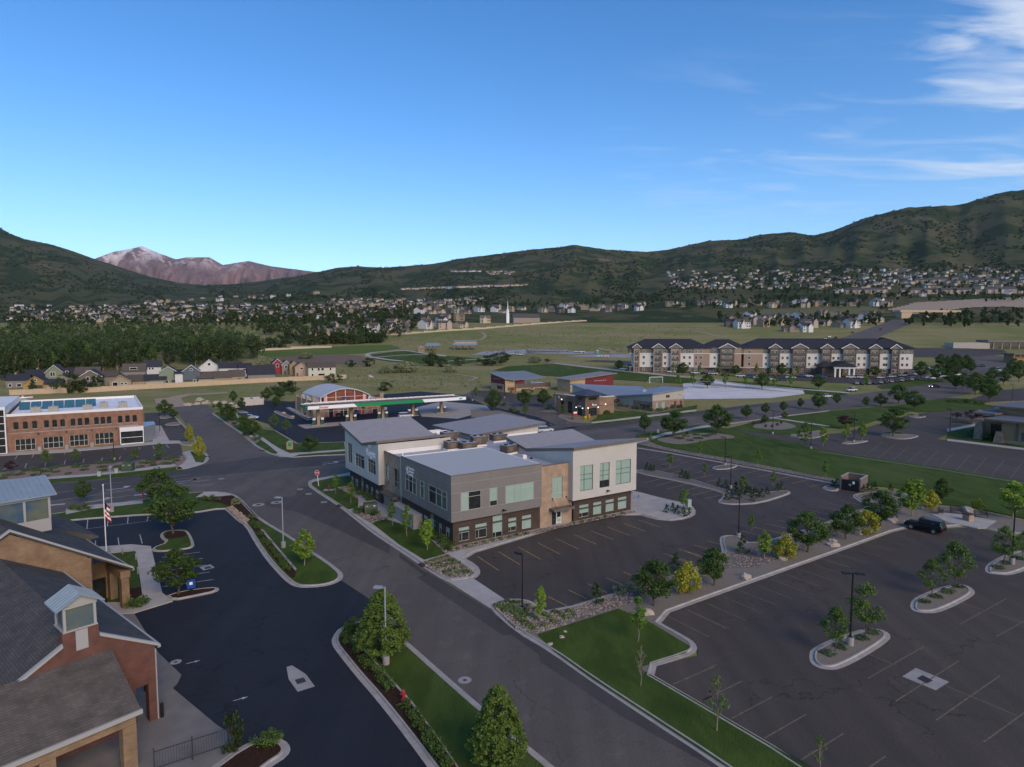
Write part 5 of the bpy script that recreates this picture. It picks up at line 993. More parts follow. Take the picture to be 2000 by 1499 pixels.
q = MB(); pts = [(43.6,.25),(43.9,.55),(44.35,.72),(44.7,.62),(45.05,.8),(45.3,.85),(45.3,.72),(45.05,.62),(44.85,.42),(44.8,.12),(44.65,.12),(44.6,.36),(44.25,.36),(44.2,.12),(44.05,.12),(44.02,.4)]
q.quad(*[f.p(a, CZ0 + z, .05) for a, z in pts]); part('sign_mark', q, m_green, can)
q = MB(); q.quad(*[fl.p(Y0 + 2.4 - (a - 43.6) * .9, CZ0 + z, .04) for a, z in pts]); part('sign_mark', q, m_sign, can)
q = MB()
for i in range(27): q.box(X0 + 1 + i * 1.9, X0 + 2.7 + i * 1.9, Y1 - .6, Y1 - .5, CZ1 - .1, CZ1 + .25)
q.build('light_strip', m_parapet, can)['kind'] = 'stuff'
for i, x in enumerate((-2.0,8.2,18.6,29.0,39.4)):
 zg = T(G0.y + (x * math.sin(R(33)) - 12 * math.cos(R(33)))); q = MB(); q.box(x - .42, x + .42,-12.4,-11.6, zg - .2, CZ0 + .05); part('column', q, m_tanblock, can)
 q = MB(); q.prism([(x - 2.0,-12.6),(x + 2.0,-12.6),(x + 2.0,-11.4),(x - 2.0,-11.4)], zg - .2, zg + .16); part('pump_island', q, m_conc, can)
 for s in (-1,1):
  pu = empty('fuel_pump', tuple(Vector((G0.x, G0.y, zg + .16)) + Matrix.Rotation(R(33),3, 'Z') @ Vector((x + s * 1.25,-12,0))), R(33))
  tag(pu, '%s fuel pump at the %s canopy column' % ('near side' if s < 0 else 'far side', ('leftmost', 'second', 'third', 'fourth', 'rightmost')[i]), 'fuel pump', 'fuel pumps under the canopy')
  q = MB(); q.box(-.4,.4,-.25,.25,0,1.5); part('cabinet', q, m_darkframe, pu); q = MB(); q.box(-.42,.42,-.27,.27,1.5,2.1); part('display_head', q, m_sign, pu); q = MB(); q.cyl((.42,0,1.3),(.5,0,.5),.03, n=5); part('hose', q, m_black, pu)
  q = MB(); q.cyl((-.55,-.35,0),(-.55,-.35,1.0),.08, n=8); part('bollard', q, m_green, pu)
# station extras
me_ = hit(*z1('M', 1400,625)); o = empty('monument_sign', me_, R(20)); tag(o, 'small stone monument sign on the filling station lawn', 'sign')
q = MB(); n = 10; pts = [(-.75,0),(.75,0)] + [(.75 * math.cos(math.pi * i / n),1.5 + .7 * math.sin(math.pi * i / n)) for i in range(n + 1)]; q.add([(x, -.25, z) for x, z in pts] + [(x, .25, z) for x, z in pts],[tuple(range(len(pts))), tuple(range(len(pts),2 * len(pts)))[::-1]] + [(i, i + len(pts),(i + 1) % len(pts) + len(pts),(i + 1) % len(pts)) for i in range(len(pts))]); part('stone_slab', q, m_tanblock, o, fix=True)
q = MB(); q.box(-.45,.45,-.29,-.26,.9,1.8); part('sign_face', q, m_green, o)
de = hit(*z1('M', 1030,168)); o = empty('dumpster_enclosure', de, R(33)); tag(o, 'tan block dumpster enclosure behind the filling station lot', 'enclosure')
q = MB(); q.box(-3.5,3.5,4.5,4.8,-.2,2.6); q.box(-3.5,-3.2,0,4.5,-.2,2.6); q.box(3.2,3.5,0,4.5,-.2,2.6); q.box(-.15,.15,.2,4.5,-.2,2.6); part('block_wall', q, m_stucco, o)
q = MB(); q.box(-3.55,3.55,4.45,4.85,2.6,2.75); q.box(-3.55,-3.15,-.05,4.45,2.6,2.75); q.box(3.15,3.55,-.05,4.45,2.6,2.75); part('cap', q, m_fascia, o)
for a in (-3.15,.15): q = MB(); q.box(a, a + 3.0,.0,.1,0,2.3); part('gate', q, m_stucco, o)

# ================================================================ small corner restaurant
def signmark(parent, fac, a, z, s, mat, name='sign_mark'):
 q = MB(); pts = [(-.5,-.2),(-.1,.5),(.1,.1),(.45,.4),(.2,-.3),(-.1,-.5)]; q.quad(*[fac.p(a + x * s, z + y * s, .05) for x, y in pts]); q.quad(*[fac.p(a + x * s, z + y * s, .049) for x, y in pts[::-1]]); return part(name, q, mat, parent)
O = hit(*z1('P', 970,905)); rest = empty('restaurant', O, R(33)); tag(rest, 'small tan brick restaurant with a corner tower and dark pyramid roof', 'restaurant')
f, fl = Fac('R', 0.), Fac('L', 0.); m_restbrick = brick_mat('rest_tan_brick', (.3,.19,.12),(.25,.155,.1),(.22,.16,.11),.3,.09); m_dkstone = brick_mat('rest_brown_stone', (.16,.115,.09),(.13,.095,.075),(.12,.09,.07),.4,.15)
q = MB(); f.wall(q, 0,12.4,-.3,6.0); fl.wall(q, 0,16.1,-.3,6.2,[(6.8,9.5,.0,4.1),(11.2,13.5,0,4.1)],.4); Fac('E', 12.4).wall(q, 0,16.1,-.3,6); Fac('N', 16.1).wall(q, 0,12.4,-.3,6); part('brick_wall', q, m_restbrick, rest)
for a, b in ((6.8,9.5),(11.2,13.5)): window(rest, fl, a, b, .0,4.1, cols=(.33,.66), rows=(.35,.7), panes=m_glass, frame=m_darkframe, depth=.35)
t_, tl_ = Fac('R', -.25), Fac('L', -.25)
q = MB(); t_.wall(q, -.25,5.8,-.3,7.0,[(1.3,4.67,.0,2.6),(1.19,4.67,5.2,6.1)],.3); tl_.wall(q, -.25,5.0,-.3,7.0,[(1.37,3.82,0,2.45),(1.6,3.4,5.3,6.1)],.3); Fac('E', 5.8).wall(q, -.25,5,5,7); Fac('N', 5.).wall(q, -.25,5.8,5,7); part('tower', q, m_dkstone, rest)
window(rest, t_, 1.3,4.67,.02,2.6, cols=(.25,.5,.75), rows=(.72,), panes=m_glass, frame=m_darkframe, depth=.25, name='door'); window(rest, tl_, 1.37,3.82,.02,2.45, cols=(.5,), rows=(.75,), panes=m_glass, frame=m_darkframe, depth=.25)
window(rest, t_, 1.19,4.67,5.2,6.1, cols=(.5,), panes=m_glass, frame=m_darkframe, depth=.25); window(rest, tl_, 1.6,3.4,5.3,6.1, panes=m_glass, frame=m_darkframe, depth=.25)
q = MB(); c = (2.75,2.4); b = [(-1.9,-1.9),(7.4,-1.9),(7.4,6.7),(-1.9,6.7)]; q.add([(x, y, 7.0) for x, y in b] + [(*c, 8.75)],[(0,1,4),(1,2,4),(2,3,4),(3,0,4)]); q.prism(b, 6.85,7.0); part('pyramid_roof', q, M('dark_blue_grey_roof', (.05,.055,.075),(.06,.065,.085), scale=1, rough=.5), rest)
q = MB(); q.box(.2,12.2,.3,15.9,5.4,5.55); part('flat_roof', q, m_membrane, rest)
q = MB(); q.box(5.9,12.45,-.06,.2,5.95,6.15); part('parapet_cap', q, m_parapet, rest); q = MB(); q.box(-.06,.2,5.1,16.1,6.15,6.32); part('parapet_cap', q, m_parapet, rest)
q = MB(); f.box(q, 5.9,12.4,3.1,3.25,0,.04); part('belt_course', q, m_dkstone, rest)
n = 8; q = MB(); pts = [(6.0,4.3),(6.2,5.0)] + [(8.2 - 1.9 * math.cos(math.pi * i / n),5.0 + .6 * math.sin(math.pi * i / n)) for i in range(n + 1)] + [(10.4,5.0),(10.4,4.3)]
q.quad(*[fl.p(a, z, .25) for a, z in pts]); part('arched_hood', q, m_fascia, rest)
signmark(rest, t_, 1.75,3.75,.9, m_redsign); signmark(rest, tl_, 2.5,4.2,.9, M('pink_sign', (.5,.2,.25), rough=.5)); signmark(rest, fl, 14.2,5.2,1.1, m_sign)
for i in range(4): q = MB(); t_.box(q, 2.7 + i * .5,3.05 + i * .5,3.4,3.75 + (.3 if i == 0 else .0),.02,.08); part('sign_letter', q, m_sign, rest)
for i in range(4): q = MB(); tl_.box(q, 3.3 - i * .45,3.62 - i * .45,2.95,3.3,.02,.08); part('sign_letter', q, m_sign, rest)
m_lamp = bpy.data.materials.new('lit_lamp'); _t, _n, _l = nodes_of(m_lamp); _n['Principled BSDF'].inputs['Emission Color'].default_value = (1,.85,.6,1); _n['Principled BSDF'].inputs['Emission Strength'].default_value = 3.
for ff, a, z in ((t_, .9,2.75),(t_, 5.2,2.75),(tl_, 1.0,2.6),(tl_, 4.3,2.6),(f, 8.6,3.5),(fl, 12.6,4.5)): q = MB(); ff.box(q, a - .13, a + .13, z - .13, z + .13,.0,.2); part('wall_lamp', q, m_lamp, rest)
q = MB(); 
mn = hit(*z1('P', 660,1000)); o = empty('restaurant_sign', mn, R(20)); tag(o, 'brown roadside sign with red panel in front of the restaurant', 'sign'); q.box(-.7,.7,-.2,.2,-.1,2.6); part('sign_body', q, m_dkstone, o); q = MB(); q.box(-.55,.55,-.24,-.2,1.2,1.9); part('red_panel', q, m_redsign, o); q = MB(); q.box(-.6,.6,-.23,-.2,2.0,2.5); part('white_panel', q, m_sign, o)
for px, mt, nm, lb in ((z1('P', 1080,960), M('orange_box', (.5,.2,.03), rough=.5), 'newspaper_box', 'orange box standing before the restaurant door'),(z1('P', 970,985), M('yellow_flowers', (.55,.42,.03),(.4,.3,.02), scale=8), 'flower_tub', 'tub of yellow flowers beside the restaurant walk')):
 p = hit(*px); q = MB(); q.box(-.3,.3,-.25,.25,0,1.3) if nm == 'newspaper_box' else q.lathe((0,0,0),[(.35,0),(.5,.45),(.62,.6),(.4,.95),(.1,1.0)],9); o = q.build(nm, mt, None, p, R(30)); tag(o, lb, 'box' if nm == 'newspaper_box' else 'flower tub')
# ================================================================ school: red and tan block, grey block, tan hall
m_red = M('dark_red_siding', (.14,.022,.026),(.16,.03,.032), scale=.5, rough=.6, coord='O'); m_tanst = brick_mat('tan_school_brick', (.44,.31,.19),(.39,.27,.165),(.32,.24,.16),.4,.12); m_brnp = M('brown_panel', (.12,.1,.085),(.105,.09,.078), scale=.7, rough=.5, coord='O'); m_metalgrey = M('grey_metal_roof', (.21,.22,.225),(.19,.2,.205), scale=.3, rough=.5, metal=.2)
O = hit(*z1('Q', 560,780)); sch = empty('school_building', O, R(33)); tag(sch, 'dark red and tan school block with a broad tilted grey roof', 'school')
f, fl = Fac('R', 0.), Fac('L', 0.)
q = MB(); f.wall(q, 0,4.9,-1.2,4.4,[(1.3,4.7,.2,1.75)],.2); f.poly(q, [(0,4.4),(4.9,4.4),(4.9,4.7),(0,5.8)]); part('tan_wall', q, m_tanst, sch)
q = MB(); fl.wall(q, 0,11.4,-1.2,3.2,[(2.0,6.5,.8,2.3)],.2); part('tan_base', q, m_tanst, sch)
q = MB(); fl.poly(q, [(0,3.2),(11.4,3.2),(11.4,7.0),(0,5.75)],.05); fl.box(q, -.05,.7,-1,3.2,0,.06); part('red_wall', q, m_red, sch)
window(sch, f, 1.3,4.7,.2,1.75, cols=(.4,), panes=[m_tint, m_red], depth=.15); window(sch, fl, 2.0,6.5,.8,2.3, cols=(.4,), panes=[m_tint, m_red], depth=.15)
q = MB(); q.prism([(-1.2,-.8),(3.9,-1.5),(21.5,.5),(18.3,12.5),(-.9,12.0)],[5.45,4.65,5.1,7.4,7.3],[5.75,4.95,5.4,7.7,7.6],0); part('tilted_roof', q, m_metalgrey, sch)
q = MB(); q.box(.1,10,.2,11.4,-1,4.6); part('core', q, m_red, sch)
q = MB(); Fac('R', -1.).wall(q, 4.9,23,-1.4,3.1,[(8,12.5,-.6,.9),(14.5,19,-.6,.9)],.2); Fac('L', 4.9).wall(q, -1,6,-1.4,3.1); Fac('E', 23.).wall(q, -1,8,-1.4,3.1); part('low_wall', q, m_tanst, sch)
for a in (8,14.5): window(sch, Fac('R', -1.), a, a + 4.5,-.6,.9, cols=(.25,.5,.75), panes=[m_tint, m_red], depth=.15)
for i in range(9): q = MB(); Fac('R', -1.).box(q, 5 + i * 2,6.94 + i * 2,1.35,3.15,.02,.1); part('brown_panel', q, m_brnp, sch)
q = MB(); q.box(5,23,-.8,8,2.6,2.75); part('flat_roof', q, m_membrane, sch)
for x, y in ((9,2),(12,4),(15,2.5),(17,5)): q = MB(); q.box(x - .5, x + .5, y - .4, y + .4,2.7,3.7); part('roof_unit', q, m_galv, sch)
for i in range(8): q = MB(); fl.box(q, 8.6 - i * .75,9.1 - i * .75,4.9,5.3,.06,.09); part('sign_letter', q, M('faint_letter', (.3,.2,.19), rough=.6), sch)
# tan hall behind
O = hit(*z1('J', 880,575)); hall = empty('school_hall', O, R(33)); tag(hall, 'tan school hall with red gable end and sloping grey brown roof', 'school')
q = MB(); Fac('L', 0.).wall(q, 0,9,-.5,5.0); Fac('R', 0.).wall(q, 0,8,-.5,5.0,[(1,5,1,3.5)],.2); part('tan_wall', q, m_tanst, hall); window(hall, Fac('R', 0.),1,5,1,3.5, cols=(.25,.5,.75), panes=m_blind, depth=.15)
q = MB(); Fac('R', 0.).poly(q, [(8,-.5),(24,-.5),(24,6.9),(8,5.4)]); Fac('E', 24.).wall(q, 0,9,0,6.9); part('red_wall', q, m_red, hall)
q = MB(); q.prism([(-.8,-.8),(25.5,-.8),(25.5,10),(-.8,10)],[4.9,6.9,7.2,5.2],[5.2,7.2,7.5,5.5]); part('tilted_roof', q, M('tan_metal_roof', (.24,.205,.165),(.22,.19,.15), scale=.4, rough=.5), hall)
for i in range(6): q = MB(); Fac('R', 0.).box(q, 13 + i * 1.2,13.8 + i * 1.2,4.0,4.5,.02,.06); part('sign_letter', q, MATS['faint_letter'], hall)
# grey block by the street
O = hit(*z1('J', 1620,740)); gb = empty('school_annex', O, R(33)); tag(gb, 'pale grey school annex with two wide blue grey tilted roofs beside the street', 'school')
f, fl = Fac('R', 0.), Fac('L', 0.); m_greywall = M('pale_grey_stucco', (.4,.365,.31),(.37,.34,.29), scale=.5, rough=.85, coord='O'); m_mixstone = brick_mat('mixed_stone', (.32,.23,.16),(.2,.15,.115),(.2,.16,.13),.5,.16)
q = MB(); f.wall(q, -.6,14.9,-.3,3.4,[(1.0,2.4,.6,2.8),(4,5.6,.6,2.8),(10,11.2,.8,2.8),(13,14.2,.8,2.8)],.2); fl.wall(q, 0,10,-.3,2.9,[(2,7,.3,1.9)],.2); part('stone_base', q, m_mixstone, gb)
for a, b in ((1.0,2.4),(4,5.6)): window(gb, f, a, b, .6,2.8, cols=(.5,), panes=m_blind, depth=.15)
for a, b in ((10,11.2),(13,14.2)): window(gb, f, a, b, .8,2.8, panes=m_red, depth=.15)
window(gb, fl, 2,7,.3,1.9, cols=(.3,), panes=[m_red, m_tint], depth=.15)
q = MB(); f.wall(q, -.6,14.9,3.4,5.6,[(6,7.8,4.1,5.1),(12,13.2,4.2,5.1)],.2); f.poly(q, [(-.6,5.6),(14.9,5.6),(14.9,6.8),(-.6,5.65)]); fl.poly(q, [(0,2.9),(10,2.9),(18.5,0),(18.5,3.5),(0,5.6)]); fl.poly(q, [(10,-.3),(18.5,-.3),(18.5,.0),(10,2.9)]); Fac('E', 14.9).wall(q, 0,16,0,6); part('grey_wall', q, m_greywall, gb)
window(gb, f, 6,7.8,4.1,5.1, cols=(.5,), panes=m_glass, depth=.15); window(gb, f, 12,13.2,4.2,5.1, panes=m_blind, depth=.15)
q = MB(); q.prism([(-1.0,-.7),(16.2,-.7),(17,12),(-1,19)],[5.75,6.95,6.6,3.4],[6.05,7.25,6.9,3.7]); part('tilted_roof', q, M('blue_grey_metal_roof', (.24,.26,.31),(.22,.24,.28), scale=.4, rough=.5, metal=.15), gb)
q = MB(); q.prism([(-4,19),(10,13),(24,30),(-2,44)],[3.0,5.2,4.9,6.2],[3.3,5.5,5.2,6.5]); part('tilted_roof', q, MATS['blue_grey_metal_roof'], gb); q = MB(); q.prism([(-3.4,19.3),(9,14),(22,30),(-1.5,43)],0,[3.0,5.0,4.7,5.9]); part('grey_wall', q, m_greywall, gb)
for i in range(3): q = MB(); q.cyl((4 + i * .9,9 + i * .3,5.4),(4 + i * .9,9 + i * .3,6.4),.1, n=6); part('vent_pipe', q, m_sign, gb)
# ================================================================ apartment block
m_white = M('white_siding', (.62,.58,.52),(.59,.555,.5), scale=.4, rough=.8, coord='O'); m_taupe = M('taupe_siding', (.19,.165,.135),(.17,.15,.125), scale=.4, rough=.8, coord='O'); m_tansid = M('tan_siding', (.33,.24,.175),(.3,.22,.16), scale=.4, rough=.8, coord='O'); m_dkroof = M('dark_slate_roof', (.026,.026,.034),(.034,.034,.042), scale=2, detail=6, rough=.8); m_stonebase = brick_mat('brown_stone_base', (.17,.12,.09),(.13,.095,.075),(.12,.1,.08),.5,.2)
AO = Vector((64.5,352.6, T(345))); apt = empty('apartment_building', AO, R(-8)); tag(apt, 'four storey white and taupe apartment block with dark hip roof and gabled bays', 'apartments')
def ks_(kx, v=700., y0=0.):
 d = ray(1200 + kx / 3.2258, v); c, s = math.cos(R(-8)), math.sin(R(-8)); n = (-s, c); t = (y0 + AO.x * n[0] + AO.y * n[1]) / (d[0] * n[0] + d[1] * n[1]); p = (d[0] * t - AO.x, d[1] * t - AO.y); return p[0] * c + p[1] * s
f = Fac('R', 0.); XE = ks_(1880)
wall_segs = [(115,245, m_white),(245,345, m_white),(345,500, m_white),(500,600, m_tansid),(600,650, m_white),(650,800, m_tansid),(815,935, m_tansid),(935,985, m_white),(985,1110, m_white),(1110,1285, m_white),(1285,1430, m_white),(1430,1610, m_white),(1610,1740, m_white),(1740,1880, m_white)]
q = MB(); q.prism([(0,0),(XE, 0),(XE, 18),(0,18)],-1.5,3.1); part('stone_base', q, m_stonebase, apt)
q = MB(); q.prism([(.02,.02),(XE - .02,.02),(XE - .02,18),(.02,18)],10.4,13.6); part('top_storey', q, m_taupe, apt)
for a, b, mt in wall_segs: q = MB(); xa, xb = max(0, ks_(a)), ks_(b); q.prism([(xa + .01,-.04),(xb - .01,-.04),(xb - .01,17.9),(xa + .01,17.9)],3.1,10.4 if mt is m_white else 13.55); part('siding', q, mt, apt)
q = MB(); f.box(q, 0, XE, 10.3,10.6,.02,.14); part('trim_band', q, m_whiteframe, apt); q = MB(); f.box(q, 0, XE, 3.0,3.25,.02,.12); part('trim_band', q, m_whiteframe, apt)
def hip(x0, x1, y0, y1, z, h, name='roof', ov=.9):
 q = MB(); x0 -= ov; x1 += ov; y0 -= ov; y1 += ov; d = (y1 - y0) / 2; ym = (y0 + y1) / 2
 q.add([(x0, y0, z),(x1, y0, z),(x1, y1, z),(x0, y1, z),(x0 + d, ym, z + h),(x1 - d, ym, z + h)],[(0,1,5,4),(1,2,5),(2,3,4,5),(3,0,4)]); q.prism([(x0, y0),(x1, y0),(x1, y1),(x0, y1)], z - .3, z); part(name, q, m_dkroof, apt)
hip(0, ks_(600),0,18,13.7,4.6); hip(ks_(560), ks_(830),1,16,13.72,4.4); hip(ks_(815), XE, 0,18,13.75,4.9); hip(ks_(1620), XE - 4,-.5,17,14.2,5.1)
gwin = MB(); gwin.box(-.62,.62,-.06,.02,-.8,.8,0); gwin.box(-.52,-.03,-.08,0,-.7,.7,1); gwin.box(.03,.52,-.08,0,-.7,.7,1); win_me = gwin.mesh('window', [m_whiteframe, m_glass]); gwin2 = MB(); gwin2.box(-.62,.62,-.06,.02,-.8,.8,0); gwin2.box(-.52,-.03,-.08,0,-.7,.7,1); gwin2.box(.03,.52,-.08,0,-.7,.7,1); win_me2 = gwin2.mesh('window', [m_whiteframe, m_tint])
rnd = random.Random(3)
def awin(x, z, y=-.05): link('window', win_me if rnd.random() < .6 else win_me2, apt, (x, y, z))
bays = [(140,42),(275,70),(385,75),(710,110),(1010,75),(1165,110),(1335,75),(1480,105),(1640,75),(1770,60)]
for i, (kc, kw) in enumerate(bays):
 kw *= .74
 xa, xb = ks_(kc - kw / 2, y0=-1.4), ks_(kc + kw / 2, y0=-1.4); xc = (xa + xb) / 2
 q = MB(); q.prism([(xa, -1.4),(xb, -1.4),(xb, -.03),(xa, -.03)],3.2,13.4); part('bay', q, m_taupe if i % 2 else m_tansid if i in (0,2) else m_taupe, apt)
 q = MB(); q.prism([(xa - .02,-1.42),(xb + .02,-1.42),(xb + .02,-.03),(xa - .02,-.03)],-1.5,3.2); part('bay_base', q, m_stonebase, apt)
 for s in (-1,1): q = MB(); xx = xc + s * (xb - xa) / 2; q.box(xx - .3, xx + .3,-1.75,-1.4,-1.5,13.2); part('bay_pier', q, m_tansid if i < 3 else m_stonebase, apt)
 gz = 13.5; gh = 2.0 + (xb - xa) * .06; q = MB(); q.add([(xa - 1.2,-2.2, gz),(xb + 1.2,-2.2, gz),(xc, -2.2, gz + gh),(xa - 1.2,6, gz),(xb + 1.2,6, gz),(xc, 6, gz + gh)],[(0,3,5,2),(1,2,5,4),(0,2,1)][:2]); part('gable_roof', q, m_dkroof, apt)
 q = MB(); Fac('R', -1.95).poly(q, [(xa - .9, gz - .1),(xb + .9, gz - .1),(xc, gz + gh - .3)]); part('gable_face', q, m_taupe, apt)
 for s in (-1,1): q = MB(); x0 = xc + s * ((xb - xa) / 2 + 1.3); q.hexa([(x0,-2.35, gz - .25),(xc, -2.35, gz + gh - .2),(xc, -2.15, gz + gh - .2),(x0,-2.15, gz - .25)],[(x0,-2.35, gz + .15),(xc, -2.35, gz + gh + .2),(xc, -2.15, gz + gh + .2),(x0,-2.15, gz + .15)]); part('gable_trim', q, m_whiteframe, apt, fix=True)
 for k in range(4):
  zf = 1.7 + k * 3.25
  for s in ((-.22,.22) if kw < 66 else (-.3,.3)): awin(xc + s * (xb - xa), zf + .1,-1.45)
  if k: q = MB(); q.box(xa + .6, xb - .6,-1.95,-1.42, zf - 1.35, zf - .45); part('balcony', q, m_brnp, apt)
 q = MB(); Fac('R', -1.42).box(q, xa, xb, 10.25,10.6,.02,.1); part('trim_band', q, m_whiteframe, apt)
for kx in (185,235,320,440,475,515,545,632,850,955,1060,1090,1228,1268,1380,1410,1540,1575,1700,1715,1815,1845):
 for k in range(4): awin(ks_(kx),1.8 + k * 3.25)
# entrance porch
px = ks_(1390); pch = part('porch', (lambda q: ([q.box(x - .35, x + .35,-14.4,-13.6,-1.5,3.6) for x in (px - 4.5, px - 2.2, px + 2.2, px + 4.5)], q.box(px - 5.2, px + 5.2,-14.6,-13.4,3.6,4.5), q)[-1])(MB()), m_whiteframe, apt)
q = MB(); q.add([(px - 6,-15.2,4.5),(px + 6,-15.2,4.5),(px, -15.2,7.2),(px - 6,-1,4.5),(px + 6,-1,4.5),(px, -1,7.2)],[(0,2,5,3),(1,4,5,2),(0,1,2)]); q.build('porch_roof', m_dkroof, pch, fix=True)
q = MB(); q.prism([(px - 9,-9),(px - 3,-9),(px - 3,0),(px - 9,0)],-1,4.2); q.build('porch_wall', m_stonebase, pch); q = MB(); q.add([(px - 11,-10.5,4.3),(px - 2,-10.5,4.3),(px - 6.5,-6,7),(px - 11,0,4.3),(px - 2,0,4.3)],[(0,1,2),(1,4,2),(0,2,3)]); q.build('porch_roof', m_dkroof, pch, fix=True)
# carports left of it
for i, (ka, kb) in enumerate(((30,170),(180,330),(340,480),(490,640),(650,800))):
 A, B = hit(*z1('K', ka, 292 + ka * .045)), hit(*z1('K', kb, 292 + kb * .045)); d = (B - A); rz = math.atan2(d.y, d.x); o = empty('carport', A, rz); tag(o, '%s carport in the row along the apartment car park' % ('first', 'second', 'third', 'fourth', 'fifth')[i], 'carport', 'carports beside the apartments')
 Ln = d.xy.length; q = MB(); q.prism([(0,0),(Ln, 0),(Ln, 5.5),(0,5.5)],[2.5,2.5,2.8,2.8],[2.75,2.75,3.05,3.05]); part('roof', q, m_brnp, o)
 for k in range(6): q = MB(); q.box(k * Ln / 5 - .12, k * Ln / 5 + .12,2.6,2.9,-.5,2.6); part('post', q, m_darkframe, o)
# ================================================================ building at the right edge
m_warm = M('tan_stucco', (.27,.19,.11),(.245,.17,.1), scale=.5, rough=.85, coord='O')
O = hit(*z1('U', 1060,1130)); rb = empty('prairie_building', O, R(33)); tag(rb, 'low tan stone building with broad overhanging roofs at the right edge', 'building')
fl = Fac('L', .6); q = MB(); fl.wall(q, -18,-.4,-.2,5.6,[(-7.5,-4.6,1.0,3.2)],.2); Fac('N', -.4).wall(q, .6,5,-.2,5.6); Fac('L', 5.).wall(q, -.4,6,-.2,5.6,[(1.2,3.6,0,4.2)],.3); Fac('N', 6.).wall(q, 5,24,-.2,5.6); part('wall', q, m_warm, rb)
window(rb, fl, -7.5,-4.6,1.0,3.2, cols=(.5,), panes=m_tint, frame=m_darkframe, depth=.15); window(rb, Fac('L', 5.),1.2,3.6,0,4.2, panes=m_glass, frame=m_darkframe, depth=.25, name='door')
q = MB(); fl.box(q, -18,-.4,-.2,.9,.01,.15); part('stone_base', q, m_mixstone, rb)
for y in (-3.9,-9): q = MB(); fl.box(q, y, y + .5,.9,5.5,.02,.12); part('post', q, m_brnp, rb)
for x, y, h in ((-.3,-1.0,2.9),(9.5,6.2,5.4),(2.2,4.4,5.4)): q = MB(); q.hexa([(x - .2, y - .2,-.2),(x + 2, y - .2,-.2),(x + 2, y + 2,-.2),(x - .2, y + 2,-.2)],[(x + .2, y + .2, h),(x + 1.6, y + .2, h),(x + 1.6, y + 1.6, h),(x + .2, y + 1.6, h)]); part('battered_pier', q, m_mixstone, rb)
m_flatroof = M('slate_blue_roof', (.13,.135,.15),(.115,.12,.135), scale=.6, rough=.7)
for pl_, z in (([(-1.2,-20),(24,-20),(24,3.0),(-1.2,3.0)],5.6),([(6.2,3.2),(26,3.2),(26,8.6),(6.2,8.6)],6.2),([(11,-18),(30,-18),(30,6),(11,6)],7.9)): q = MB(); q.prism(pl_, z, z + .45,1,0); part('flat_roof', q, [m_flatroof, m_fascia], rb)
q = MB(); q.prism([(12.5,-16),(28,-16),(28,4.5),(12.5,4.5)],5.9,7.9); part('upper_wall', q, m_warm, rb)
q = MB(); q.prism([(1.5,-8),(1.5,-13),(6,-10.5)],[6.06] * 3,[6.07,6.07,7.2]); part('roof_light', q, m_flatroof, rb)
# ================================================================ far right: low showroom, half built house frame, park shelters
O = hit(*z1('L', 1500,505)); o = empty('showroom', O, R(-6)); tag(o, 'long low dark glazed building on the slope at the right edge', 'building')
q = MB(); q.prism([(-14,0),(18,0),(18,12),(-14,12)],-1,4.4); part('block', q, m_greywall, o); q = MB(); q.prism([(10,-1),(62,-1),(62,14),(10,14)],4.8,6.4); part('roof', q, m_fascia, o); q = MB(); q.prism([(12,0),(60,0),(60,13),(12,13)],-1,4.8); part('glazing', q, m_glass, o)
for i in range(8): q = MB(); q.box(14 + i * 6,15 + i * 6,-.3,.0,-1,4.8); part('pier', q, m_mixstone, o)
O = hit(*z1('L', 1900,650)); o = empty('unfinished_house', O, R(5)); tag(o, 'half built timber and tan house at the right edge', 'house')
q = MB(); q.prism([(0,0),(22,0),(22,10),(0,10)],5.5,6.2); part('roof', q, m_fascia, o); q = MB(); q.prism([(2,3),(22,3),(22,10),(2,10)],-1,5.5); part('wall', q, m_warm, o)
m_wood = M('new_timber', (.45,.27,.1),(.38,.22,.08), scale=1, rough=.8)
for x in (.2,4.5,9,14): q = MB(); q.box(x, x + .4,.2,.6,-1,5.5); part('post', q, m_wood, o)
q = MB(); q.box(0,20,.2,.6,2.3,2.8); part('beam', q, m_wood, o)
def shelter(px, w_, d_, lb, rz, clere):
 O = hit(*px); o = empty('park_shelter', O, R(rz)); tag(o, lb, 'shelter'); h = 3.2
 for x in (-w_ / 2,-w_ / 6, w_ / 6, w_ / 2):
  for y in (-d_ / 2, d_ / 2): q = MB(); q.box(x - .2, x + .2, y - .2, y + .2,-.5, h); part('post', q, m_mixstone, o)
 q = MB(); q.add([(-w_ / 2 - 1,-d_ / 2 - 1, h),(w_ / 2 + 1,-d_ / 2 - 1, h),(w_ / 2 + 1, d_ / 2 + 1, h),(-w_ / 2 - 1, d_ / 2 + 1, h),(-w_ / 2 - 1,0, h + 2.2),(w_ / 2 + 1,0, h + 2.2)],[(0,1,5,4),(2,3,4,5),(0,4,3),(1,2,5)]); part('roof', q, m_metalroof, o)
 if clere: q = MB(); q.box(-w_ / 2, w_ / 2,-1.5,1.5, h + 1.2, h + 3.2); part('clerestory', q, M('pink_clerestory', (.4,.25,.2),(.5,.4,.35), scale=1.5, coord='O'), o); q = MB(); q.box(-w_ / 2 - .8, w_ / 2 + .8,-2.2,2.2, h + 3.2, h + 3.5); part('upper_roof', q, m_metalroof, o)
 return o
shelter(z1('I', 1770,105),16,8, 'large park shelter with raised pink clerestory and pale metal roof', -5, True); shelter(z1('I', 1480,112),8,6, 'small park shelter with a pale metal gable roof', -15, False)
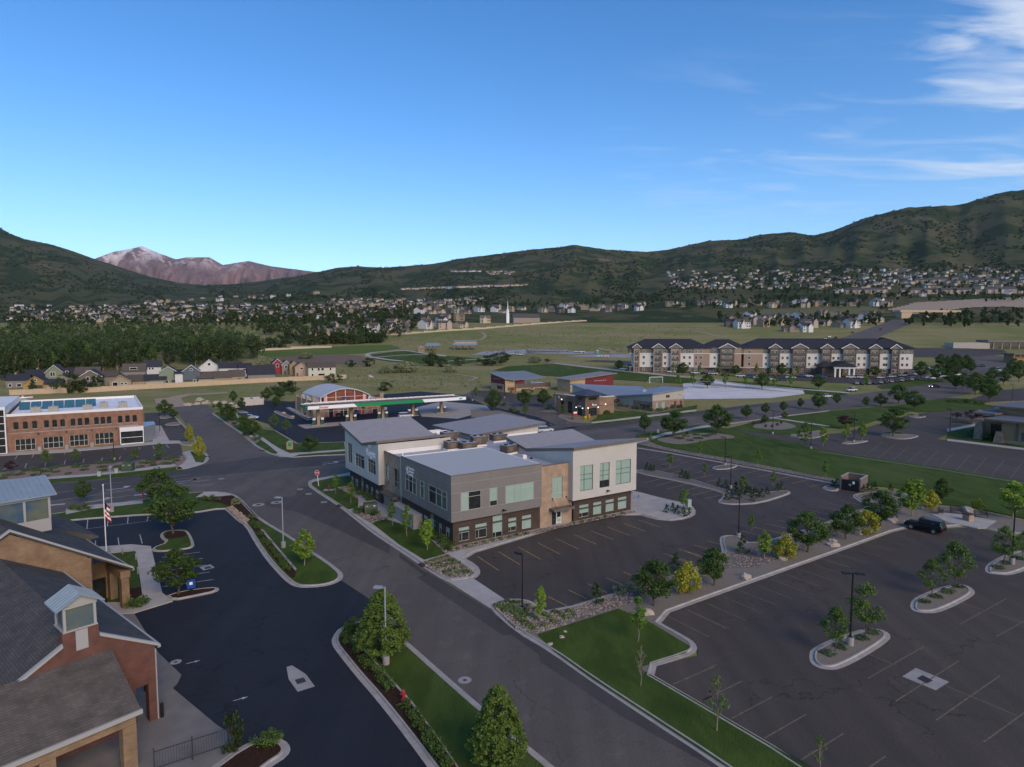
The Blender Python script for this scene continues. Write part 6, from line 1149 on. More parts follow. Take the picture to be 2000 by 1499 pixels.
O = hit(*z1('I', 1375,125)); o = empty('stone_restroom', O, R(10)); tag(o, 'small stone park building beside the little shelter', 'building'); q = MB(); q.box(-2.4,2.4,-2,2,-.5,2.8); part('wall', q, m_mixstone, o); q = MB(); q.add([(-2.9,-2.6,2.8),(2.9,-2.6,2.8),(2.9,2.6,2.8),(-2.9,2.6,2.8),(0,-2.6,4.6),(0,2.6,4.6)],[(0,4,5,3),(1,2,5,4),(0,1,4),(2,3,5)]); part('roof', q, m_tansid, o)
# soccer goal and portable toilet
A, B = hit(*z1('K', 222,385)), hit(*z1('K', 287,382)); d = B - A; o = empty('soccer_goal', A, math.atan2(d.y, d.x)); tag(o, 'white soccer goal on the sports lawn', 'goal'); Ln = max(7., d.xy.length)
hg = 2.9
for nm, a, b in (('post', (0,0,0),(0,0, hg)),('post', (Ln, 0,0),(Ln, 0, hg)),('crossbar', (0,0, hg),(Ln, 0, hg)),('stay', (0,0, hg),(0,2.4,0)),('stay', (Ln, 0, hg),(Ln, 2.4,0))): q = MB(); q.cyl(a, b, .12 if nm != 'stay' else .04, n=6); part(nm, q, m_sign, o)
q = MB()
for i in range(14): q.cyl((i * Ln / 13,0, hg),(i * Ln / 13,2.4,0),.012, n=3)
for i in range(8): q.cyl((0,2.4 * i / 7, hg * (1 - i / 7)),(Ln, 2.4 * i / 7, hg * (1 - i / 7)),.012, n=3)
part('net', q, m_sign, o)['kind'] = 'stuff'
O = hit(*z1('J', 1123,234)); o = empty('portable_toilet', O, 0); tag(o, 'turquoise portable toilet in the park car park', 'toilet'); q = MB(); q.box(-.7,.7,-.7,.7,0,2.3); part('cabin', q, M('turquoise_plastic', (.05,.4,.33), rough=.5), o); q = MB(); q.prism([(-.75,-.75),(.75,-.75),(.75,.75),(-.75,.75)],2.3,2.55); part('roof', q, m_sign, o)

# ================================================================ houses
WALL = {k: M('siding_' + k, c, tuple(q * .92 for q in c), scale=.6, rough=.85, coord='O', rand=.06) for k, c in dict(yellow=(.36,.25,.1), sage=(.21,.235,.15), grey=(.22,.21,.19), brown=(.15,.125,.1), tan=(.33,.26,.17), blue=(.1,.125,.14), white=(.58,.57,.54), green=(.2,.235,.17), red=(.27,.035,.035), pink=(.44,.31,.23), mint=(.52,.51,.39), cream=(.48,.4,.28), beige=(.42,.34,.26), stone=(.3,.25,.2)).items()}
ROOF = {k: M('shingles_' + k, c, tuple(q * 1.25 for q in c), scale=1.5, detail=6, rough=.9, coord='O', rand=.1) for k, c in dict(dark=(.034,.034,.042), brown=(.085,.068,.055), grey=(.075,.073,.072), tan=(.13,.105,.085)).items()}
def gable(mb, x0, x1, y0, y1, z0, ze, za, along, ov=.4, mw=0, mr=1, mt=2, trim=True):
 """walls to ze, gabled roof to za; along 'x' or 'y' is the ridge"""
 mb.box(x0, x1, y0, y1, z0, ze, mw)
 if along == 'y':
  xm = (x0 + x1) / 2; s = (za - ze) / (xm - x0)
  for y in (y0, y1): mb.quad((x0, y, ze),(x1, y, ze),(xm, y, za), mi=mw)
  for sg in (-1,1):
   xe = x0 - ov if sg < 0 else x1 + ov; z = ze - ov * s; a = [(xe, y0 - ov, z),(xe, y1 + ov, z),(xm, y1 + ov, za),(xm, y0 - ov, za)]; b = [(x, y, zz + .18) for x, y, zz in a]
   mb.hexa(a, b, mr)
   if trim: mb.hexa([(xe, y0 - ov - .08, z - .12),(xm, y0 - ov - .08, za - .12),(xm, y0 - ov, za - .12),(xe, y0 - ov, z - .12)],[(xe, y0 - ov - .08, z + .2),(xm, y0 - ov - .08, za + .2),(xm, y0 - ov, za + .2),(xe, y0 - ov, z + .2)], mt)
 else:
  ym = (y0 + y1) / 2; s = (za - ze) / (ym - y0)
  for x in (x0, x1): mb.quad((x, y0, ze),(x, y1, ze),(x, ym, za), mi=mw)
  for sg in (-1,1):
   ye = y0 - ov if sg < 0 else y1 + ov; z = ze - ov * s; a = [(x0 - ov, ye, z),(x1 + ov, ye, z),(x1 + ov, ym, za),(x0 - ov, ym, za)]; b = [(x, y, zz + .18) for x, y, zz in a]
   mb.hexa(a, b, mr)
def house(px, rot, w_, d_, he, ha, along, wall, roof, label, cat='house', wins=(), door=None, name='house', trim='white', garage=None, chim=False, group=None, z=None):
 O = hit(*px); o = empty(name, O, R(rot)); tag(o, label, cat, group)
 mw, mr, mt = WALL[wall], ROOF[roof], WALL[trim]
 a = MB(); b = MB(); g = MB(); gable(a, 0, w_, 0, d_, -1.2, he, ha, along, mr=9, mt=8, trim=trim is not None)
 for (nm, idx, mat) in (('wall', 0, mw),('roof', 9, mr),('trim', 8, mt)):
  m2 = MB(); fs = [f for f, i in zip(a.f, a.m) if i == idx]
  if not fs: continue
  used = sorted({i for f in fs for i in f}); mp = {i: k for k, i in enumerate(used)}; m2.v = [a.v[i] for i in used]; m2.f = [tuple(mp[i] for i in f) for f in fs]; m2.m = [0] * len(m2.f)
  ob = m2.build(nm, mat, o, fix=True)
  if nm == 'roof' and chim: c = MB(); c.box(w_ * .3, w_ * .3 + .7, d_ * .5, d_ * .5 + .7, he, ha + .9); c.build('chimney', WALL['stone'], ob)
 f = Fac('R', 0.)
 for x0, x1, z0, z1_ in wins:
  q = MB(); f.box(q, x0 - .14, x1 + .14, z0 - .14, z1_ + .14,.0,.06); wi = part('window', q, m_whiteframe, o); q = MB(); f.box(q, x0, x1, z0, z1_, .06,.075); q.build('pane', m_glass, wi)
 if door: q = MB(); f.box(q, *door, .0,.06); part('door', q, m_darkframe, o)
 if garage: q = MB(); f.box(q, *garage, .0,.05); part('garage_door', q, WALL['beige'], o)
 return o
V1 = lambda k, x, y: z1(k, x, y)
house(V1('N', 345,555),26,9.0,11,2.6,5.6, 'y', 'yellow', 'dark', 'mustard yellow house with dark gable roof behind the tan wall', wins=[(4.2,4.8,3.6,4.5)], trim='yellow', door=(2,7,-.5,1.9))
house(V1('N', 670,558),26,6.0,9,2.6,4.4, 'x', 'yellow', 'dark', 'mustard garage with dark roof beside the yellow house', cat='garage', garage=(1,4.6,-.8,1.6))
house(V1('N', 690,480),26,6.6,12,5.8,9.0, 'y', 'sage', 'dark', 'sage grey house with white gable trim behind the yellow house', wins=[(1.9,2.7,4.0,5.8),(2.9,3.6,4.0,5.8)], door=(4,5,-1,1))
house(V1('N', 900,470),26,5.6,8,4.4,7.2, 'x', 'grey', 'dark', 'narrow grey house with a square white window next to the sage house', wins=[(2.4,3.4,5.0,6.0)])
house(V1('N', 90,520),26,8,9,3.2,5.4, 'x', 'grey', 'dark', 'grey porch house at the left end of the house row', wins=[(1,2,.3,1.5),(4,5.5,.3,1.5)], chim=True)
house(V1('N', 380,470),26,12,9,4.0,6.4, 'x', 'brown', 'dark', 'dark roofed house behind the yellow gable', chim=True)
house(V1('N', 1130,470),26,9.5,10,4.6,7.6, 'x', 'brown', 'brown', 'brown roofed house above the brown gabled one', wins=[(4.5,5.6,5.0,6.0)])
house(V1('N', 1195,535),26,8.4,12,5.2,7.9, 'y', 'brown', 'dark', 'brown grey house with white rake trim and tall white door', wins=[(2.7,3.7,3.4,5.0),(6.3,7.2,3.4,5.0)], door=(3.6,4.4,-.6,2.0))
house(V1('N', 1500,500),26,7.2,8,4.4,6.6, 'x', 'grey', 'brown', 'grey house with brown roof between the brown house and the tan garage')
house(V1('N', 1650,525),26,8.2,9,3.0,5.5, 'y', 'tan', 'brown', 'tan gabled garage with two small round windows', cat='garage', wins=[(1.2,3.0,.3,2.4),(4.3,5.1,1.4,2.2),(5.7,6.5,1.4,2.2)], trim='tan')
house(V1('N', 1850,420),26,9.5,9,4.8,8.0, 'x', 'grey', 'brown', 'brown roofed house with a white dormer behind the tan garages', wins=[(3.0,6.0,5.4,6.4)])
house(V1('O', 0,305),26,8.4,8,2.5,4.9, 'x', 'tan', 'brown', 'long tan garage with brown roof by the wall', cat='garage')
house(V1('O', 140,200),26,8.2,8,4.4,7.4, 'x', 'white', 'dark', 'white house with navy roof and a row of small windows', wins=[(1.2,2,2.8,3.8),(2.6,3.4,2.8,3.8),(4,4.8,2.8,3.8)])
house(V1('O', 150,298),26,8.6,8,2.7,4.8, 'x', 'green', 'dark', 'sage green garage with navy roof', cat='garage', garage=(.6,7.6,-.8,1.7))
house(V1('O', 285,287),26,7.6,12,5.6,8.2, 'y', 'green', 'dark', 'sage green gabled house with white trim', wins=[(1.2,2.2,.3,1.8),(2.6,3.6,.3,1.8)], door=(5.0,6.9,-.5,2.0))
house(V1('O', 430,285),26,3.4,8,5.0,6.6, 'x', 'white', 'dark', 'narrow white link between the green and the blue house')
house(V1('O', 500,282),26,7.2,12,5.9,8.7, 'y', 'blue', 'grey', 'slate blue gabled house with white trim and porch', wins=[(4.4,5.2,.4,1.9),(5.6,6.4,.4,1.9),(3.2,4.0,6.2,7.0)], door=(.3,3.6,-.5,2.0))
house(V1('O', 635,278),26,7.9,8,2.6,5.2, 'x', 'blue', 'brown', 'slate blue garage with brown roof', cat='garage', garage=(.5,7.2,-.8,1.8))
house(V1('O', 785,272),26,7.0,8,2.6,5.2, 'x', 'tan', 'brown', 'tan garage with brown roof beside the slate blue garage', cat='garage')
house(V1('O', 640,205),26,10.5,10,4.0,8.2, 'y', 'white', 'dark', 'white gabled house with a round attic window rising behind the garages', wins=[(4.6,5.8,5.2,6.4)])
house(V1('O', 830,205),26,11,9,4.0,6.6, 'x', 'white', 'dark', 'low navy roofed house beside the white gable')
house(V1('O', 925,262),26,6.6,8,2.8,5.4, 'x', 'tan', 'brown', 'tan garage with a white door near the grey hipped house', cat='garage', door=(3.8,4.8,-.6,1.6))
house(V1('O', 1010,215),26,6.0,8,4.6,6.6, 'x', 'white', 'dark', 'white house with small upper windows between navy roofs', wins=[(2,4.5,3.2,4.0)])
house(V1('O', 1090,245),26,12.5,10,2.8,6.8, 'x', 'grey', 'dark', 'grey house with wide navy roof near the wall', trim='grey')
house(V1('O', 1320,195),26,4.4,9,6.0,8.2, 'y', 'red', 'dark', 'bright red narrow house with white gable trim', wins=[(1.6,2.8,4.0,5.4)], door=(1,2,-.5,1.7))
house(V1('O', 1400,195),26,4.4,9,5.2,7.2, 'y', 'grey', 'dark', 'narrow grey house between the red and the yellow house', wins=[(1.5,2.6,3.4,4.6)], door=(1,2,-.5,1.7))
house(V1('O', 1470,200),26,4.2,9,5.0,7.0, 'y', 'yellow', 'dark', 'narrow yellow house between the grey and the pink house', wins=[(1.4,2.4,.8,2.2)], trim='cream')
house(V1('O', 1520,210),26,6.0,10,4.8,6.8, 'y', 'pink', 'brown', 'pink gabled house beside the pale green one', wins=[(2.6,3.8,3.4,4.4)], trim='pink', door=(.6,1.5,-.5,1.6))
house(V1('O', 1640,218),24,13.5,9,4.9,7.2, 'x', 'mint', 'brown', 'pale green two storey house at the right end of the house row', wins=[(1.6,2.4,3.2,4.5),(4.6,5.6,3.2,4.5),(6.4,7.6,3.2,4.5),(10.6,11.4,3.2,4.5),(1.6,2.4,.2,1.6),(4.8,8.0,.2,1.6),(10.6,11.4,.2,1.6)])
# tan wall along the house row, panel by panel
fence = empty('garden_wall', hit(*V1('N', 150,640)),0); tag(fence, 'long tan concrete wall in front of the house row', 'wall'); F0 = hit(*V1('N', 150,640)); m_wall = M('tan_concrete_wall', (.5,.38,.25),(.45,.34,.22), scale=.7, rough=.9)
fpts = [hit(*p) for p in (V1('N', 150,632), V1('N', 880,600), V1('N', 1300,592), V1('N', 2000,548), V1('O', 640,300), V1('O', 1200,268), V1('O', 1600,250), V1('O', 1985,232))]
for a, b in zip(fpts, fpts[1:]):
 n = max(1, int((b - a).length / 5.5))
 for i in range(n):
  p, p2 = a.lerp(b, i / n), a.lerp(b, (i + 1) / n); d = (p2 - p); rz = math.atan2(d.y, d.x); q = MB(); Ln = d.xy.length; q.box(.12, Ln - .12,-.08,.08,-.8,2.0); q.box(.1, Ln - .1,-.13,.13,2.0,2.15); part('wall_panel', q, m_wall, fence, loc=p - F0, rz=rz); q = MB(); q.box(-.16,.16,-.16,.16,-.8,2.3); part('pier', q, m_wall, fence, loc=p - F0, rz=rz)
# white field fences
for k, pts, lb in (('Y', [(500,408),(800,392),(1180,378)], 'white fence along the lower edge of the far houses'),('V', [(435,618),(720,596),(1000,578),(1250,556),(1560,536)], 'long white fence along the upper edge of the meadow')):
 pp = [hit(*p) for p in zp(k, pts)]; o = empty('field_fence', pp[0],0); tag(o, lb, 'fence')
 for a, b in zip(pp, pp[1:]):
  n = max(1, int((b - a).length / 12))
  for i in range(n):
   p, p2 = a.lerp(b, i / n), a.lerp(b, (i + 1) / n); d = p2 - p; q = MB(); q.box(0, d.xy.length, -.1,.1,-1,1.9); part('fence_panel', q, WALL['cream'], o, loc=p - pp[0], rz=math.atan2(d.y, d.x))
# ---------------------------------------------------------------- town houses: eight shapes, many copies
TOWN = []
def town_mesh(i, wall, roof):
 q = MB(); rr = random.Random(i); w_ = rr.uniform(11,15); d_ = rr.uniform(9,12); he = rr.choice((3.2,5.6,5.8,6.2)); gable(q, -w_ / 2, w_ / 2,-d_ / 2, d_ / 2,-3, he, he + rr.uniform(2.4,3.4), 'x')
 x = rr.uniform(-w_ * .3, w_ * .1); gable(q, x, x + rr.uniform(4.5,6),-d_ / 2 - rr.uniform(1.5,3),0,-3, he - rr.choice((0,.4,2.6)) if he > 4 else he, he + rr.uniform(1.6,2.6), 'y')
 y = -d_ / 2 - .05
 for xx in (-w_ * .42, w_ * .2, w_ * .36):
  for zz in ((1.0,) if he < 4 else (1.0,3.8)): q.box(xx, xx + 1.3, y - .06, y, zz, zz + 1.5,3)
 return q.mesh('town_house', [WALL[wall], ROOF[roof], WALL['white'], m_glass])
combos = [('beige', 'brown'),('cream', 'grey'),('stone', 'brown'),('white', 'dark'),('tan', 'tan'),('grey', 'grey'),('white', 'brown'),('beige', 'grey'),('cream', 'tan'),('brown', 'dark')]
TOWN = [town_mesh(i, *c) for i, c in enumerate(combos)]
def inside(p, poly):
 x, y = p; r = False
 for i in range(len(poly)):
  (a, b),(c, d) = poly[i], poly[i - 1]
  if (b > y) != (d > y) and x < (c - a) * (y - b) / (d - b) + a: r = not r
 return r
def scatter(poly, n, dx, dy, seed):
 rr = random.Random(seed); out = []; x0, x1 = min(p[0] for p in poly), max(p[0] for p in poly); y0, y1 = min(p[1] for p in poly), max(p[1] for p in poly); t = 0
 while len(out) < n and t < n * 60:
  t += 1; p = (rr.uniform(x0, x1), rr.uniform(y0, y1))
  if inside(p, poly) and all(abs(p[0] - q[0]) > dx or abs(p[1] - q[1]) > dy for q in out): out.append(p)
 return out
bands = [('houses among trees below the meadow fence', zp('Y', [(830,300),(1040,280),(1050,200),(1240,160),(1700,160),(2000,150),(2000,220),(1660,235),(1450,240),(1200,280),(1000,330)]),16,26,8,30),
         ('houses among trees below the meadow fence', zp('V', [(430,560),(620,520),(850,520),(1000,520),(1010,560),(620,600),(440,605)]),14,26,9,25),
         ('houses on the bench right of the meadow', zp('X', [(260,375),(420,345),(700,340),(1000,340),(1220,350),(1180,385),(900,420),(700,425),(560,410),(300,395)]),26,20,6,20),
         ('row of tall houses above the meadow', zp('V', [(620,478),(900,470),(1200,470),(1300,485),(1390,455),(1880,450),(1890,478),(1420,492),(900,498),(620,498)]),32,14,3,35),
         ('row of houses along the bench edge', zp('X', [(0,268),(300,262),(450,270),(760,262),(1240,258),(1230,282),(760,290),(400,290),(0,290)]),30,12,3,15),
         ('hillside houses on the right slope', zp('X', [(0,115),(500,95),(900,75),(1400,70),(2000,60),(2000,150),(1300,165),(1000,175),(500,178),(0,190)]),95,8,3.2,10),
         ('hillside houses on the right slope', zp('X', [(850,200),(2000,190),(2000,215),(1350,235),(900,225)]),24,9,3,8),
         ('houses in the valley town', zp('V', [(0,470),(300,450),(650,420),(900,405),(1000,420),(600,470),(700,500),(300,520),(0,520)]),50,9,3,15),
         ('houses in the valley town', [(10,612),(150,608),(300,600),(560,596),(700,600),(720,615),(560,622),(420,628),(200,634),(20,632)],60,9,3,15),
         ('far houses at the foot of the hills', [(270,592),(420,582),(560,576),(640,572),(650,578),(430,590),(290,598)],24,8,2,10)]
nh = 0; CN = {}; NTH = ['', 'first', 'second', 'third', 'fourth', 'fifth', 'sixth', 'seventh', 'eighth', 'ninth', 'tenth', 'eleventh', 'twelfth', 'thirteenth', 'fourteenth', 'fifteenth', 'sixteenth', 'seventeenth', 'eighteenth', 'nineteenth', 'twentieth'] + ['far'] * 20
hw = []
ALLH = []
for gi, (grp, poly, n, dx, dy, rz) in enumerate(bands):
 lab = {'houses among trees below the meadow fence': 'among trees below the meadow fence', 'houses on the bench right of the meadow': 'above the apartments', 'row of tall houses above the meadow': 'in the row above the meadow', 'row of houses along the bench edge': 'along the bench edge', 'hillside houses on the right slope': 'on the right hillside', 'houses in the valley town': 'in the valley town', 'far houses at the foot of the hills': 'far off below the hills'}[grp]
 for i, p in enumerate(sorted(scatter(poly, n, dx, dy, 40 + gi))):
  h = hit(*p); ci = (i * 7 + gi) % len(TOWN); o = link('town_house', TOWN[ci], None, h, R(random.uniform(-35,35) + rz)); s = {'houses in the valley town': .78, 'hillside houses on the right slope': .66, 'row of houses along the bench edge': .85}.get(grp, .95); o.scale = (s, s, s); CN[lab, ci] = CN.get((lab, ci),0) + 1; tag(o, '%s %s roofed house %s, %s such from the left' % (combos[ci][0], combos[ci][1], lab, NTH[CN[lab, ci]]), 'house', grp); nh += 1; hw.append(h)
# ridge top and terrace rows, too small to tell apart
q = MB(); rr = random.Random(5)
def tiny(px, s=1., mi=None):
 h = hit(*px); a = rr.uniform(0,3.1); c, sn = math.cos(a), math.sin(a); w_, d_, z = rr.uniform(5,8) * s, rr.uniform(4,6) * s, rr.uniform(4,6.5) * s
 P3 = lambda x, y, zz: (h.x + x * c - y * sn, h.y + x * sn + y * c, h.z + zz); m_ = rr.choice((0,0,1,2)) if mi is None else mi
 q.hexa([P3(-w_, -d_, -4), P3(w_, -d_, -4), P3(w_, d_, -4), P3(-w_, d_, -4)],[P3(-w_, -d_, z), P3(w_, -d_, z), P3(w_, d_, z), P3(-w_, d_, z)], m_); q.add([P3(-w_ - .5,-d_ - .5, z), P3(w_ + .5,-d_ - .5, z), P3(w_ + .5, d_ + .5, z), P3(-w_ - .5, d_ + .5, z), P3(-w_ - .5,0, z + 3 * s), P3(w_ + .5,0, z + 3 * s)],[(0,1,5,4),(2,3,4,5),(0,4,3),(1,2,5)],3)
for i in range(70): t = i / 69; tiny((600 + (784 + t * 240 - 600),440 + (360 - t * 22) / 2.857 + rr.uniform(-1,1)) if 0 else (785 + t * 242,566 - t * 8 + rr.uniform(-.6,.6)),.8)
for i in range(26): tiny((880 + rr.uniform(0,60),531 + rr.uniform(-.8,.8)),.8)
for i in range(22): tiny((950 + rr.uniform(0,55),537 - rr.uniform(0,6)),.8)
for i in range(90): tiny((640 + rr.uniform(0,290),590 + rr.uniform(-4,12)),.75)
for i in range(260): tiny((1300 + rr.uniform(0,720),528 + rr.uniform(0,38)),.75)
for i in range(240): tiny((20 + rr.uniform(0,620),606 + rr.uniform(-8,22) - .01 * i * .2),.75)
tag(q.build('far_houses', [WALL['cream'], WALL['white'], WALL['beige'], ROOF['grey']], fix=False), 'many tiny far houses of the valley town', 'houses', kind='stuff')
# long townhouse rows on the right slope
for i, (x0, x1, y) in enumerate(((1000,1240,213),(1310,1520,214),(1540,1750,213),(1790,1960,210),(1390,1570,155),(1620,1860,158))):
 A, B = hit(*z1('X', x0, y)), hit(*z1('X', x1, y)); d = B - A; o = empty('townhouse_row', A, math.atan2(d.y, d.x)); Ln = d.xy.length; tag(o, '%s long grey roofed townhouse row on the right hillside' % ('leftmost lower', 'second lower', 'third lower', 'rightmost lower', 'left upper', 'right upper')[i], 'townhouses', 'townhouse rows on the right slope')
 q = MB(); gable(q, 0, Ln, 0,11,-6,6.5,9.5, 'x', trim=False); k = int(Ln / 9)
 m2 = MB(); m2.v = q.v; m2.f = [f for f, i_ in zip(q.f, q.m) if i_ == 0]; m2.m = [0] * len(m2.f); part('wall', m2, WALL['stone'], o, fix=True); m2 = MB(); m2.v = q.v; m2.f = [f for f, i_ in zip(q.f, q.m) if i_ == 1]; m2.m = [0] * len(m2.f); part('roof', m2, ROOF['grey'], o, fix=True)
 for j in range(k): b_ = MB(); b_.box(j * 9 + 2, j * 9 + 6,-1.2,0,-4,5.5); part('bay', b_, WALL['beige' if j % 2 else 'cream'], o)
# church with white spire
C = hit(1003,631); o = empty('church', C, R(10)); tag(o, 'church with slim white spire above the meadow', 'church')
q = MB(); gable(q, 0,30,0,14,-3,6,10, 'x', trim=False); m2 = MB(); m2.v = q.v; m2.f = [f for f, i_ in zip(q.f, q.m) if i_ == 0]; m2.m = [0] * len(m2.f); part('wall', m2, WALL['stone'], o, fix=True); m2 = MB(); m2.v = q.v; m2.f = [f for f, i_ in zip(q.f, q.m) if i_ == 1]; m2.m = [0] * len(m2.f); part('roof', m2, ROOF['grey'], o, fix=True)
q = MB(); q.box(-8,-5,-1,2,-3,10); q.lathe((-6.5,.5,10),[(2,0),(1.4,1),(1.2,4),(.6,5),(.05,15)],8); part('spire', q, m_sign, o)
# bridge and bare cut slope on the right
C = hit(1780,622); o = empty('road_bridge', C, R(5)); tag(o, 'tan concrete road bridge across the hill road', 'bridge')
q = MB(); q.box(-14,62,0,12,7,9.5); part('deck', q, m_wall, o)
for x in (-12,18,40): q = MB(); q.hexa([(x, .5,-3),(x + (9 if x < 0 else 4),.5,-3),(x + (9 if x < 0 else 4),11.5,-3),(x, 11.5,-3)],[(x, .5,7),(x + (14 if x < 0 else 5),.5,7),(x + (14 if x < 0 else 5),11.5,7),(x, 11.5,7)]); part('abutment' if x < 0 else 'pier', q, m_wall, o)
def drape(name, poly, mat, off, n=24):
 us0, us1 = min(p[0] for p in poly), max(p[0] for p in poly); vs0, vs1 = min(p[1] for p in poly), max(p[1] for p in poly); mb = MB(); idx = {}
 for i in range(n + 1):
  for j in range(n + 1):
   p = (us0 + (us1 - us0) * i / n, vs0 + (vs1 - vs0) * j / n); h = hit(*p); idx[i, j] = len(mb.v); mb.v.append((h.x, h.y, h.z + off))
 for i in range(n):
  for j in range(n):
   c = (us0 + (us1 - us0) * (i + .5) / n, vs0 + (vs1 - vs0) * (j + .5) / n)
   if inside(c, poly): mb.f.append((idx[i, j], idx[i, j + 1], idx[i + 1, j + 1], idx[i + 1, j])); mb.m.append(0)
 tag(mb.build(name, mat), kind='structure')
drape('bare_slope', [(1735,606),(1790,592),(1900,586),(2060,578),(2060,606),(1960,600),(1880,603),(1850,609),(1810,614),(1765,616)], m_dirtroad, .8,40)
drape('dry_grass', [(1440,612),(1500,605),(1600,598),(1700,600),(1740,612),(1700,615),(1560,617),(1450,616)], M('yellow_green_grass', (.1,.115,.035),(.13,.11,.05), scale=.05, detail=6, rough=1),.6)

# ================================================================ vegetation
fol = {'linden': foliage('linden_leaf', (.085,.14,.025),(.13,.185,.035)), 'dark': foliage('dark_leaf', (.049,.090,.019),(.085,.140,.030)), 'young': foliage('young_leaf', (.096,.189,.027),(.150,.248,.038)), 'bright': foliage('bright_leaf', (.157,.264,.030),(.229,.329,.041)), 'ash': foliage('ash_leaf', (.079,.140,.027),(.124,.189,.041)), 'yellow': foliage('yellow_leaf', (.264,.281,.030),(.369,.346,.041)),
       'purple': foliage('plum_leaf', (.049,.020,.022),(.074,.029,.030)), 'conifer': foliage('conifer_leaf', (.035,.066,.022),(.056,.093,.027), trans=.1), 'bush': foliage('bush_leaf', (.070,.123,.027),(.114,.173,.038)), 'juniper': foliage('juniper_leaf', (.053,.099,.041),(.088,.140,.054), trans=.1), 'sage': foliage('sage_leaf', (.211,.231,.115),(.281,.288,.149)), 'far': foliage('far_leaf', (0.038,0.061,0.017),(0.060,0.087,0.024),.3), 'tuft': foliage('tuft_leaf', (.105,.165,.047),(.157,.206,.068))}
m_bark = M('bark', (.11,.085,.065),(.07,.055,.042), scale=3, rough=.95, coord='O'); m_palebark = M('pale_bark', (.28,.23,.17),(.2,.165,.125), scale=3, rough=.95, coord='O')
RNG = np.random.default_rng(11)
def leaves_mesh(name, cen, rad, per, size, mat, shell=.55, flat=1., upbias=.25):
 """clumps of leaf quads round the centres"""
 cen = np.asarray(cen, float); rad = np.asarray(rad, float); n = len(cen) * per
 c = np.repeat(cen, per, 0); r = np.repeat(rad, per)
 d = RNG.normal(size=(n, 3)); d /= np.linalg.norm(d, axis=1)[:, None]; k = shell + (1 - shell) * RNG.random(n)
 off = d * (r * k)[:, None]; off[:, 2] *= flat; p = c + off
 nr = d + RNG.normal(size=(n, 3)) * .7; nr[:, 2] += upbias; nr /= np.linalg.norm(nr, axis=1)[:, None]
 a = np.cross(nr, RNG.normal(size=(n, 3))); a /= np.linalg.norm(a, axis=1)[:, None] + 1e-9; b = np.cross(nr, a)
 s = size * (.6 + .8 * RNG.random(n)); w_ = s * .62
 v = np.stack([p - a * s[:, None], p + b * w_[:, None], p + a * s[:, None], p - b * w_[:, None]],1).reshape(-1,3)
 me = bpy.data.meshes.new(name); me.vertices.add(4 * n); me.vertices.foreach_set('co', v.ravel().astype(np.float32)); me.loops.add(4 * n); me.loops.foreach_set('vertex_index', np.arange(4 * n, dtype=np.int32)); me.polygons.add(n); me.polygons.foreach_set('loop_start', np.arange(0,4 * n, 4, dtype=np.int32)); me.polygons.foreach_set('loop_total', np.full(n, 4, dtype=np.int32)); me.materials.append(mat); me.update(calc_edges=True); return me
def crown_points(n, h0, h1, rfun, jitter=.12, inner=.35):
 out = []
 for i in range(n):
  t = RNG.random(); z = h0 + (h1 - h0) * t; r = rfun(t); q = (inner + (1 - inner) * RNG.random() ** .5); a = RNG.random() * 6.283; out.append((r * q * math.cos(a), r * q * math.sin(a), z + RNG.normal() * jitter))
 return out
def trunk_mesh(name, h, r, ends, mat, top=None):
 q = MB(); rr = random.Random(len(ends) * 7 + int(h * 10)); z = 0; p = Vector((0,0,-.15)); n = 4; pts = [p]
 for i in range(n): p = Vector((rr.uniform(-.03,.03) * h, rr.uniform(-.03,.03) * h, h * (i + 1) / n)); pts.append(p)
 for i in range(n): q.cyl(pts[i], pts[i + 1], r * (1 - .2 * i), r * (1 - .2 * (i + 1)),7, caps=False)
 for e in ends:
  e = Vector(e); st = pts[min(n, max(1, int(n * min(1,(e.z - e.xy.length * .9) / h)) if h else 1))] if h else pts[-1]
  md = st.lerp(e, .5) + Vector((0,0,.04 * h)); q.cyl(st, md, r * .42, r * .26,5, caps=False); q.cyl(md, e, r * .26, r * .08,4, caps=False)
 return q.mesh(name, mat)
def ell(r): return lambda t: r * math.sqrt(max(.02,1 - (2 * t - 1) ** 2))
def egg(r, p=.35): return lambda t: r * (min(1, t / p) ** .5 if t < p else max(.0,(1 - t) / (1 - p)) ** .62)
KIND = {}
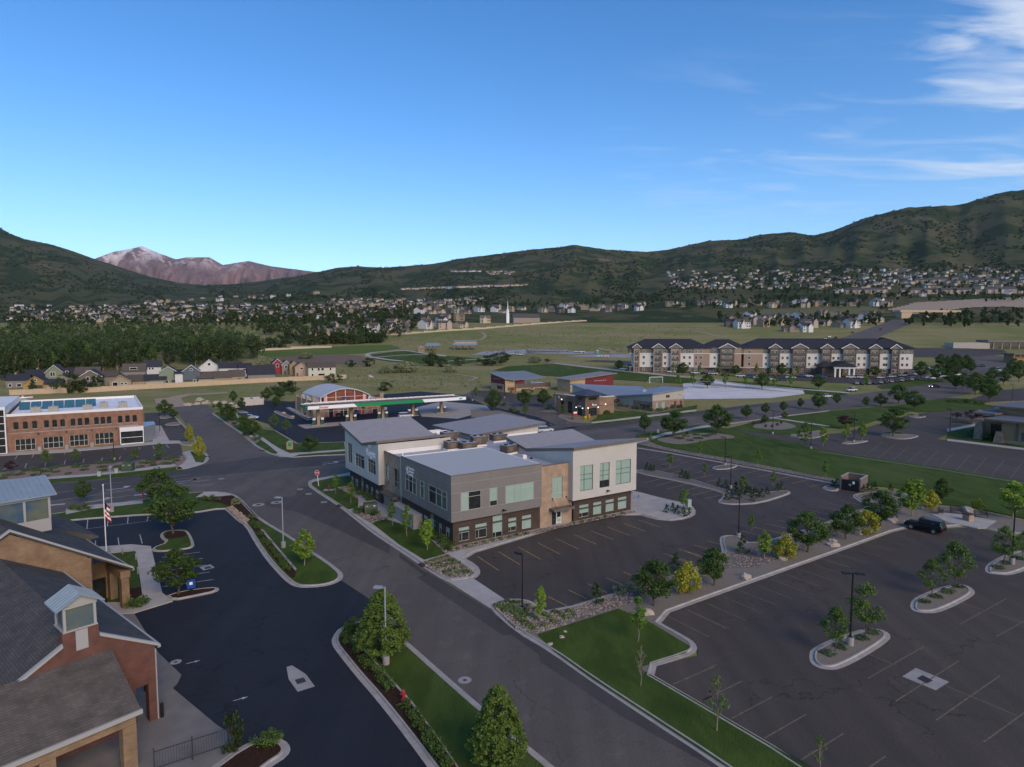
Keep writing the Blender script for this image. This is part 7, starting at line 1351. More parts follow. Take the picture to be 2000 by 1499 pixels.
def make_kind(kind, nvar=3):
 out = []
 for v in range(nvar):
  if kind == 'linden': h = 8.; c = crown_points(330,.5,7.8, egg(2.45,.2),.06,.8); cm = leaves_mesh('crown', c, RNG.uniform(.28,.46, len(c)),48,.115, fol['linden'],.35); tr = trunk_mesh('trunk', 3.5,.16, c[:8], m_bark)
  elif kind == 'dark': h = 7.; c = crown_points(62,1.9,6.7, egg(2.7,.42), inner=.45); cm = leaves_mesh('crown', c, RNG.uniform(.5,.95, len(c)),70,.16, fol['dark'],.45,.8); tr = trunk_mesh('trunk', 3.6,.15, c[:18], m_bark)
  elif kind == 'young': h = 5.; c = crown_points(30,1.7,4.8, egg(.8,.35), inner=.3); cm = leaves_mesh('crown', c, RNG.uniform(.25,.45, len(c)),32,.12, fol['young'],.3); tr = trunk_mesh('trunk', 3.4,.055, c[:10], m_palebark)
  elif kind == 'bright': h = 5.; c = crown_points(42,1.2,4.85, egg(1.0,.4), inner=.4); cm = leaves_mesh('crown', c, RNG.uniform(.28,.5, len(c)),48,.12, fol['bright'],.35); tr = trunk_mesh('trunk', 2.8,.06, c[:10], m_palebark)
  elif kind == 'ash': h = 6.; c = crown_points(46,1.8,5.8, egg(1.9,.35), inner=.3); cm = leaves_mesh('crown', c, RNG.uniform(.35,.65, len(c)),46,.12, fol['ash'],.25,.8); tr = trunk_mesh('trunk', 3.6,.07, c[:20], m_bark)
  elif kind == 'sparse': h = 5.; c = crown_points(26,1.4,4.8, egg(.75,.3), inner=.4); cm = leaves_mesh('crown', c, RNG.uniform(.2,.4, len(c)),14,.09, fol['ash'],.2); tr = trunk_mesh('trunk', 3.8,.05, c, m_palebark)
  elif kind == 'bare': h = 5.; c = crown_points(34,1.7,4.9, egg(1.0,.35), inner=.75); cm = leaves_mesh('crown', c, [.18] * len(c),3,.06, fol['sage'],.2); tr = trunk_mesh('trunk', 4.3,.06, c, m_palebark)
  elif kind == 'yellow': h = 2.6; c = crown_points(42,.3,2.4, egg(1.35,.4), inner=.5); cm = leaves_mesh('crown', c, RNG.uniform(.3,.5, len(c)),52,.1, fol['yellow'],.35); tr = trunk_mesh('trunk', .8,.06, c[:12], m_bark)
  elif kind == 'purple': h = 5.; c = crown_points(34,1.9,4.6, egg(2.5,.45), inner=.45); cm = leaves_mesh('crown', c, RNG.uniform(.45,.8, len(c)),60,.13, fol['purple'],.4,.7); tr = trunk_mesh('trunk', 2.6,.1, c[:14], m_bark)
  elif kind == 'conifer': h = 1.5; c = crown_points(22,.1,1.45, lambda t: .42 * (1 - t) ** .8 + .03,.03,.3); cm = leaves_mesh('crown', c, [.16] * len(c),26,.06, fol['conifer'],.3); tr = trunk_mesh('trunk', .5,.035,[], m_bark)
  elif kind == 'bush': h = 1.; c = crown_points(14,.15,.7, ell(.62),.05,.3); cm = leaves_mesh('crown', c, RNG.uniform(.22,.36, len(c)),34,.075, fol['bush'],.4); tr = trunk_mesh('trunk', .3,.03, c[:5], m_bark)
  elif kind == 'juniper': h = .7; c = [(math.cos(a) * r, math.sin(a) * r, .22) for a, r in [(RNG.random() * 6.28, RNG.random() ** .5 * .95) for _ in range(20)]]; cm = leaves_mesh('crown', c, RNG.uniform(.22,.34, len(c)),34,.08, fol['juniper'],.4,.6); tr = trunk_mesh('trunk', .2,.03, c[:5], m_bark)
  elif kind == 'tuft': h = .6; c = [(0,0,.12)] * 5; cm = leaves_mesh('crown', c, [.32] * 5,22,.1, fol['tuft'],.2,.8,.6); tr = None
  elif kind == 'sage': h = 3.5; c = crown_points(34,.4,3.2, ell(2.4),.1,.4); cm = leaves_mesh('crown', c, RNG.uniform(.5,.8, len(c)),30,.2, fol['sage'],.4); tr = trunk_mesh('trunk', 1., .1, c[:8], m_bark)
  elif kind == 'wild': h = 4.; c = crown_points(30,.4,3.7, ell(2.6),.1,.4); cm = leaves_mesh('crown', c, RNG.uniform(.5,.9, len(c)),36,.2, fol['far'],.4); tr = trunk_mesh('trunk', 1.2,.1, c[:8], m_bark)
  elif kind == 'wood': h = 15.; c = crown_points(46,3.5,14.5, egg(4.6,.5), inner=.45); cm = leaves_mesh('crown', c, RNG.uniform(1., 1.9, len(c)),30,.42, fol['far'],.4); tr = trunk_mesh('trunk', 9., .3, c[:16], m_palebark)
  elif kind == 'poplar': h = 16.; c = crown_points(40,2.5,15.5, egg(3.0,.4), inner=.4); cm = leaves_mesh('crown', c, RNG.uniform(.9,1.5, len(c)),32,.4, fol['ash'],.4); tr = trunk_mesh('trunk', 9., .26, c[:14], m_palebark)
  elif kind == 'town': h = 9.; c = crown_points(13,1.6,8.5, egg(2.9,.42), inner=.4); cm = leaves_mesh('crown', c, RNG.uniform(1.0,1.6, len(c)),16,.6, fol['far'],.4); tr = trunk_mesh('trunk', 4., .2,[], m_bark)
  out.append((h, tr, cm))
 KIND[kind] = out
for k in ('linden', 'dark', 'young', 'bright', 'ash', 'sparse', 'bare', 'yellow', 'purple', 'conifer', 'bush', 'juniper', 'tuft', 'sage', 'wild', 'wood', 'poplar', 'town'): make_kind(k, 2 if k in ('linden', 'bare', 'tuft') else 3)
rt = random.Random(21); NV = [0]
def plant(kind, px, top=None, h=None, label=None, cat='tree', group=None, wid=1., name=None, dz=.1, pos=None):
 p = pos or hit(*px); p = Vector(p); NV[0] += 1; v = KIND[kind][NV[0] % len(KIND[kind])]
 hh = h if h else max(.4, hgt(px[0], top, p.y) - p.z); s = hh / v[0]
 o = empty(name or ('shrub' if cat == 'shrub' else 'tree'),(p.x, p.y, p.z + dz), rt.uniform(0,6.28)); o.scale = (s * wid, s * wid, s); tag(o, label, cat, group)
 if v[1]: link('trunk', v[1], o)
 link('crown' if v[1] else 'blades', v[2], o); return o
ORD = ['first', 'second', 'third', 'fourth', 'fifth', 'sixth', 'seventh', 'eighth', 'ninth', 'tenth', 'eleventh', 'twelfth', 'thirteenth', 'fourteenth', 'fifteenth', 'sixteenth', 'seventeenth', 'eighteenth', 'nineteenth', 'twentieth'] + ['%d-th' % i for i in range(21,140)]
# --- near trees (base pixel, top row, width factor)
plant('dark', z1('A', 245,765),950, label='big dark green tree on the kerbed island behind the bank', wid=1.25)
plant('dark', z1('A', 283,1262),1075, label='dark green tree beside the blue deposit box', wid=1.2)
plant('dark', (306,990),917, label='street tree above the big island tree by the main street', wid=1.15)
plant('dark', (163,982),938, label='street tree right of the clerestory by the main street', wid=.95); plant('bright', (28,978),946, label='yellow green street tree showing over the clerestory roof', wid=1.3)
plant('bright', z1('A', 1310,1025),1036, label='bright green oval tree at the tip of the long lawn island', wid=1.35)
plant('linden', (748,1282),1154, label='large dense pyramidal tree behind the tall grey lamp post', wid=1.3)
plant('linden', (972,1500),1344, label='large dense pyramidal tree at the bottom edge of the lawn strip', wid=1.15)
for i, (px, t) in enumerate(((z1('H', 50,573),926),(z1('H', 140,630),942),(z1('H', 388,765),980),(z1('H', 478,830),988),(z1('H', 598,912),1016))): plant('bright' if i == 4 else 'young', px, t, label='%s slim young tree from the stop sign along the office west lawn' % ORD[i], group='young trees on the office west lawn', wid=1.15 if i != 4 else 1.0)
plant('bright', z1('C', 890,445),1148, label='slim bright tree in the rock bed by the drive entrance', wid=.8); plant('young', z1('C', 1503,565),1166, label='slim leaning green tree on the corner lawn', wid=1.1); plant('bare', z1('C', 1520,845),1262, label='leafless young tree on the corner lawn'); plant('sparse', z1('D', 180,1062),1311, label='thinly leaved young tree on the lawn strip by the lot', wid=1.1); plant('sparse', (1600,1508),1440, label='thinly leaved young tree at the bottom edge by the lot', wid=1.5)
strip_t = [('dark', z1('C', 1605,340),1098,1.2),('dark', z1('D', 165,200),1072,1.1),('bright', z1('E', 700,800),1040,1.3),('dark', z1('E', 915,770),1003,1.25),('dark', z1('E', 1108,705),988,1.15),('dark', z1('E', 1280,640),960,1.25),('bright', z1('E', 1437,590),937,1.6),('dark', z1('E', 1585,522),936,.9)]
for i, (k, px, t, w_) in enumerate(strip_t): plant(k, px, t, label='%s tree from the left in the planting strip between the lots' % ORD[i], group='trees in the strip between the lots', wid=w_)
plant('bright', z1('E', 1945,602),943, label='yellow green tree by the patio at the right edge', wid=1.7)
for i, (px, t) in enumerate(((z1('C', 1810,262),1107),(z1('E', 805,800),1048),(z1('E', 1212,682),1000),(z1('E', 1525,555),962))): plant('yellow', px, t, label='%s yellow green shrub from the left in the planting strip' % ORD[i], cat='shrub', group='yellow shrubs in the planting strip', wid=1.05)
plant('yellow', z1('E', 1770,560),976, label='small golden shrub behind the patio boulder', cat='shrub')
for i, (px, t, w_) in enumerate(((z1('D', 880,590),1188,1.0),(z1('D', 1058,492),1142,1.1),(z1('D', 1452,255),1096,1.25),(z1('D', 1585,217),1060,1.2),(z1('D', 1882,75),1030,1.1),(z1('D', 1995,30),1040,1.2))): plant('ash', px, t, label='%s parking island tree counted from the nearest island' % ORD[i], group='trees on the south lot islands', wid=w_)
for i, (px, t) in enumerate(((z1('W', 440,672),886),(z1('W', 780,748),907),(z1('E', 590,470),930),(z1('E', 745,440),922),(z1('E', 295,560),956),(z1('E', 635,662),1007))): plant('young', px, t, label='%s small tree standing in the office car park islands' % ORD[i], group='small trees in the office car park', wid=1.5)
for i, (px, t) in enumerate(((z1('E', 130,228),845),(z1('E', 378,280),861),(z1('E', 668,335),878),(z1('E', 1005,395),900))): plant('young', px, t, label='%s slim tree along the lawn edge behind the office car park' % ORD[i], group='slim trees along the lawn edge', wid=1.2)
plant('dark', z1('E', 245,195),804, label='left of the two broad dark trees on the tan gravel bed', wid=1.3); plant('dark', z1('E', 465,172),793, label='right of the two broad dark trees on the tan gravel bed', wid=1.35)
for i, (px, t, w_) in enumerate(((z1('E', 100,167),810,1),(z1('E', 610,102),792,1),(z1('E', 705,80),788,.9),(z1('E', 795,67),785,1),(z1('E', 880,47),779,.9),(z1('E', 970,57),768,1.1),(z1('E', 1062,30),770,.9))): plant('dark', px, t, label='%s street tree from the left along the south side of the main street' % ORD[i], group='street trees along the main street', wid=w_)
for px, t, w_, k, lb in ((z1('W', 1370,245),812,1.2, 'dark', 'bushy dark tree on the pinkish gravel oval'),(z1('W', 1560,195),805,1.2, 'dark', 'low bushy tree beside the walk crossing'),(z1('E', 900,252),826,.9, 'ash', 'loose tree left of the small lamp post in the east lot'),(z1('E', 995,237),834,1., 'bright', 'light green tree right of the small lamp post in the east lot'),(z1('E', 1110,217),828,1., 'bright', 'light green tree on the left end of the narrow east lot island'),(z1('E', 1190,207),825,1., 'bright', 'light green tree on the right end of the narrow east lot island'),(z1('E', 1345,187),799,1.25, 'dark', 'full dark tree on the island before the prairie building'),(z1('L', 600,1075),770,1.3, 'dark', 'dark tree left in the clump beside the main street'),(z1('L', 770,1050),752,1.2, 'dark', 'tall dark tree in the middle of the clump beside the main street'),(z1('L', 930,1110),765,1.3, 'dark', 'dark tree right in the clump beside the main street'),(z1('L', 460,1080),776,1.1, 'dark', 'dark tree at the left end of the clump beside the main street'),(z1('W', 530,300),0,1, 'bright', None)):
 if lb: plant(k, px, t, label=lb, wid=w_)
for px, t, lb in ((z1('E', 1105,148),811, 'wide plum tree on the lawn edge of the east lot'),(z1('U', 200,640),806, 'left plum tree before the prairie building'),(z1('U', 510,690),802, 'right plum tree before the prairie building')): plant('purple', px, t, label=lb, wid=1.5)
gas = [(z1('M', 820,150),764,.8),(z1('M', 905,228),778,.8),(z1('M', 1165,132),758,1.1),(z1('M', 1260,195),775,1.1),(z1('M', 770,342),790,1.3),(z1('M', 930,430),812,1.3),(z1('M', 1015,492),822,1.3),(z1('M', 1105,500),833,1.),(z1('M', 1240,425),810,1.2),(z1('M', 1365,465),820,1.2),(z1('M', 1610,660),851,1.2),(z1('M', 680,215),786,1.3),(z1('M', 1300,110),757,1.3),(z1('M', 1430,60),755,1.2)]
for i, (px, t, w_) in enumerate(gas): plant('dark' if i not in (7,8,9) else 'ash', px, t, label='%s tree around the filling station lot' % ORD[i], group='trees around the filling station', wid=w_)
for px, t, lb in ((z1('M', 120,285),782, 'dark tree at the corner of the brick building car park'),(z1('M', 205,312),800, 'small tree beside the brick building car park corner')): plant('dark', px, t, label=lb, wid=1.2)
plant('yellow', z1('M', 370,548), h=4.2, label='upper slim yellow tree beside the side street', wid=.55); plant('yellow', z1('M', 468,690), h=4.4, label='lower slim yellow tree beside the side street', wid=.6)
for i, (px, t) in enumerate(((z1('F', 430,835),880),(z1('F', 705,795),878),(z1('F', 1050,775),886),(z1('F', 1255,790),878),(z1('F', 1490,770),867))): plant('ash', px, t, label='%s tree from the left in the gravel bed of the brick building' % ORD[i], group='trees in the brick building gravel bed', wid=1.1)
plant('purple', z1('F', 105,885),901, label='small plum tree at the left in the gravel bed', wid=.9)
sc = [(z1('J', 200,745),762,1.1),(z1('J', 470,705),762,1.3),(z1('J', 640,705),761,1.1),(z1('J', 485,795),794,1.3),(z1('J', 815,775),791,1.),(z1('J', 45,625),757,1.1),(z1('J', 355,612),762,.8),(z1('J', 540,600),757,.9),(z1('J', 740,660),770,.9)]
for i, (px, t, w_) in enumerate(sc): plant('dark' if i < 3 else 'ash', px, t, label='%s tree between the school and the restaurant' % ORD[i], group='trees by the school car park', wid=w_)
for i, kx in enumerate((30,155,240,285,365,400,430,495,535,585,655,700,765,830,895,930,985,1010,1055,1115,1150,1285,1500,1580,1640)): ky = (330 if i % 2 == 0 else 410) if kx > 340 else 300; plant('young' if i % 3 else 'dark', z1('K', kx, ky + kx * .01), h=5.5 + (i % 4) * .5, label='%s small tree from the left before the apartments' % ORD[i], group='small trees before the apartments', wid=1.3)
# street side trees on the far right
for i, (x, y) in enumerate(((1250,690),(1285,700),(1330,720),(1380,740),(1440,730),(1480,745),(1300,800),(1260,840),(1330,900),(1400,905),(1520,960),(1680,960),(1700,830),(1800,860),(1860,780),(1900,760),(1960,720),(1950,830),(1660,1030),(1180,680),(990,800),(1150,830),(1240,760),(1560,880),(1640,900))): plant('dark', z1('L', x, y), h=rt.uniform(5.5,9.5), label='%s dark tree along the curving street at far right' % ORD[i], group='trees along the curving street', wid=1.1)
# --- shrubs
def shrubs(kind, pts, lb, grp, h0, h1, wid=1.2):
 for i, px in enumerate(pts): plant(kind, px, h=rt.uniform(h0, h1), label=('%s %s' % (ORD[i], lb)) if len(pts) > 1 else lb, cat='shrub', group=grp, wid=wid)
shrubs('juniper', zp('F', [(20,935),(70,905),(20,870),(180,900),(230,865),(310,840),(335,905),(345,860),(420,915),(430,870),(520,875),(490,840),(580,820),(640,890),(700,830),(720,805),(790,825),(785,855),(935,795),(955,830),(965,860),(1035,790),(1085,830),(1110,855),(1190,778),(1310,830),(1340,790),(1400,790),(1420,815),(1530,800),(1580,800),(1570,755),(1645,740),(1640,770),(1600,730),(1385,760),(1460,760)]), 'spreading juniper in the pink gravel bed by the brick building', 'junipers in the brick building gravel bed', .6,.85,.85)
shrubs('bush', zp('B', [(1500,400),(1540,385),(1480,450),(1510,500),(1560,560),(1610,620),(1650,660),(1700,710),(1740,760),(1790,810),(1900,960),(1960,1010),(1985,1070),(2030,1130),(2080,1190),(2120,1250),(2160,1310),(2210,1370)]), 'clipped bush in the mulch bed along the bank lot kerb', 'bushes in the lower mulch bed', .75,1.0,1.)
shrubs('bush', zp('A', [(880,640),(900,690),(930,720),(890,700),(950,790),(980,830),(1010,860),(1040,900),(1060,930),(1100,960),(1130,1000),(1150,1030),(1180,1060),(560,490),(500,488),(610,495)]), 'low bush in the mulch bed along the upper bank island', 'bushes in the upper mulch bed', .6,.9,1.1)
shrubs('sage', [z1('A', 760,530)], 'pale grassy shrub in the mulch by the corner', None, 1.0,1.1)
shrubs('bush', zp('H', [(170,560),(200,580),(230,600),(260,612),(180,680),(200,690),(255,690),(285,700)]) + zp('H', [(600,800),(630,825),(655,845),(680,860),(705,880),(725,905),(545,775)]), 'green foundation shrub along the office west wall', 'shrubs along the office west wall', .9,1.4,1.2)
shrubs('tuft', zp('H', [(780,905),(835,893),(890,880),(940,868),(990,857),(1040,848),(1090,838),(1140,826),(1195,815),(1480,752),(1530,745),(1580,735),(1625,725),(1670,715),(1720,705),(1770,693)]), 'small grass tuft in the stone bed along the office front', 'tufts along the office front', .5,.7,1.)
shrubs('tuft', zp('C', [(175,75),(205,60),(240,50),(275,40),(300,35),(220,85),(250,75),(285,62),(320,55),(345,60),(240,105),(270,95),(305,85),(340,80),(375,75),(290,130),(320,118),(355,110),(395,100),(320,150),(365,135),(410,125),(440,130)]), 'grass tuft in the stone bed left of the drive entrance', 'tufts left of the drive entrance', .45,.65)
shrubs('tuft', zp('C', [(610,340),(640,325),(685,315),(720,330),(760,320),(640,355),(665,345),(700,350),(660,375),(690,370),(740,365),(720,390),(760,385),(800,370),(745,415),(775,410),(805,400),(840,405),(760,435),(860,365),(810,345),(790,450),(820,470),(920,400),(865,425),(945,415),(1010,390),(1045,415),(1100,400),(980,380),(915,465),(970,440),(1070,380),(845,490)]), 'grass tuft in the stone bed right of the drive entrance', 'tufts right of the drive entrance', .45,.7)
shrubs('conifer', zp('C', [(1240,320),(1740,120)]) + zp('E', [(590,775)]), 'dwarf conifer in the planting strip', 'dwarf conifers in the planting strip', 2.0,2.4)
shrubs('sage', zp('C', [(1390,265),(1455,240),(1520,270),(1930,140)]) + zp('E', [(1050,660),(1020,665)]) + zp('S', [(150,600),(210,580)]), 'grey green shrub among the stones of the planting strip', 'grey shrubs in the planting strip', .7,1.1)
shrubs('conifer', zp('E', [(113,358),(130,360),(147,364),(287,396),(305,400),(322,405),(475,440),(507,445),(555,460),(512,505),(537,498),(560,485),(590,480),(612,470),(627,486),(638,512),(652,478),(665,502),(688,492),(713,480),(765,465),(787,458),(575,505)]), 'dwarf arborvitae in the office car park island', 'arborvitae in the office car park', 1.3,1.7)
shrubs('conifer', zp('E', [(1040,443),(1062,440),(1195,470),(1215,462),(1235,458),(1253,455),(1330,468),(1370,545),(210,570),(240,565),(265,575),(295,590),(325,585)]), 'dwarf arborvitae by the enclosure and the entry walk', 'arborvitae by the enclosure and walk', 1.2,1.6)
shrubs('juniper', zp('D', [(840,605),(915,565),(1040,515),(1105,478),(1415,300),(1480,268),(1550,238),(1615,210),(1850,95),(1900,68),(1970,40)]), 'spreading juniper on a south lot island', 'junipers on the south lot islands', .4,.5,1.05)
shrubs('juniper', zp('W', [(540,390),(600,365),(700,355),(800,365),(860,350),(640,410),(720,390)]), 'low shrub on the tan gravel bed by the broad trees', 'low shrubs on the tan gravel bed', .5,.8,1.2)
for i, px in enumerate(zp('W', [(1255,262),(1375,290),(1490,275),(1530,255),(1335,248),(1440,292),(605,365),(1810,362)])): plant('purple', px, h=1.3, label='%s dark red shrub on the gravel beds by the street' % ORD[i], cat='shrub', group='red shrubs on gravel', wid=.8)
shrubs('juniper', zp('U', [(170,700),(210,690),(310,705),(370,690),(420,720),(490,740)]) + zp('L', [(780,1340),(690,1335),(900,1160),(1000,1165)]), 'low green shrub on the east lot islands', 'low shrubs in the east lot', .5,.7,1.1)
shrubs('bush', zp('U', [(700,900),(760,940),(820,930),(650,960),(600,1000),(720,990),(900,1010),(960,1050),(560,980),(820,1060),(1370,1130),(1240,1130)]), 'dark shrub before the prairie building', 'shrubs before the prairie building', 1.2,2.2,1.3)
shrubs('bush', zp('U', [(60,275),(240,285),(340,285),(440,290),(520,300),(650,320),(760,330),(1090,1000)][:7]), 'shrub in the long bed beyond the east lawn', 'shrubs beyond the east lawn', 1.2,1.8,1.5)
shrubs('bush', zp('J', [(1150,765),(1180,770),(1215,770),(1330,705),(1380,712),(1430,720),(1480,728),(1530,735),(1580,742),(1680,745),(1740,735),(1800,722),(1850,715),(290,700),(370,740),(410,760),(700,720),(680,725)]), 'green shrub around the restaurant and school annex', 'shrubs around the restaurant', .9,1.6,1.4)
shrubs('purple', zp('J', [(1290,690),(650,170)][:1]), 'dark plum shrub between the restaurant and annex', None, 2.4,2.6)
shrubs('bush', zp('M', [(1000,480),(950,480),(1040,535),(1090,520),(610,190),(830,370),(1570,270),(1610,275)]) + zp('G', [(705,660),(740,655),(380,150),(420,155),(455,150)]), 'small rounded bush in the filling station and bank beds', 'small bushes in the station and bank beds', .8,1.3,1.2)
plant('wild', z1('B', 690,1250), h=2.6, label='brown twiggy shrub by the black railing', cat='shrub', wid=.5, name='shrub'); shrubs('bush', zp('B', [(880,1200),(930,1220),(960,1190)]), 'bush in the mulch island at the bottom edge', 'bushes in the bottom mulch island', .7,1.0)
# --- wild shrubs of the meadow
wl = [('wild', z1('J', 190,335),6,2.2, 'big dark thicket in the meadow before the school'),('wild', z1('J', 270,310),6.5,1.4, 'tall bush beside the big meadow thicket'),('sage', z1('J', 570,315),4,1.8, 'silvery thicket right of the dark meadow thicket'),('purple', z1('J', 680,315),2.6,2.2, 'low reddish thicket in the meadow'),('wild', z1('I', 1470,250),8,1., 'tall bush below the small park shelter'),('wild', z1('I', 1560,260),5,1., 'dark bush right of the tall meadow bush'),('sage', z1('I', 1150,310),5,1.6, 'broad silvery bush in the meadow behind the shop'),('sage', z1('I', 1265,305),5.5,1.6, 'round silvery bush in the meadow behind the shop'),('sage', z1('I', 1050,315),3.5,1.5, 'small silvery bush left of the broad one'),('sage', z1('I', 1640,310),4.5,1.3, 'silvery bush by the meadow track'),('wild', z1('I', 1715,250),5,1, 'bush in the park lawn'),('wild', z1('I', 915,255),5,1.2, 'dark bush beside the ploughed field'),('wild', z1('I', 745,260),4,1.2, 'bush right of the ploughed field edge'),('sage', z1('I', 360,185),4,2, 'silvery bush behind the colourful houses'),('sage', z1('O', 1240,120),6,1.3, 'silvery tree at the end of the wood'),('wild', z1('N', 1020,600),8,1.2, 'large dark bush growing over the tan wall'),('wild', z1('N', 1250,590),5,1.2, 'dark bush right of the one over the tan wall'),('conifer', z1('N', 1420,560),6,1.3, 'dark conifer before the brown grey house'),('conifer', z1('N', 1500,555),6.5,1.3, 'taller dark conifer before the brown grey house'),('conifer', z1('N', 490,555),4.5,1.3, 'pointed conifer before the yellow house'),('wild', z1('I', 230,470),4,1.5, 'bush behind the filling station shop left'),('wild', z1('I', 120,480),4,1.5, 'bush behind the filling station trees'),('wild', z1('I', 600,400),4,1.6, 'bush in the meadow behind the barrel roof'),('wild', z1('I', 1050,470),3.5,1.5, 'bush right of the barrel roof')]
for k, px, h, w_, lb in wl: plant(k, px, h=h, label=lb, cat='shrub', wid=w_)
# --- wood on the left: the front trees one by one, the rest as a mass
wood_poly = [(-30,742),(30,738),(120,728),(240,722),(330,716),(420,712),(500,712),(520,700),(500,690),(470,668),(380,652),(250,648),(100,650),(-30,655)]
front = scatter([(-30,748),(60,738),(180,730),(300,722),(420,718),(505,714),(512,700),(380,704),(200,712),(-30,722)],60,7,2,5)
front.sort()
for i, px in enumerate(front): plant('poplar' if i % 4 == 0 else 'wood', px, h=rt.uniform(11,17), label='%s tall dense tree from the left at the front edge of the wood' % ORD[i], group='front trees of the wood', wid=1.0, dz=-.3)
def forest(name, pts, hs, label, leaf, per_leaf=46, size=.9, mat='far'):
 cs = []; rs = []
 for (px, h) in zip(pts, hs):
  p = hit(*px)
  for k in range(7): a = RNG.random() * 6.283; t = RNG.random(); r = h * .27 * math.sqrt(max(.05,1 - (2 * t - 1) ** 2)) * RNG.random() ** .4; cs.append((p.x + r * math.cos(a), p.y + r * math.sin(a), p.z + h * (.25 + .68 * t))); rs.append(h * .15)
 me = leaves_mesh(name, cs, rs, leaf, size, fol[mat],.4); o = link(name, me); tag(o, label, 'trees', kind='stuff')
pts = scatter(wood_poly, 520,3.5,.9,9); forest('woodland', pts, [rt.uniform(10,16) for _ in pts], 'dense dark green wood behind the house row', 13, size=.75)
tp = []
for poly, n in ((zp('Y', [(0,60),(500,60),(1000,40),(2000,60),(2000,230),(1660,330),(1000,360),(800,330),(300,200),(0,170)]),330),([(0,606),(300,598),(560,592),(760,592),(760,625),(400,640),(0,646)],420),(zp('V', [(450,440),(900,400),(1300,420),(1900,400),(2000,430),(1900,470),(1300,470),(600,490),(450,560)]),210),(zp('X', [(0,110),(500,90),(1000,70),(2000,55),(2000,260),(1300,255),(1250,300),(0,300)]),620),(zp('X', [(250,350),(1250,340),(1150,420),(700,430),(300,400)]),90),(zp('X', [(1330,380),(1500,330),(2000,320),(2000,400),(1330,405)]),70)):
 tp += scatter(poly, n, 2.2,.7, len(poly) + n)
near = [p for p in tp if p[1] > 640]; far = [p for p in tp if p[1] <= 640]
near = sorted(near[:130])
for i, p in enumerate(near): plant('town', p, h=rt.uniform(6.5,11), label='%s leafy garden tree from the left among the nearer houses' % ORD[i], group='garden trees among the nearer houses', dz=-.3)
forest('town_trees', far, [rt.uniform(6,10.5) for _ in far], 'garden trees scattered through the valley town', 12, size=1.1)
for i, px in enumerate(zp('Y', [(1300,340),(1200,345),(1360,345),(1250,335),(1550,330),(1600,335),(1640,325),(1100,345),(1180,335),(1450,340),(1500,335),(680,375),(600,380),(790,340),(950,355)])): plant('wild', px, h=rt.uniform(7,10), label='%s bushy dark tree in the hedge along the green field' % ORD[i], group='hedge trees by the green field', wid=1.1, dz=-.3)
# scrub on the hills and meadow as one mass each
sp_pts = []
for _ in range(1500):
 u = rt.uniform(560,1400); v = rt.uniform(634,706)
 if inside((u, v),[(757,660),(1195,632),(1400,640),(1230,690),(1100,690),(900,690),(760,676)]): sp_pts.append((u, v))
cs = []; rs = []
for p in sp_pts: h = hit(*p); cs.append((h.x, h.y, h.z + .25)); rs.append(rt.uniform(.5,1.1))
for _ in range(420):
 p = (rt.uniform(600,950), rt.uniform(705,775)); 
 if inside(p, zp('I', [(640,260),(1000,250),(1900,320),(1900,420),(1500,470),(1050,460),(900,420),(640,360)])): h = hit(*p); cs.append((h.x, h.y, h.z + .25)); rs.append(rt.uniform(.5,1.2))
tag(link('meadow_scrub', leaves_mesh('meadow_scrub', cs, rs, 22,.3, fol['sage'],.3,.6)), 'low sage scrub dotted over the meadow', 'scrub', kind='stuff')
cs = []; rs = []
for _ in range(9000):
 u = rt.uniform(-40,2040); vt = lerp_tab(SKYLINE, u); vb = lerp_tab(TOWNTOP, u) + 6; v = vt + (vb - vt) * rt.random()
 if mnoise.noise(Vector((u * .012, v * .035,4))) + .5 * mnoise.noise(Vector((u * .04, v * .1,7))) < -.05: continue
 h = hit(u, v)
 if h.y > 8000: continue
 s = h.y / 2600; cs.append((h.x, h.y, h.z + 1)); rs.append(rt.uniform(3.5,8) * s)
tag(link('hill_scrub', leaves_mesh('hill_scrub', cs, rs, 12,3.2, foliage('oak_scrub', (.03,.048,.02),(.045,.064,.026)),.3,.55)), 'dark oak scrub in patches on the hillsides', 'scrub', kind='stuff')

# ================================================================ vehicles
def paint(n, c): return M('car_paint_' + n, c, rough=.28, metal=.3, spec=.6)
PAINT = {n: paint(n, c) for n, c in dict(black=(.012,.013,.016), navy=(.012,.02,.06), blue=(.03,.09,.25), white=(.62,.62,.6), silver=(.36,.37,.38), red=(.2,.015,.015), grey=(.1,.1,.105), maroon=(.09,.012,.016), green=(.03,.06,.045)).items()}
m_tyre = M('tyre_rubber', (.015,.015,.016), rough=.9); m_rim = M('alloy_rim', (.4,.4,.42), rough=.35, metal=.7); m_cglass = M('car_glass', (.015,.018,.022), rough=.05, spec=.8); m_tail = M('tail_lamp', (.35,.015,.015), rough=.3); m_head = M('head_lamp', (.7,.7,.66), rough=.15)
m_headon = bpy.data.materials.new('head_lamp_lit'); _t, _n, _l = nodes_of(m_headon); _n['Principled BSDF'].inputs['Emission Color'].default_value = (1,.9,.7,1); _n['Principled BSDF'].inputs['Emission Strength'].default_value = 6.
CARM = {}
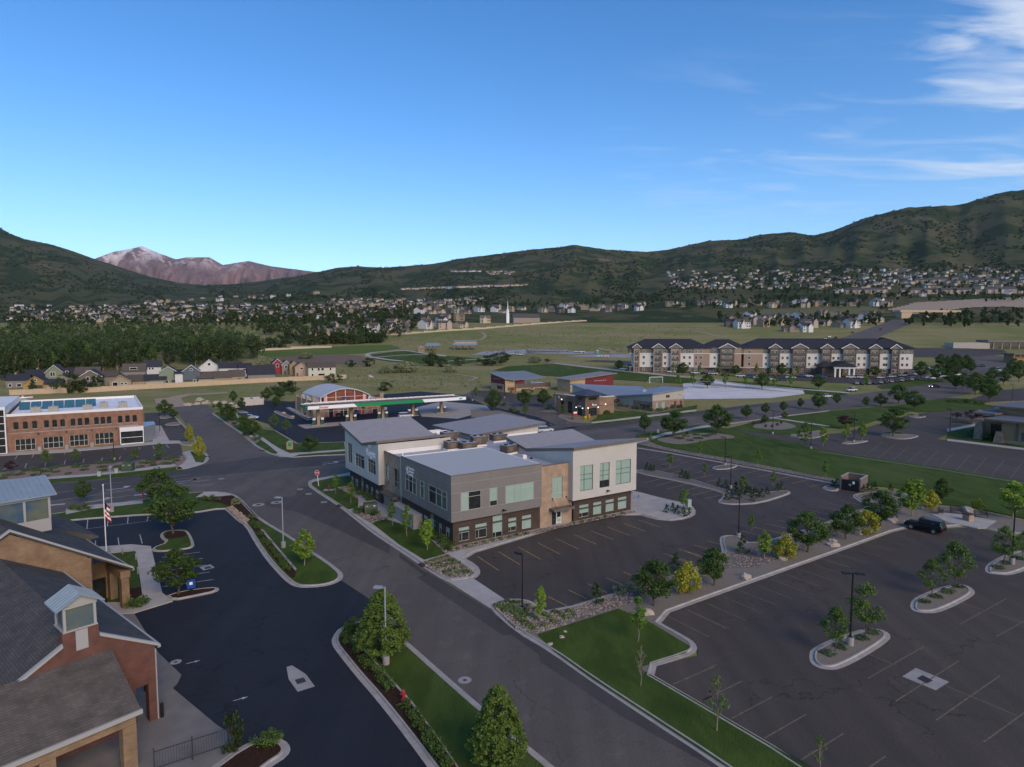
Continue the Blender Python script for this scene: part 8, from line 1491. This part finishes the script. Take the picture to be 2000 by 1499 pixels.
def loft(secs, n_w=5):
 """sections (x, halfwidth bottom, halfwidth top, z0, z1) with rounded shoulders"""
 q = MB(); vs = []; k = 8
 for x, wb, wt, z0, z1_ in secs:
  for y, z in ((-wb * .92, z0),(-wb, z0 + (z1_ - z0) * .3),(-(wb + wt) / 2, z0 + (z1_ - z0) * .8),(-wt * .86, z1_),(wt * .86, z1_),((wb + wt) / 2, z0 + (z1_ - z0) * .8),(wb, z0 + (z1_ - z0) * .3),(wb * .92, z0)): vs.append((x, y, z))
 fs = [tuple(range(k))[::-1], tuple(range((len(secs) - 1) * k, len(secs) * k))]
 for i in range(len(secs) - 1):
  for j in range(k): fs.append((i * k + j, i * k + (j + 1) % k, (i + 1) * k + (j + 1) % k, (i + 1) * k + j))
 q.add(vs, fs); return q
def car_parts(kind):
 if kind in CARM: return CARM[kind]
 if kind == 'sedan': L_, wb = 4.7,2.75; body = loft([(-2.35,.7,.66,.42,.82),(-2.2,.86,.8,.3,.98),(-1.2,.9,.86,.26,1.02),(.6,.9,.86,.26,.98),(1.6,.89,.82,.28,.9),(2.2,.82,.7,.32,.76),(2.35,.66,.58,.42,.66)]); cab = loft([(-1.75,.78,.7,.98,1.02),(-1.0,.8,.62,.98,1.42),(.1,.8,.62,.98,1.45),(.9,.8,.7,.96,1.0)]); win = [(-.95,.05)]; wr = .33; hz, tz = .66,.8
 elif kind == 'suv': L_, wb = 4.9,2.85; body = loft([(-2.45,.78,.76,.5,1.02),(-2.35,.92,.9,.4,1.12),(-1.0,.95,.92,.36,1.14),(.7,.95,.92,.36,1.12),(1.0,.94,.9,.36,1.1),(2.2,.9,.84,.4,1.02),(2.45,.78,.72,.48,.9)]); cab = loft([(-2.36,.84,.76,1.08,1.12),(-2.15,.84,.7,1.08,1.76),(-.2,.86,.72,1.08,1.82),(.5,.86,.72,1.08,1.78),(1.15,.86,.78,1.06,1.12)]); wr = .39; hz, tz = .86,1.0
 elif kind == 'pickup': L_, wb = 5.7,3.5; body = loft([(-2.85,.88,.86,.5,1.05),(-2.8,.95,.93,.45,1.12),(-.6,.97,.94,.42,1.14),(.9,.97,.93,.42,1.12),(2.5,.94,.88,.45,1.08),(2.85,.82,.76,.52,.92)]); cab = loft([(-.75,.88,.8,1.1,1.14),(-.55,.88,.72,1.1,1.8),(.7,.88,.72,1.1,1.84),(1.45,.88,.8,1.08,1.14)]); wr = .42; hz, tz = .88,.98
 else: L_, wb = 5.2,3.0; body = loft([(-2.6,.86,.84,.45,1.2),(-2.5,.96,.95,.38,1.3),(1.2,.97,.95,.36,1.3),(2.2,.92,.86,.4,1.1),(2.6,.8,.74,.46,.9)]); cab = loft([(-2.55,.94,.86,1.24,1.28),(-2.45,.93,.82,1.24,2.1),(.8,.93,.82,1.24,2.1),(1.9,.9,.82,1.2,1.24)]); wr = .36; hz, tz = .85,1.3
 wh = MB(); wh.cyl((0,-.11,0),(0,.11,0), wr, n=16); ri = MB(); ri.cyl((0,-.125,0),(0,.125,0), wr * .62, n=10)
 roof = MB(); xs = [v[0] for v in cab.v]; zt = max(v[2] for v in cab.v); rx0 = min(v[0] for v in cab.v if v[2] > zt - .12); rx1 = max(v[0] for v in cab.v if v[2] > zt - .12); roof.prism([(rx0 - .03,-.66),(rx1 + .03,-.66),(rx1 + .03,.66),(rx0 - .03,.66)], zt - .05, zt + .03)
 CARM[kind] = dict(L=L_, wb=wb, body=body, cab=cab, wh=wh, ri=ri, wr=wr, hz=hz, tz=tz, roof=roof, meshes={}); return CARM[kind]
def car(kind, colour, px, az, label, group=None, lit=False, pos=None, small=False):
 c = car_parts(kind); p = Vector(pos) if pos else hit(*px); o = empty({'sedan': 'parked_car', 'suv': 'sport_utility_vehicle', 'pickup': 'pickup_truck', 'van': 'van'}[kind],(p.x, p.y, p.z + .02), R(90 - az)); tag(o, label, {'sedan': 'car', 'suv': 'car', 'pickup': 'pickup', 'van': 'van'}[kind], group)
 ms = c['meshes']
 def mm(nm, mb, mat):
  k = (nm, mat.name)
  if k not in ms: ms[k] = mb.mesh(nm, mat)
  return ms[k]
 link('body', mm('body', c['body'], PAINT[colour]), o); cb = link('cabin_glass', mm('cabin_glass', c['cab'], m_cglass), o); link('roof', mm('roof', c['roof'], PAINT[colour]), o)
 for x in (-c['wb'] / 2, c['wb'] / 2):
  for y in (-.86,.86):
   w_ = link('wheel', mm('wheel', c['wh'], m_tyre), o, (x, y, c['wr']))
   if not small: link('rim', mm('rim', c['ri'], m_rim), w_)
 if 'lamp' not in ms: l_ = MB(); l_.box(-.04,.04,-.2,.2,-.08,.08); ms['lampmb'] = l_; ms['lamp'] = 1
 for y in (-.62,.62):
  link('headlight', mm('headlight', ms['lampmb'], m_headon if lit else m_head), o, (c['L'] / 2 - .06, y, c['hz'])); link('taillight', mm('taillight', ms['lampmb'], m_tail), o, (-c['L'] / 2 + .05, y, c['tz']))
 return o
car('suv', 'black', (1806,1037),-36, 'dark sport utility vehicle parked by the patio at right')
car('pickup', 'black', z1('I', 630,690),-30, 'black pickup parked before the filling station shop'); car('sedan', 'blue', z1('I', 795,680),-25, 'blue car parked before the filling station shop door'); car('suv', 'white', z1('I', 1238,712),60, 'white car beside the fourth canopy column'); car('sedan', 'silver', z1('M', 1000,310),78, 'silver sedan parked among the trees left of the filling station')
car('suv', 'white', (1064,845),65, 'white and blue car behind the office rear roof'); car('sedan', 'white', z1('K', 565,382),75, 'white car at the edge of the pale school pavement')
for k, col, px, az, lb, lit in (('sedan', 'white', z1('L', 75,985),62, 'white car driving on the main street left of the tree clump', False),('sedan', 'black', z1('L', 1125,888),250, 'dark car with lit headlights on the main street', True),('van', 'white', z1('L', 1745,728),200, 'white van driving down the curving street', False),('sedan', 'navy', z1('L', 1585,683),250, 'dark car driving on the curving street', False),('sedan', 'blue', z1('L', 1185,615),90, 'blue car at the upper end of the curving street', False),('sedan', 'white', z1('L', 1310,608),90, 'white car at the upper end of the curving street', False),('sedan', 'blue', z1('L', 1400,645),80, 'dark blue car left of the curve', False),('suv', 'white', z1('L', 315,925),250, 'white car half hidden on the lane before the apartments', False),('sedan', 'white', z1('L', 60,415),200, 'left car with lit headlights on the hill road', True),('sedan', 'white', z1('L', 98,398),200, 'right car with lit headlights on the hill road', True),('sedan', 'black', z1('L', 160,405),20, 'dark car driving up the hill road', False),('sedan', 'navy', z1('L', 325,355),20, 'navy car in the middle of the hill road', False),('sedan', 'red', z1('L', 600,322),20, 'red car high on the hill road', False)):
 car(k, col, px, az, lb, lit=lit, small=True)
rows_ = [('front row of the apartment car park', 'L', [(365,855),(420,857),(480,856),(540,852),(600,846),(650,843),(700,838),(750,833),(800,828),(850,822),(900,816),(945,812)],20),('second row of the apartment car park', 'L', [(590,800),(640,797),(700,792),(750,786),(810,778),(880,770),(930,765)],75),('far corner of the apartment car park', 'L', [(930,735),(985,725),(1045,705),(1110,712),(1160,720),(1060,800),(1110,805),(1160,795),(1210,785),(1180,760),(1270,725),(1310,740),(1345,770)],70),('car park before the apartments', 'K', [(795,345),(860,350),(905,355),(940,362),(985,365),(1060,368),(1110,355),(1180,345),(1220,345),(1300,352),(1490,352),(1530,350),(1560,355)],110),('car park under the carports', 'K', [(60,300),(120,300),(200,305),(280,310),(360,318),(420,318),(510,325),(570,328),(620,330),(700,338)],100),('park car park', 'J', [(350,243),(410,245),(440,246),(940,222),(980,225),(1130,262),(1190,262)],95)]
cc = ['silver', 'red', 'navy', 'black', 'white', 'white', 'grey', 'silver', 'maroon', 'white', 'blue', 'white']; i_ = 0
for nm, k, pts, az in rows_:
 for j, p in enumerate(pts): col = cc[(i_ * 5 + j) % len(cc)]; i_ += 1; car('suv' if i_ % 3 == 0 else 'sedan', col, z1(k, *p), az + rt.uniform(-4,4), '%s parked car, %s from the left, %s' % (col, ORD[j], nm), 'cars in the ' + nm, small=True)
# boat on a trailer behind the brick building
p = hit(*z1('N', 345,735)); o = empty('motor_boat', p, R(25)); tag(o, 'white and maroon motor boat behind the brick building', 'boat')
part('hull', loft([(-2.8,.9,1.05,.7,1.7),(-1,1.0,1.15,.6,1.75),(1.2,.9,1.1,.65,1.85),(2.6,.4,.5,1.0,1.95),(3.2,.08,.1,1.5,2.0)]), PAINT['white'], o); q = MB(); q.hexa([(-.3,-.8,1.8),(.6,-.7,1.8),(.6,.7,1.8),(-.3,.8,1.8)],[(-.3,-.7,2.6),(0,-.6,2.6),(0,.6,2.6),(-.3,.7,2.6)]); part('windshield', q, m_cglass, o); q = MB(); q.box(-2.9,3,-1.13,-1.1,1.2,1.4); part('stripe', q, PAINT['maroon'], o)
for y in (-1,1): q = MB(); q.cyl((-.6, y - .1,.33),(-.6, y + .1,.33),.33, n=12); part('trailer_wheel', q, m_tyre, o)
# ================================================================ lamp posts
m_greypole = M('grey_pole', (.33,.35,.37), rough=.5, metal=.3)
def lamp(px, top, label, heads=1, mat=None, base=.75, az=-60, r=.075, group='lamp posts'):
 mat = mat or m_black; p = hit(*px); h = hgt(px[0], top, p.y) - p.z; o = empty('lamp_post', (p.x, p.y, p.z + .1), R(90 - az)); tag(o, label, 'lamp post', group)
 if base: q = MB(); q.cyl((0,0,-.2),(0,0, base),.3, n=14); part('concrete_base', q, m_conc, o)
 q = MB(); q.cyl((0,0, base),(0,0, h), r, r * .8,8); q.box(-.17,.17,-.17,.17, base, base + .05); part('pole', q, mat, o)
 for s in ((1,) if heads == 1 else (1,-1)): q = MB(); q.box(min(0, s * .3), max(0, s * .3),-.05,.05, h - .12, h - .03); q.box(min(s * .25, s * .95), max(s * .25, s * .95),-.2,.2, h - .13, h + .02); part('lamp_head', q, mat, o)
lamp((754,1299),1149, 'tall grey lamp post before the large pyramidal tree', mat=m_greypole, az=-80, r=.085); lamp((553.5,1071),973, 'grey lamp post on the upper lawn island', mat=m_greypole, az=-80, r=.085); lamp((219,1001),914, 'grey lamp post by the main street near the flagpole', mat=m_greypole, az=-20, r=.085)
lamp((1020,1190),1084, 'black lamp post in the stone bed at the drive entrance', base=.15, az=-45); lamp((1660,1262),1121, 'black double headed lamp post on the nearest south lot island', 2, az=100, r=.1); lamp((1976,1103),993, 'black double headed lamp post at the right edge of the south lot', 2, az=100, r=.1)
for px, t, lb in ((z1('E', 570,690),966, 'black lamp post on the small island of the office car park'),(z1('E', 530,446),893, 'black lamp post in the middle island of the office car park'),(z1('E', 502,332),855, 'black lamp post on the rear island of the office car park'),(z1('E', 932,249),826, 'lamp post beside the lane of the east lot'),(z1('E', 1147,215),806, 'lamp post on the narrow island of the east lot'),(z1('E', 741,174),802, 'lamp post on the pinkish gravel oval'),(z1('L', 1275,1312),800, 'lamp post at the walk of the prairie building'),(z1('L', 1882,1035),751, 'grey lamp post in the far right lot'),(z1('M', 66,455),802, 'lamp post at the walk of the brick building'),(z1('F', 1062,755),848, 'lamp post in the gravel bed of the brick building'),(z1('M', 1336,252),790, 'lamp post on the long filling station island'),(z1('Q', 545,965),744, 'lamp post in the school car park'),(z1('J', 12,650),770, 'lamp post left of the school car park')): lamp(px, t, lb, base=.5)
# ================================================================ signs, hydrants, boxes
p = hit(*z1('R', 482,762)); o = empty('stop_sign', (p.x, p.y, p.z + .1), R(-16)); tag(o, 'red octagonal stop sign on a white post at the corner', 'stop sign'); hh = hgt(616,925, p.y) - p.z
q = MB(); q.cyl((0,.03,0),(-.25,.03, hh),.05, n=6); part('post', q, m_sign, o)
for r_, y, mt, nm in ((.52,0, m_sign, 'border'),(.47,-.012, M('stop_red', (.55,.03,.025), rough=.3), 'face')): q = MB(); q.quad(*[(-.25 + r_ * math.cos(R(22.5 + 45 * i)), y - .03, hh + r_ * math.sin(R(22.5 + 45 * i))) for i in range(8)]); q.quad(*[(-.25 + r_ * math.cos(R(22.5 + 45 * i)), y - .02, hh + r_ * math.sin(R(22.5 + 45 * i))) for i in range(8)][::-1]); part(nm, q, mt, o)
text_on(o, 'STOP', Fac('R', -.045),-.25 - .42, hh - .12,.36, m_sign, 'lettering', d=.01, ext=.002)
m_hyd = M('hydrant_red', (.34,.04,.035), rough=.45)
def hydrant(px, lb, pad):
 p = hit(*px); o = empty('fire_hydrant', (p.x, p.y, p.z + .13),0); tag(o, lb, 'hydrant', 'fire hydrants'); q = MB(); q.lathe((0,0,0),[(.2,0),(.2,.06),(.13,.08),(.13,.55),(.17,.58),(.17,.63),(.13,.66),(.1,.76),(.03,.82)],12); part('barrel', q, m_hyd, o)
 for a in ((1,0),(-1,0),(0,-1)): q = MB(); q.cyl((a[0] * .1, a[1] * .1,.45),(a[0] * .24, a[1] * .24,.45),.065, n=8); part('outlet', q, m_hyd, o)
 if pad: q = MB(); q.box(-.9,.9,-.6,.6,-.06,.02); part('pad', q, m_walk, o)
hydrant(z1('R', 788,880), 'red fire hydrant on a concrete pad behind the stop sign', True); hydrant(z1('B', 1885,893), 'faded red fire hydrant beside the lower mulch bed', False); hydrant(z1('M', 820,360), 'red fire hydrant on the filling station corner', False); hydrant(z1('F', 1332,1112), 'small red fire hydrant by the street near the big island tree', False)
m_util = M('utility_green', (.05,.075,.05),(.06,.085,.058), scale=2, rough=.6); m_yel = M('yellow_sticker', (.7,.45,.03), rough=.5)
for px, sc_, lb, rz in (((724,1004),1.0, 'dark green transformer box beside the office west walk', 20),(z1('F', 1192,862),1.0, 'dark green transformer box in the pink gravel bed', 10)):
 p = hit(*px); o = empty('transformer_box', (p.x, p.y, p.z + .12), R(rz)); tag(o, lb, 'utility box', 'transformer boxes'); q = MB(); q.box(-1.0,1.0,-.75,.75,0,.9); q.hexa([(-1,-.75,.9),(1,-.75,.9),(1,.75,.9),(-1,.75,.9)],[(-1,-.55,1.55),(1,-.55,1.55),(1,.75,1.6),(-1,.75,1.6)]); part('cabinet', q, m_util, o)
 for i, x in enumerate((-.75,.35)): q = MB(); q.box(x, x + .3,-.66,-.62,1.15,1.32); part('sticker', q, m_yel if i == 0 or 'pink' in lb else m_sign, o)
 q = MB(); q.box(-1.2,1.2,-.95,.95,-.1,.02); part('pad', q, m_conc, o)
p = hit(208,1083); hh = hgt(198,951, p.y); o = empty('flagpole', (p.x, p.y, .1),0); tag(o, 'white flagpole with a limp striped flag beside the bank', 'flagpole'); q = MB(); q.cyl((0,0,0),(0,0, hh),.07,.045,8); part('pole', q, m_sign, o); q = MB(); q.lathe((0,0, hh),[(.02,0),(.1,.08),(.1,.16),(.02,.22)],8); part('ball', q, m_sign, o)
m_fred = M('flag_red', (.3,.02,.025), rough=.8); m_fblue = M('flag_blue', (.012,.016,.06), rough=.8); fl_ = MB(); fz = hh * .52
for i in range(7):
 for j in range(4):
  x = lambda a, z_: .06 + a * (.16 + .03 * math.sin(z_ * 3)) ; y = lambda a: .07 * math.sin(a * 2.2)
  z0, z1_ = fz + (6 - i) * .3, fz + (7 - i) * .3; fl_.quad((x(j, z0), y(j), z0 - j * .16),(x(j + 1, z0), y(j + 1), z0 - (j + 1) * .16),(x(j + 1, z1_), y(j + 1), z1_ - (j + 1) * .16),(x(j, z1_), y(j), z1_ - j * .16), mi=2 if i < 3 and j < 2 else (i % 2))
part('flag', fl_, [m_fred, m_sign, m_fblue], o)
p = hit(*z1('A', 392,1245)); o = empty('deposit_box', (p.x, p.y, .1), R(25)); tag(o, 'blue deposit box on a post at the bank lot island', 'deposit box'); q = MB(); q.box(-.4,.4,-.35,.35,.55,1.5); part('cabinet', q, M('deposit_blue', (.015,.07,.3), rough=.4), o); q = MB(); q.box(-.42,-.4,-.2,.2,.9,1.25); q.box(-.15,.15,-.37,-.35,.95,1.25); part('label_plate', q, m_sign, o); q = MB(); q.box(-.1,.1,-.1,.1,0,.55); part('post', q, m_black, o)
# patio benches, pedestal, boulders
def bench(px, az, lb):
 p = hit(*px); o = empty('park_bench', (p.x, p.y, p.z + .13), R(90 - az)); tag(o, lb, 'bench', 'patio benches')
 for i in range(4): q = MB(); q.box(-.9,.9,-.25 + i * .13,-.15 + i * .13,.43,.47); part('seat_slat', q, m_iron, o)
 for i in range(4): q = MB(); q.box(-.9,.9,.27 + i * .02,.3 + i * .02,.52 + i * .12,.61 + i * .12); part('back_slat', q, m_iron, o)
 for x in (-.8,.8): q = MB(); q.box(x - .03, x + .03,-.25,-.2,0,.65); q.box(x - .03, x + .03,.28,.33,0,.95); q.box(x - .03, x + .03,-.25,.33,.6,.65); q.box(x - .03, x + .03,-.25,.33,.4,.43); part('end_frame', q, m_iron, o)
bench(z1('S', 1270,438),40, 'left patio bench turned sideways'); bench(z1('S', 1430,435),100, 'middle patio bench left of the boulder'); bench(z1('S', 1670,475),108, 'right patio bench right of the boulder')
p = hit(*z1('S', 1540,505)); o = empty('stone_pedestal', (p.x, p.y, p.z + .13), R(20)); tag(o, 'square tan stone pedestal with dark top on the patio', 'pedestal'); q = MB(); q.box(-.5,.5,-.5,.5,0,.95); part('shaft', q, m_tanblock, o); q = MB(); q.box(-.58,.58,-.58,.58,.95,1.08); part('top', q, m_iron, o)
m_rock = M('pale_boulder', (.46,.39,.32),(.33,.27,.21), scale=1.6, detail=6, rough=.95, coord='O', bump=.4)
def rock_mesh(seed, sub=2):
 bm = bmesh.new(); bmesh.ops.create_icosphere(bm, subdivisions=sub, radius=1.); 
 for v in bm.verts: n = mnoise.noise(v.co * 1.3 + Vector((seed * 7., 0,0))) * .55 + mnoise.noise(v.co * 3 + Vector((seed * 3., 0,0))) * .16; v.co *= (1 + n); v.co.z *= .7
 me = bpy.data.meshes.new('boulder'); bm.to_mesh(me); bm.free(); me.materials.append(m_rock); return me
RK = [rock_mesh(i) for i in range(5)]
for i, (px, s, lb) in enumerate(((z1('S', 785,512),.95, 'large pale boulder right of the planting strip trees'),(z1('D', 343,152),.85, 'pale boulder on the tan gravel by the near lot kerb'),(z1('E', 1043,738),.8, 'pale boulder under the fourth strip tree'),(z1('S', 1562,420),1.3, 'large boulder behind the patio pedestal'),(z1('C', 1548,385),.8, 'white boulder behind the slim corner lawn tree'),(z1('E', 1175,678),.6, 'boulder beside the third yellow shrub'),(z1('S', 1100,380),.8, 'boulder under the bright strip tree'),(z1('E', 795,805),.7, 'boulder beside the second yellow shrub'),(z1('S', 195,715),.6, 'boulder left of the second yellow shrub'),(z1('M', 355,170),1.5, 'leftmost boulder blocking the dirt track'),(z1('M', 440,162),1.3, 'second boulder blocking the dirt track'),(z1('M', 548,148),1.5, 'third boulder blocking the dirt track'),(z1('M', 640,148),1.5, 'fourth boulder blocking the dirt track'),(z1('M', 720,152),1.4, 'fifth boulder blocking the dirt track'),(z1('M', 800,155),1.1, 'small boulder at the end of the dirt track row'),(z1('M', 470,118),1.6, 'flat boulder pile on the grass above the dirt track row'),(z1('M', 845,190),1.3, 'boulder on the filling station bed'),(z1('M', 1338,255),.7, 'boulder on the long filling station island'),(z1('M', 1425,292),.7, 'boulder at the tip of the long filling station island'),(z1('M', 1000,492),.6, 'pale boulder under the filling station corner trees'),(z1('C', 1022,540),.28, 'small tan boulder on the corner lawn edge'),(z1('C', 1045,505),.22, 'smaller tan boulder on the corner lawn edge'),(z1('C', 950,585),.28, 'tan boulder by the kerb of the corner lawn'),(z1('I', 925,350),1.6, 'pale rock heap in the meadow'))):
 p = hit(*px); o = link('boulder', RK[i % 5], None, (p.x, p.y, p.z + .1), rt.uniform(0,6)); o.scale = (s, s * .85, s * .85); tag(o, lb, 'boulder', 'boulders')
# dumpster enclosure by the office lot
A = hit(*z1('S', 270,190)); o = empty('dumpster_enclosure', (A.x, A.y, .05), R(-33 + 0)); B = hit(*z1('S', 450,218)); d = B - A; o.rotation_euler.z = math.atan2(d.y, d.x); w_ = d.xy.length; tag(o, 'grey brown block dumpster enclosure with dark gate beside the office lot', 'enclosure'); m_blk = brick_mat('grey_brown_block', (.2,.16,.135),(.17,.138,.118),(.13,.11,.1),.4,.2)
for x0, x1, y0, y1 in ((-.2,0,0,4.2),(w_, w_ + .2,0,4.2),(-.2, w_ + .2,4.2,4.4)): q = MB(); q.box(x0, x1, y0, y1,-.1,2.3); b_ = part('block_wall', q, m_blk, o); q = MB(); q.box(x0 - .04, x1 + .04, y0 - .04, y1 + .04,2.3,2.4); q.build('cap', m_conc, b_)
q = MB(); q.box(.05, w_ / 2 - .03,.0,.08,.1,1.95); part('gate', q, m_black, o); q = MB(); q.box(w_ / 2 + .03, w_ - .05,.0,.08,.1,1.95); part('gate', q, m_black, o)
q = MB(); q.box(w_ * .42, w_ * .55,-.03,-.01,.9,1.25); part('sign_plate', q, m_galv, o); q = MB(); q.box(w_ * .62, w_ * .74,-.03,-.01,1.3,1.75); part('sign_plate', q, m_sign, o)
# mailbox cluster and bike rack
p = hit(*z1('E', 318,556)); o = empty('mailbox_cluster', (p.x, p.y, p.z + .12), R(33)); tag(o, 'pale green mailbox cluster at the end of the entry walk', 'mailbox'); q = MB(); q.box(-.4,.4,-.3,.3,.45,1.6); part('cabinet', q, M('pale_green_steel', (.3,.38,.33), rough=.5), o); q = MB(); q.box(-.2,.2,-.15,.15,0,.45); part('pedestal', q, m_conc, o)
p = hit(*z1('E', 265,572)); o = empty('bike_rack', (p.x, p.y, p.z + .12), R(60)); tag(o, 'black hoop bike rack on the entry walk island', 'bike rack')
for i in range(4): q = MB(); x = i * .6 - .9; q.cyl((x, -.3,0),(x, -.3,.8),.03, n=6); q.cyl((x, .3,0),(x, .3,.8),.03, n=6); q.cyl((x, -.3,.8),(x, .3,.8),.03, n=6); part('hoop', q, m_black, o)
for i, (x, y) in enumerate(((68,540),(35,520))): p = hit(*z1('E', x, y)); o = empty('accessible_parking_sign', (p.x, p.y, .1), R(33)); tag(o, '%s small parking sign at the accessible stalls' % ('nearer', 'farther')[i], 'sign', 'accessible parking signs'); q = MB(); q.cyl((0,0,0),(0,0,1.9),.03, n=6); part('post', q, m_galv, o); q = MB(); q.box(-.15,.15,-.04,-.02,1.45,1.9); part('plate', q, m_blue, o)
for px, lb in ((z1('R', 1075,1340), 'dark kerb inlet beside the office west lawn'),(z1('C', 142,82), 'rusty kerb inlet by the stone bed'),(z1('A', 965,88), 'dark kerb inlet at the filling station corner'),(z1('A', 520,138), 'dark kerb inlet at the brick building corner')):
 p = hit(*px); q = MB(); q.box(-.6,.6,-.15,.35,-.02,.16); o = q.build('kerb_inlet', M('rusty_iron', (.09,.05,.035),(.05,.035,.03), scale=4, rough=.8), None, p, R(-57 if px[1] > 950 else -30)); tag(o, lb, 'drain', 'kerb inlets')
for i, px in enumerate(((z1('F', 925,910)),(z1('F', 1085,878)),(z1('W', 322,330)))): p = hit(*px); q = MB(); q.box(-.3,.3,-.25,.25,0,.9); q.box(-.34,.34,-.29,.29,.9,.97); o = q.build('utility_pedestal', M('pale_utility', (.32,.36,.3), rough=.6), None, p, R(20)); tag(o, ('pale utility pedestal on the verge below the brick building', 'low utility pedestal beside the pink gravel bed', 'pale utility pedestal by the walk near the broad trees')[i], 'utility box', 'utility pedestals')
# railing at the bottom left
A, B = hit(*z1('B', 150,1390)), hit(*z1('B', 740,1195)); d = B - A; Ln = d.xy.length; o = empty('iron_railing', A, math.atan2(d.y, d.x)); tag(o, 'black iron railing beside the bank apron at the bottom edge', 'railing')
for z in (.25,1.35): q = MB(); q.box(0, Ln, -.02,.02, z, z + .05); part('rail', q, m_iron, o)
for i in range(int(Ln / 2.2) + 1): q = MB(); q.box(i * 2.2 - .04, i * 2.2 + .04,-.04,.04,0,1.6); part('post', q, m_iron, o)
for i in range(int(Ln / .16)): q = MB(); q.box(i * .16 - .01, i * .16 + .01,-.01,.01,.25,1.38); part('baluster', q, m_iron, o)
# bank bollard lights and drive-through bollards
for i, px in enumerate(zp('G', [(642,385),(575,380),(712,415),(722,490),(750,640)])): p = hit(*px); q = MB(); q.cyl((0,0,0),(0,0,.9),.09, n=8); o = q.build('path_light', m_galv, None, p); tag(o, '%s small path light along the bank walk' % ORD[i], 'path light', 'path lights along the bank walk')
for i, px in enumerate(zp('G', [(640,1480),(850,1235),(765,1100)])): p = hit(*px); q = MB(); q.cyl((0,0,0),(0,0,1.05),.12, n=10); o = q.build('bollard', m_black, None, p); tag(o, ('black bollard beside the nearest stone post', 'black bollard at the foot of the brick pillar', 'black bollard behind the brick wall opening')[i], 'bollard', 'drive-through bollards')
# loose stones of the rock beds
q = MB(); rs_ = random.Random(2); base = [(1,0,0),(0,1,0),(-1,0,0),(0,-1,0),(0,0,.8)]
def stones(poly, n, off, s0=.06, s1=.17):
 x0, x1 = min(p[0] for p in poly), max(p[0] for p in poly); y0, y1 = min(p[1] for p in poly), max(p[1] for p in poly); c = 0; t = 0
 while c < n and t < n * 20:
  t += 1; p = (rs_.uniform(x0, x1), rs_.uniform(y0, y1))
  if not inside(p, poly): continue
  c += 1; s = rs_.uniform(s0, s1); a = rs_.uniform(0,6); ca, sa = math.cos(a), math.sin(a); k = [rs_.uniform(.6,1.2) for _ in range(5)]
  q.add([(p[0] + (x * ca - y * sa) * s * kk, p[1] + (x * sa + y * ca) * s * kk, T(p[1]) + off + z * s * kk) for (x, y, z), kk in zip(base, k)],[(0,1,4),(1,2,4),(2,3,4),(3,0,4)], rs_.choice((0,0,1,2)))
stones(ground(rock_px),2600,.11); stones(ground([(1415,1088),(1474,1068),(1550,1045),(1633,1018),(1700,995),(1745,985),(1760,1000),(1700,1018),(1600,1062),(1480,1110),(1420,1112)]),1500,.11)
stones(ground(zp('H', [(560,780),(750,888),(1000,838),(1380,765),(1470,745),(1840,672),(1850,685),(1430,772),(1040,855),(740,925),(712,932)])),900,.13,.08,.18); stones(ground(zp('C', [(150,62),(300,15),(350,40),(450,110),(470,135),(440,155),(320,165),(280,150),(170,95)])),500,.13,.08,.2)
stones(ground(zp('A', [(683,560),(720,543),(862,655),(835,690),(790,660)])),420,.12,.12,.3); stones(ground([(1243,868),(1262,862),(1300,875),(1450,902),(1637,938),(1637,944),(1450,909),(1300,881)]),700,.1); stones(ground(zp('R', [(1050,812),(1340,765),(1500,790),(1650,950),(1640,1150)])),300,.13,.08,.2); stones(ground(zp('H', [(150,685),(230,655),(300,690),(370,720),(260,750)])),260,.13,.08,.2)
tag(q.build('loose_stones', [M('stone_tan', (.25,.2,.155), rough=.95), M('stone_brown', (.15,.115,.09), rough=.95), M('stone_pale', (.33,.28,.23), rough=.95)]), 'loose landscaping stones covering the rock beds', 'stones', kind='stuff')
# ================================================================ air
def haze():
 m = bpy.data.materials.new('haze_air'); t, n, l = nodes_of(m); n.remove(n['Principled BSDF']); v = n.new('ShaderNodeVolumePrincipled'); v.inputs['Density'].default_value = HAZE; v.inputs['Color'].default_value = (.78,.86,1,1); v.inputs['Anisotropy'].default_value = .2
 l.new(v.outputs[0], n['Material Output'].inputs['Volume']); q = MB(); q.box(-9500,9500,-500,11600,-320,1500); o = q.build('haze', m); tag(o, 'thin blue air over the valley', 'haze', kind='stuff')
HAZE = 1.6e-5
haze()
scene.cycles.volume_bounces = 0
